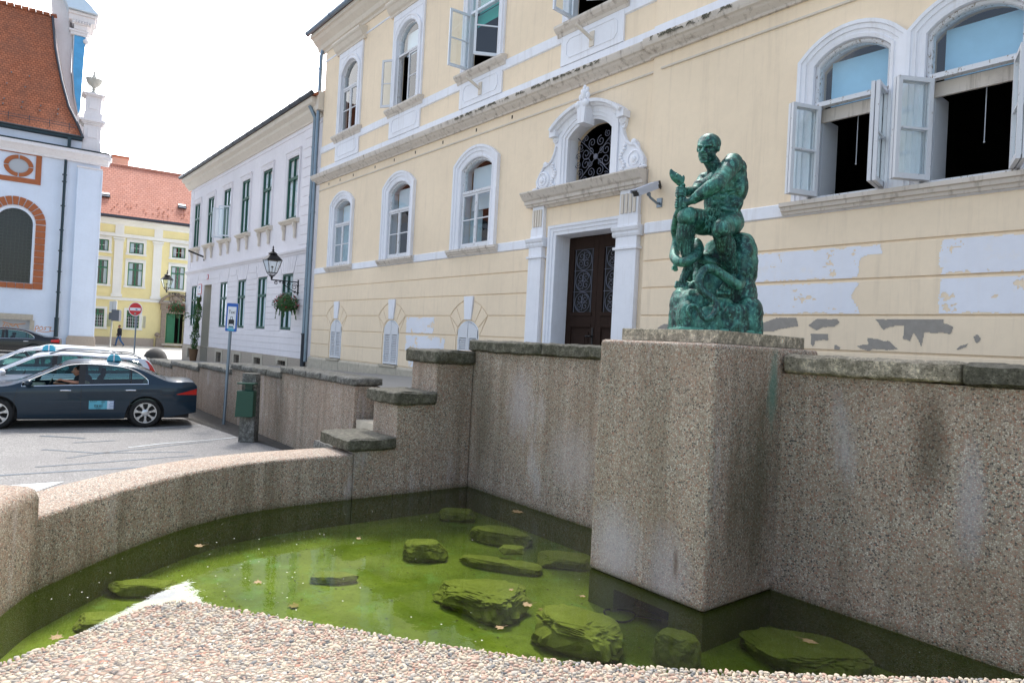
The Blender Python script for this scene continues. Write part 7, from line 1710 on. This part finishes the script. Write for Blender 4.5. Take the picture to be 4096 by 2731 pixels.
for i, z in enumerate((1.278, 1.225, 1.168)): T += [('e', V(-.010+.008*i, -.070, z), (.026, .022, .022)), ('e', V(-.066+.006*i, -.040, z+.006), (.027, .022, .022))]
for i in range(4): T += [('c', V(.035+.01*i, -.082, 1.315-.030*i), V(.095, -.088, 1.335-.034*i), .008, .009)]
T += [('c', V(.0, -.080, 1.115), V(.12, -.072, 1.10), .020, .022), ('c', V(.02, -.080, 1.143), V(.10, -.075, 1.15), .010, .010)]
# near arm (his left)
shN, elN, wrN = V(.055, -.125, 1.515), V(-.135, -.325, 1.268), V(-.315, -.235, 1.143)
T += [('e', V(.065, -.120, 1.515), (.080, .070, .070)), ('c', shN, elN, .084, .060), ('e', V(.015, -.185, 1.465), (.080, .070, .082)), ('e', V(-.05, -.232, 1.375), (.066, .060, .066)), ('c', elN, V(-.20, -.30, 1.225), .054, .057), ('c', V(-.17, -.31, 1.245), wrN, .064, .037), ('e', V(-.16, -.33, 1.265), (.048, .036, .038)), ('c', wrN, V(-.365, -.215, 1.122), .032, .036)]
# far arm
shF, elF, wrF = V(-.100, .195, 1.425), V(-.205, .10, 1.285), V(-.335, -.085, 1.250)
T += [('e', V(-.095, .19, 1.43), (.07, .07, .07)), ('c', shF, elF, .066, .052), ('e', V(-.165, .14, 1.36), (.05, .045, .055)), ('c', elF, wrF, .057, .035), ('e', V(-.25, .04, 1.285), (.045, .05, .035)), ('c', wrF, V(-.385, -.15, 1.235), .030, .034)]
# legs
hipR, kneeR, ankR = V(.00, .06, 1.00), V(-.335, -.19, .998), V(-.295, -.15, .585)
T += [('c', hipR, kneeR, .110, .084), ('e', V(-.16, -.07, .975), (.14, .095, .100)), ('e', kneeR+V(-.004, -.02, .0), (.088, .080, .088))]
hipL, kneeL, ankL = V(.115, .0, 1.01), V(-.080, -.33, .885), V(.105, -.155, .543)
T += [('c', hipL, kneeL, .105, .074), ('e', V(.045, -.16, .965), (.10, .11, .085)), ('e', kneeL+V(-.005, -.02, -.005), (.072, .068, .076))]
Sh = [('c', kneeR+V(0, 0, -.02), V(-.345, -.165, .84), .080, .078), ('e', V(-.330, -.13, .83), (.082, .078, .13)), ('c', V(-.345, -.165, .84), ankR, .074, .042), ('c', ankR, V(-.285, -.125, .545), .040, .042), ('c', V(-.295, -.15, .56), V(-.365, -.235, .425), .042, .034), ('c', V(-.285, -.12, .55), V(-.27, -.09, .48), .038, .035)]
Sh += [('c', kneeL+V(0, 0, -.02), V(-.015, -.265, .735), .074, .074), ('e', V(.01, -.235, .735), (.076, .072, .13)), ('c', V(-.015, -.265, .735), ankL, .070, .042), ('c', ankL, V(.12, -.12, .49), .040, .042), ('c', V(.10, -.15, .49), V(-.01, -.265, .375), .045, .036)]
# toes
for k in range(5):
    o_ = (k-2)*.021; p = V(-.365, -.235, .42)+V(o_*1.0, o_*-.35, -.002*abs(k-1)); T.append(('c', p, p+V(-.018, -.040, -.040), .0135 if k else .018, .011 if k else .015))
    p = V(-.01, -.268, .368)+V(o_*1.05, o_*-.25, 0); T.append(('c', p, p+V(-.015, -.045, -.030), .014 if k < 4 else .018, .011 if k < 4 else .015))
# fists: each finger wrapped round the snake's neck
ax0, ax1 = V(-.409, -.200, 1.05), V(-.404, -.185, 1.30); axd = (ax1-ax0).normalized()
def fist(cz, toward, n_=4, sp=.0225, sc=1.0):
    """toward: unit vector from the grip centre to the wrist"""
    out_ = []; c = ax0+axd*((cz-ax0.z)/axd.z); t = (toward-axd*toward.dot(axd)).normalized(); s_ = axd.cross(t)
    out_.append(('e', c+t*.036, (.032, .034, .050)))
    for k in range(n_):
        h = (k-1.5)*sp; r_ = .040*(1-.05*abs(k-1)); pts = []
        for i in range(8): a = R(-35+i*38); pts.append(c+axd*(h-.004*i/7)+(t*math.cos(a)-s_*math.sin(a)*-1)*r_*(1.05 if i < 2 else 1))
        for i in range(7): out_.append(('c', pts[i], pts[i+1], (.0135-.0005*i)*sc, (.0135-.0005*(i+1))*sc))
        out_.append(('e', pts[2], (.0155, .0155, .013)))
    p = c+t*.035+axd*.045; q = c-s_*.020+t*.01+axd*.058; out_ += [('c', p-axd*.02, p+V(0, 0, .0), .018, .017), ('c', p, q, .017, .014), ('c', q, q-t*.035-s_*.010+axd*-.004, .014, .012)]
    return out_
T += fist(1.118, (wrN-V(-.405, -.2, 1.12))); T += fist(1.222, (wrF-V(-.405, -.19, 1.225)))
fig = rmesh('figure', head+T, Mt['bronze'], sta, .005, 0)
bpy.context.view_layer.update()
me = bpy.data.meshes.new_from_object(fig.evaluated_get(bpy.context.evaluated_depsgraph_get())); fig.modifiers.clear(); fig.data = me; me.name = 'figure'
def push(c, r_, d):
    for v in me.vertices:
        q = (v.co-c).length/r_
        if q < 2.2: v.co += d*math.exp(-q*q)
for s in (-1, 1): push(HP(.090, .033*s, .001), .016*hs, -F*.016); push(HP(.085, .036*s, -.040), .016*hs, -F*.006); push(HP(.080, .045*s, .055), .03*hs, -F*.004); push(HP(.079, .031*s, .001), .007*hs, F*.006)
for k in range(-4, 5): push(HP(.100-.0006*k*k, .0056*k, -.0605), .0050*hs, -F*.0065)
push(HP(.092, 0, -.080), .012*hs, -F*.006); push(HP(.105, 0, .014), .006*hs, -F*.005)
for z in (1.29, 1.26, 1.23, 1.20, 1.17, 1.14): push(V(-.040, -.075, z), .016, V(.010, .012, 0))
for z in (1.252, 1.198, 1.145):
    for x_ in (-.07, -.04, -.01, .02): push(V(x_, -.055-.35*(x_+.07), z), .013, V(.005, .009, 0))
for k in range(6): push(V(.05+.018*k, -.105, 1.27-.012*k), .018, V(.0, .010, 0)); push(V(-.12+.03*k, -.08-.01*k, 1.335-.002*k), .016, V(.003, .007, .0))
vg = fig.vertex_groups.new(name='body'); fine = fig.vertex_groups.new(name='fine')
g1, g2 = [], []
hb_ = HP(-.01, 0, -.10)
for v in me.vertices:
    c = v.co; up_ = (c-hb_).dot(U); hand = (c-V(-.405, -.19, 1.17)).length < .13 or (c.z < .50)
    (g2 if (up_ > 0 and (c-hc).length < .19) or hand else g1).append(v.index)
vg.add(g1, 1.0, 'REPLACE'); fine.add(g2, 1.0, 'REPLACE')
s_ = fig.modifiers.new('s', 'SMOOTH'); s_.iterations = 12; s_.factor = .5; s_.vertex_group = 'body'
s_ = fig.modifiers.new('s2', 'SMOOTH'); s_.iterations = 2; s_.factor = .5
gr_ = fig.modifiers.new('fuller', 'DISPLACE'); gr_.strength = .007; gr_.mid_level = 0; gr_.vertex_group = 'body'
dt = bpy.data.textures.new('bronze_relief', 'CLOUDS'); dt.noise_scale = .055; dt.noise_depth = 3
dm = fig.modifiers.new('d', 'DISPLACE'); dm.texture = dt; dm.strength = .005; dm.texture_coords = 'LOCAL'; dm.mid_level = .5
furt = bpy.data.textures.new('fur_relief', 'WOOD'); furt.wood_type = 'BANDNOISE'; furt.noise_scale = .03; furt.turbulence = 9
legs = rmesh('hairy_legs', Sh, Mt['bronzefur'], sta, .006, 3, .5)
em = bpy.data.objects.new('fur_direction', None); scene.collection.objects.link(em); em.parent = sta; em.scale = (1, 1, 4.5); em['kind'] = 'structure'; em.empty_display_size = .05
dm = legs.modifiers.new('d', 'DISPLACE'); ct = bpy.data.textures.new('fur_clumps', 'CLOUDS'); ct.noise_scale = .016; ct.noise_depth = 2; dm.texture = ct; dm.texture_coords = 'OBJECT'; dm.texture_coords_object = em; dm.strength = .013; dm.mid_level = .5
# locks of hair hanging from hips, knees and calves
rr = random.Random(12); m = MB()
def lock(p, d, L_, r_):
    pts = []; w = V(rr.uniform(-1, 1), rr.uniform(-1, 1), 0)*.012
    for i in range(6): t = i/5; pts.append(p+d*L_*t+w*math.sin(t*5)+V(0, 0, -.012*t*t))
    m.tube(pts, [r_*(1-.8*i/5)*(.6 if i == 0 else 1) for i in range(6)], 6)
for i in range(70):
    t = rr.random()*.72; a = rr.uniform(0, 6.28)
    for K, A, cx_ in ((kneeR, ankR, V(-.34, -.155, .82)), (kneeL, ankL, V(0, -.25, .735))):
        p = K.lerp(cx_, t*2) if t < .5 else cx_.lerp(A, t*2-1); rad = .076 if t < .55 else .076-.085*(t-.55)
        p = p+V(math.cos(a)*rad, math.sin(a)*rad, 0); lock(p, ((A-K).normalized()+V(rr.uniform(-.15, .15), rr.uniform(-.15, .15), 0)), rr.uniform(.03, .055), rr.uniform(.003, .005))
for i in range(60):
    u = rr.random(); p = V(-.16+.15*u, -.125-.02*math.sin(u*3), 1.10-.03*u+rr.uniform(-.02, .015)); lock(p+V(0, rr.uniform(-.03, .02), 0), V(rr.uniform(-.9, .9), -.35, -.7).normalized(), rr.uniform(.025, .05), rr.uniform(.005, .008))
for i in range(40):
    p = V(-.145+rr.uniform(-.035, .05), -.20+rr.uniform(-.02, .02), 1.04-rr.random()*.12); lock(p, V(rr.uniform(-.6, .6), -.2, -.8).normalized(), rr.uniform(.03, .06), rr.uniform(.006, .010))
obj('hair_locks', m, Mt['bronzefur'], sta, smooth=True)['kind'] = 'stuff'
# snake
def catm(P, n_=5):
    P = [Vector(p) for p in P]; o_ = []
    for i in range(len(P)-1):
        p0, p1, p2, p3 = P[max(i-1, 0)], P[i], P[i+1], P[min(i+2, len(P)-1)]
        for k in range(n_): t = k/n_; o_.append(.5*((2*p1)+(p2-p0)*t+(2*p0-5*p1+4*p2-p3)*t*t+(3*p1-p0-3*p2+p3)*t**3))
    return o_+[P[-1]]
body = [(-.404, -.185, 1.30), (-.404, -.188, 1.24), (-.406, -.20, 1.18), (-.409, -.2, 1.118), (-.412, -.185, 1.06), (-.415, -.13, 1.02), (-.408, -.06, .965), (-.395, .01, .91), (-.370, .03, .84), (-.385, .01, .74), (-.412, -.09, .66), (-.399, -.20, .605), (-.345, -.25, .600), (-.270, -.235, .648), (-.210, -.15, .725), (-.195, -.03, .80), (-.2, .06, .82), (-.205, .07, .75), (-.19, -.03, .688), (-.134, -.10, .645), (-.053, -.12, .624), (.033, -.11, .600), (.115, -.09, .56), (.160, -.14, .505), (.150, -.22, .448), (.092, -.28, .412), (.012, -.30, .450), (-.072, -.32, .505), (-.148, -.33, .540), (-.212, -.33, .520), (-.250, -.33, .458), (-.255, -.34, .390), (-.220, -.35, .332), (-.158, -.37, .285), (-.117, -.385, .229), (-.126, -.395, .161), (-.178, -.405, .105), (-.228, -.405, .112), (-.262, -.405, .168), (-.295, -.405, .205), (-.339, -.405, .201), (-.359, -.405, .163), (-.342, -.405, .119), (-.312, -.405, .080)]
body = [(x, y-(.05 if z < .47 and i > 24 else .02 if i > 24 else 0), z) for i, (x, y, z) in enumerate(body)]
pts = catm(body, 5); n_ = len(pts); m = MB()
rs = [(.024+.020*min(1, i/(n_*.22))) if i < n_*.30 else .044-.031*max(0, (i/n_-.62)/.38)**1.1 for i in range(n_)]
m.tube(pts, rs, 14)
# head with wide open jaws
def jaw(P, W_, H_, mb=m):
    P = catm(P, 4); k = len(P); rings = []
    for i, p in enumerate(P):
        t = i/(k-1); tn = (P[min(i+1, k-1)]-P[max(i-1, 0)]).normalized(); sd = tn.cross(V(0, 1, 0)).normalized(); nn = tn.cross(sd).normalized(); w_ = W_*max(.05, math.sin(math.pi*min(.98, .28+.72*t)))**.8; h_ = H_*max(.06, math.sin(math.pi*min(.97, .35+.65*t)))**.8
        rings.append([p+sd*math.cos(a)*w_+nn*math.sin(a)*h_ for a in [2*math.pi*j/12 for j in range(12)]])
    mb.add([q for r_ in rings for q in r_], [(i*12+j, i*12+(j+1) % 12, (i+1)*12+(j+1) % 12, (i+1)*12+j) for i in range(k-1) for j in range(12)]+[tuple(range(12))[::-1], tuple(range((k-1)*12, k*12))])
jaw([(-.404, -.185, 1.295), (-.432, -.195, 1.325), (-.470, -.205, 1.348), (-.498, -.21, 1.378), (-.512, -.215, 1.412)], .044, .034)
jaw([(-.402, -.185, 1.295), (-.398, -.18, 1.33), (-.388, -.175, 1.352), (-.386, -.172, 1.374)], .022, .013)
m.ball((-.462, -.245, 1.355), .011, 8, 6)
snk = obj('snake', m, Mt['bronze'], sta, smooth=50)
dm = snk.modifiers.new('s', 'SUBSURF'); dm.levels = 1; dm.render_levels = 1; sc_ = bpy.data.textures.new('scales', 'VORONOI'); sc_.noise_scale = .014; dm = snk.modifiers.new('d', 'DISPLACE'); dm.texture = sc_; dm.strength = .003; dm.texture_coords = 'LOCAL'
# rock
RK = []
def col(x, y, rx_, ry_, h, top=.8, rot=0, z0=-.02):
    RK.append(('k', (x, y, z0), [(1.0, 0), (1.0, h*.25), (.97, h*.55), (.88, h*.82), (top*.8, h*.95), (top*.35, h)], (rx_, ry_), rot))
def lump(c, r_, rz_=0, rx_=0): RK.append(('e', V(*c), r_, Matrix.Rotation(rz_, 3, 'Z') @ Matrix.Rotation(rx_, 3, 'X')))
col(.0, -.02, .36, .33, .26); col(-.22, -.03, .165, .24, .40, .7); col(-.20, .08, .16, .18, .50); col(.02, .10, .28, .22, .66); col(.06, .12, .20, .18, .90); col(-.09, .13, .14, .16, .78)
RK.append(('k', (.21, .06, -.02), [(1.06, 0), (1.08, .15), (1.05, .34), (.98, .46), (.92, .51), (1.02, .56), (1.04, .66), (.94, .78), (.74, .88), (.5, .93), (.2, .95)], (.165, .25)))
col(-.28, -.16, .10, .13, .30, .6); col(-.12, -.28, .13, .11, .24, .7); col(.08, -.28, .14, .11, .28, .7); col(.24, -.20, .13, .13, .34, .7); col(-.33, .02, .07, .16, .40, .8); col(-.01, -.20, .13, .12, .335, .8)
rkk = rmesh('rock_base', RK, Mt['bronze'], sta, .009, 10, .5)
t1 = bpy.data.textures.new('rock_blocks', 'VORONOI'); t1.noise_scale = .16; t1.distance_metric = 'MANHATTAN'
t2 = bpy.data.textures.new('rock_folds', 'STUCCI'); t2.noise_scale = .07; t2.turbulence = 8; t3 = bpy.data.textures.new('rock_grain', 'CLOUDS'); t3.noise_scale = .03; t3.noise_depth = 4
for tx_, st_ in ((t1, .012), (t2, .014), (t3, .006)): dm = rkk.modifiers.new('d', 'DISPLACE'); dm.texture = tx_; dm.strength = st_; dm.texture_coords = 'LOCAL'; dm.mid_level = .55
# clip below the slab: plinth plate the rock stands in
m = MB(); m.prism([(-.39, -.30), (-.30, -.36), (.10, -.38), (.33, -.30), (.385, .0), (.34, .28), (-.30, .30), (-.40, .05)], 'z', .0, .03); obj('plinth_plate', m, Mt['bronze'], sta, bevel=.01)
# broken stub of a reed beside the far shin and small block
m = MB(); m.box(-.405, -.372, -.02, .02, .555, .585); m.tube([(-.36, .03, .64), (-.375, .02, .60), (-.37, 0, .55)], .02, 6); obj('stub', m, Mt['bronze'], sta)
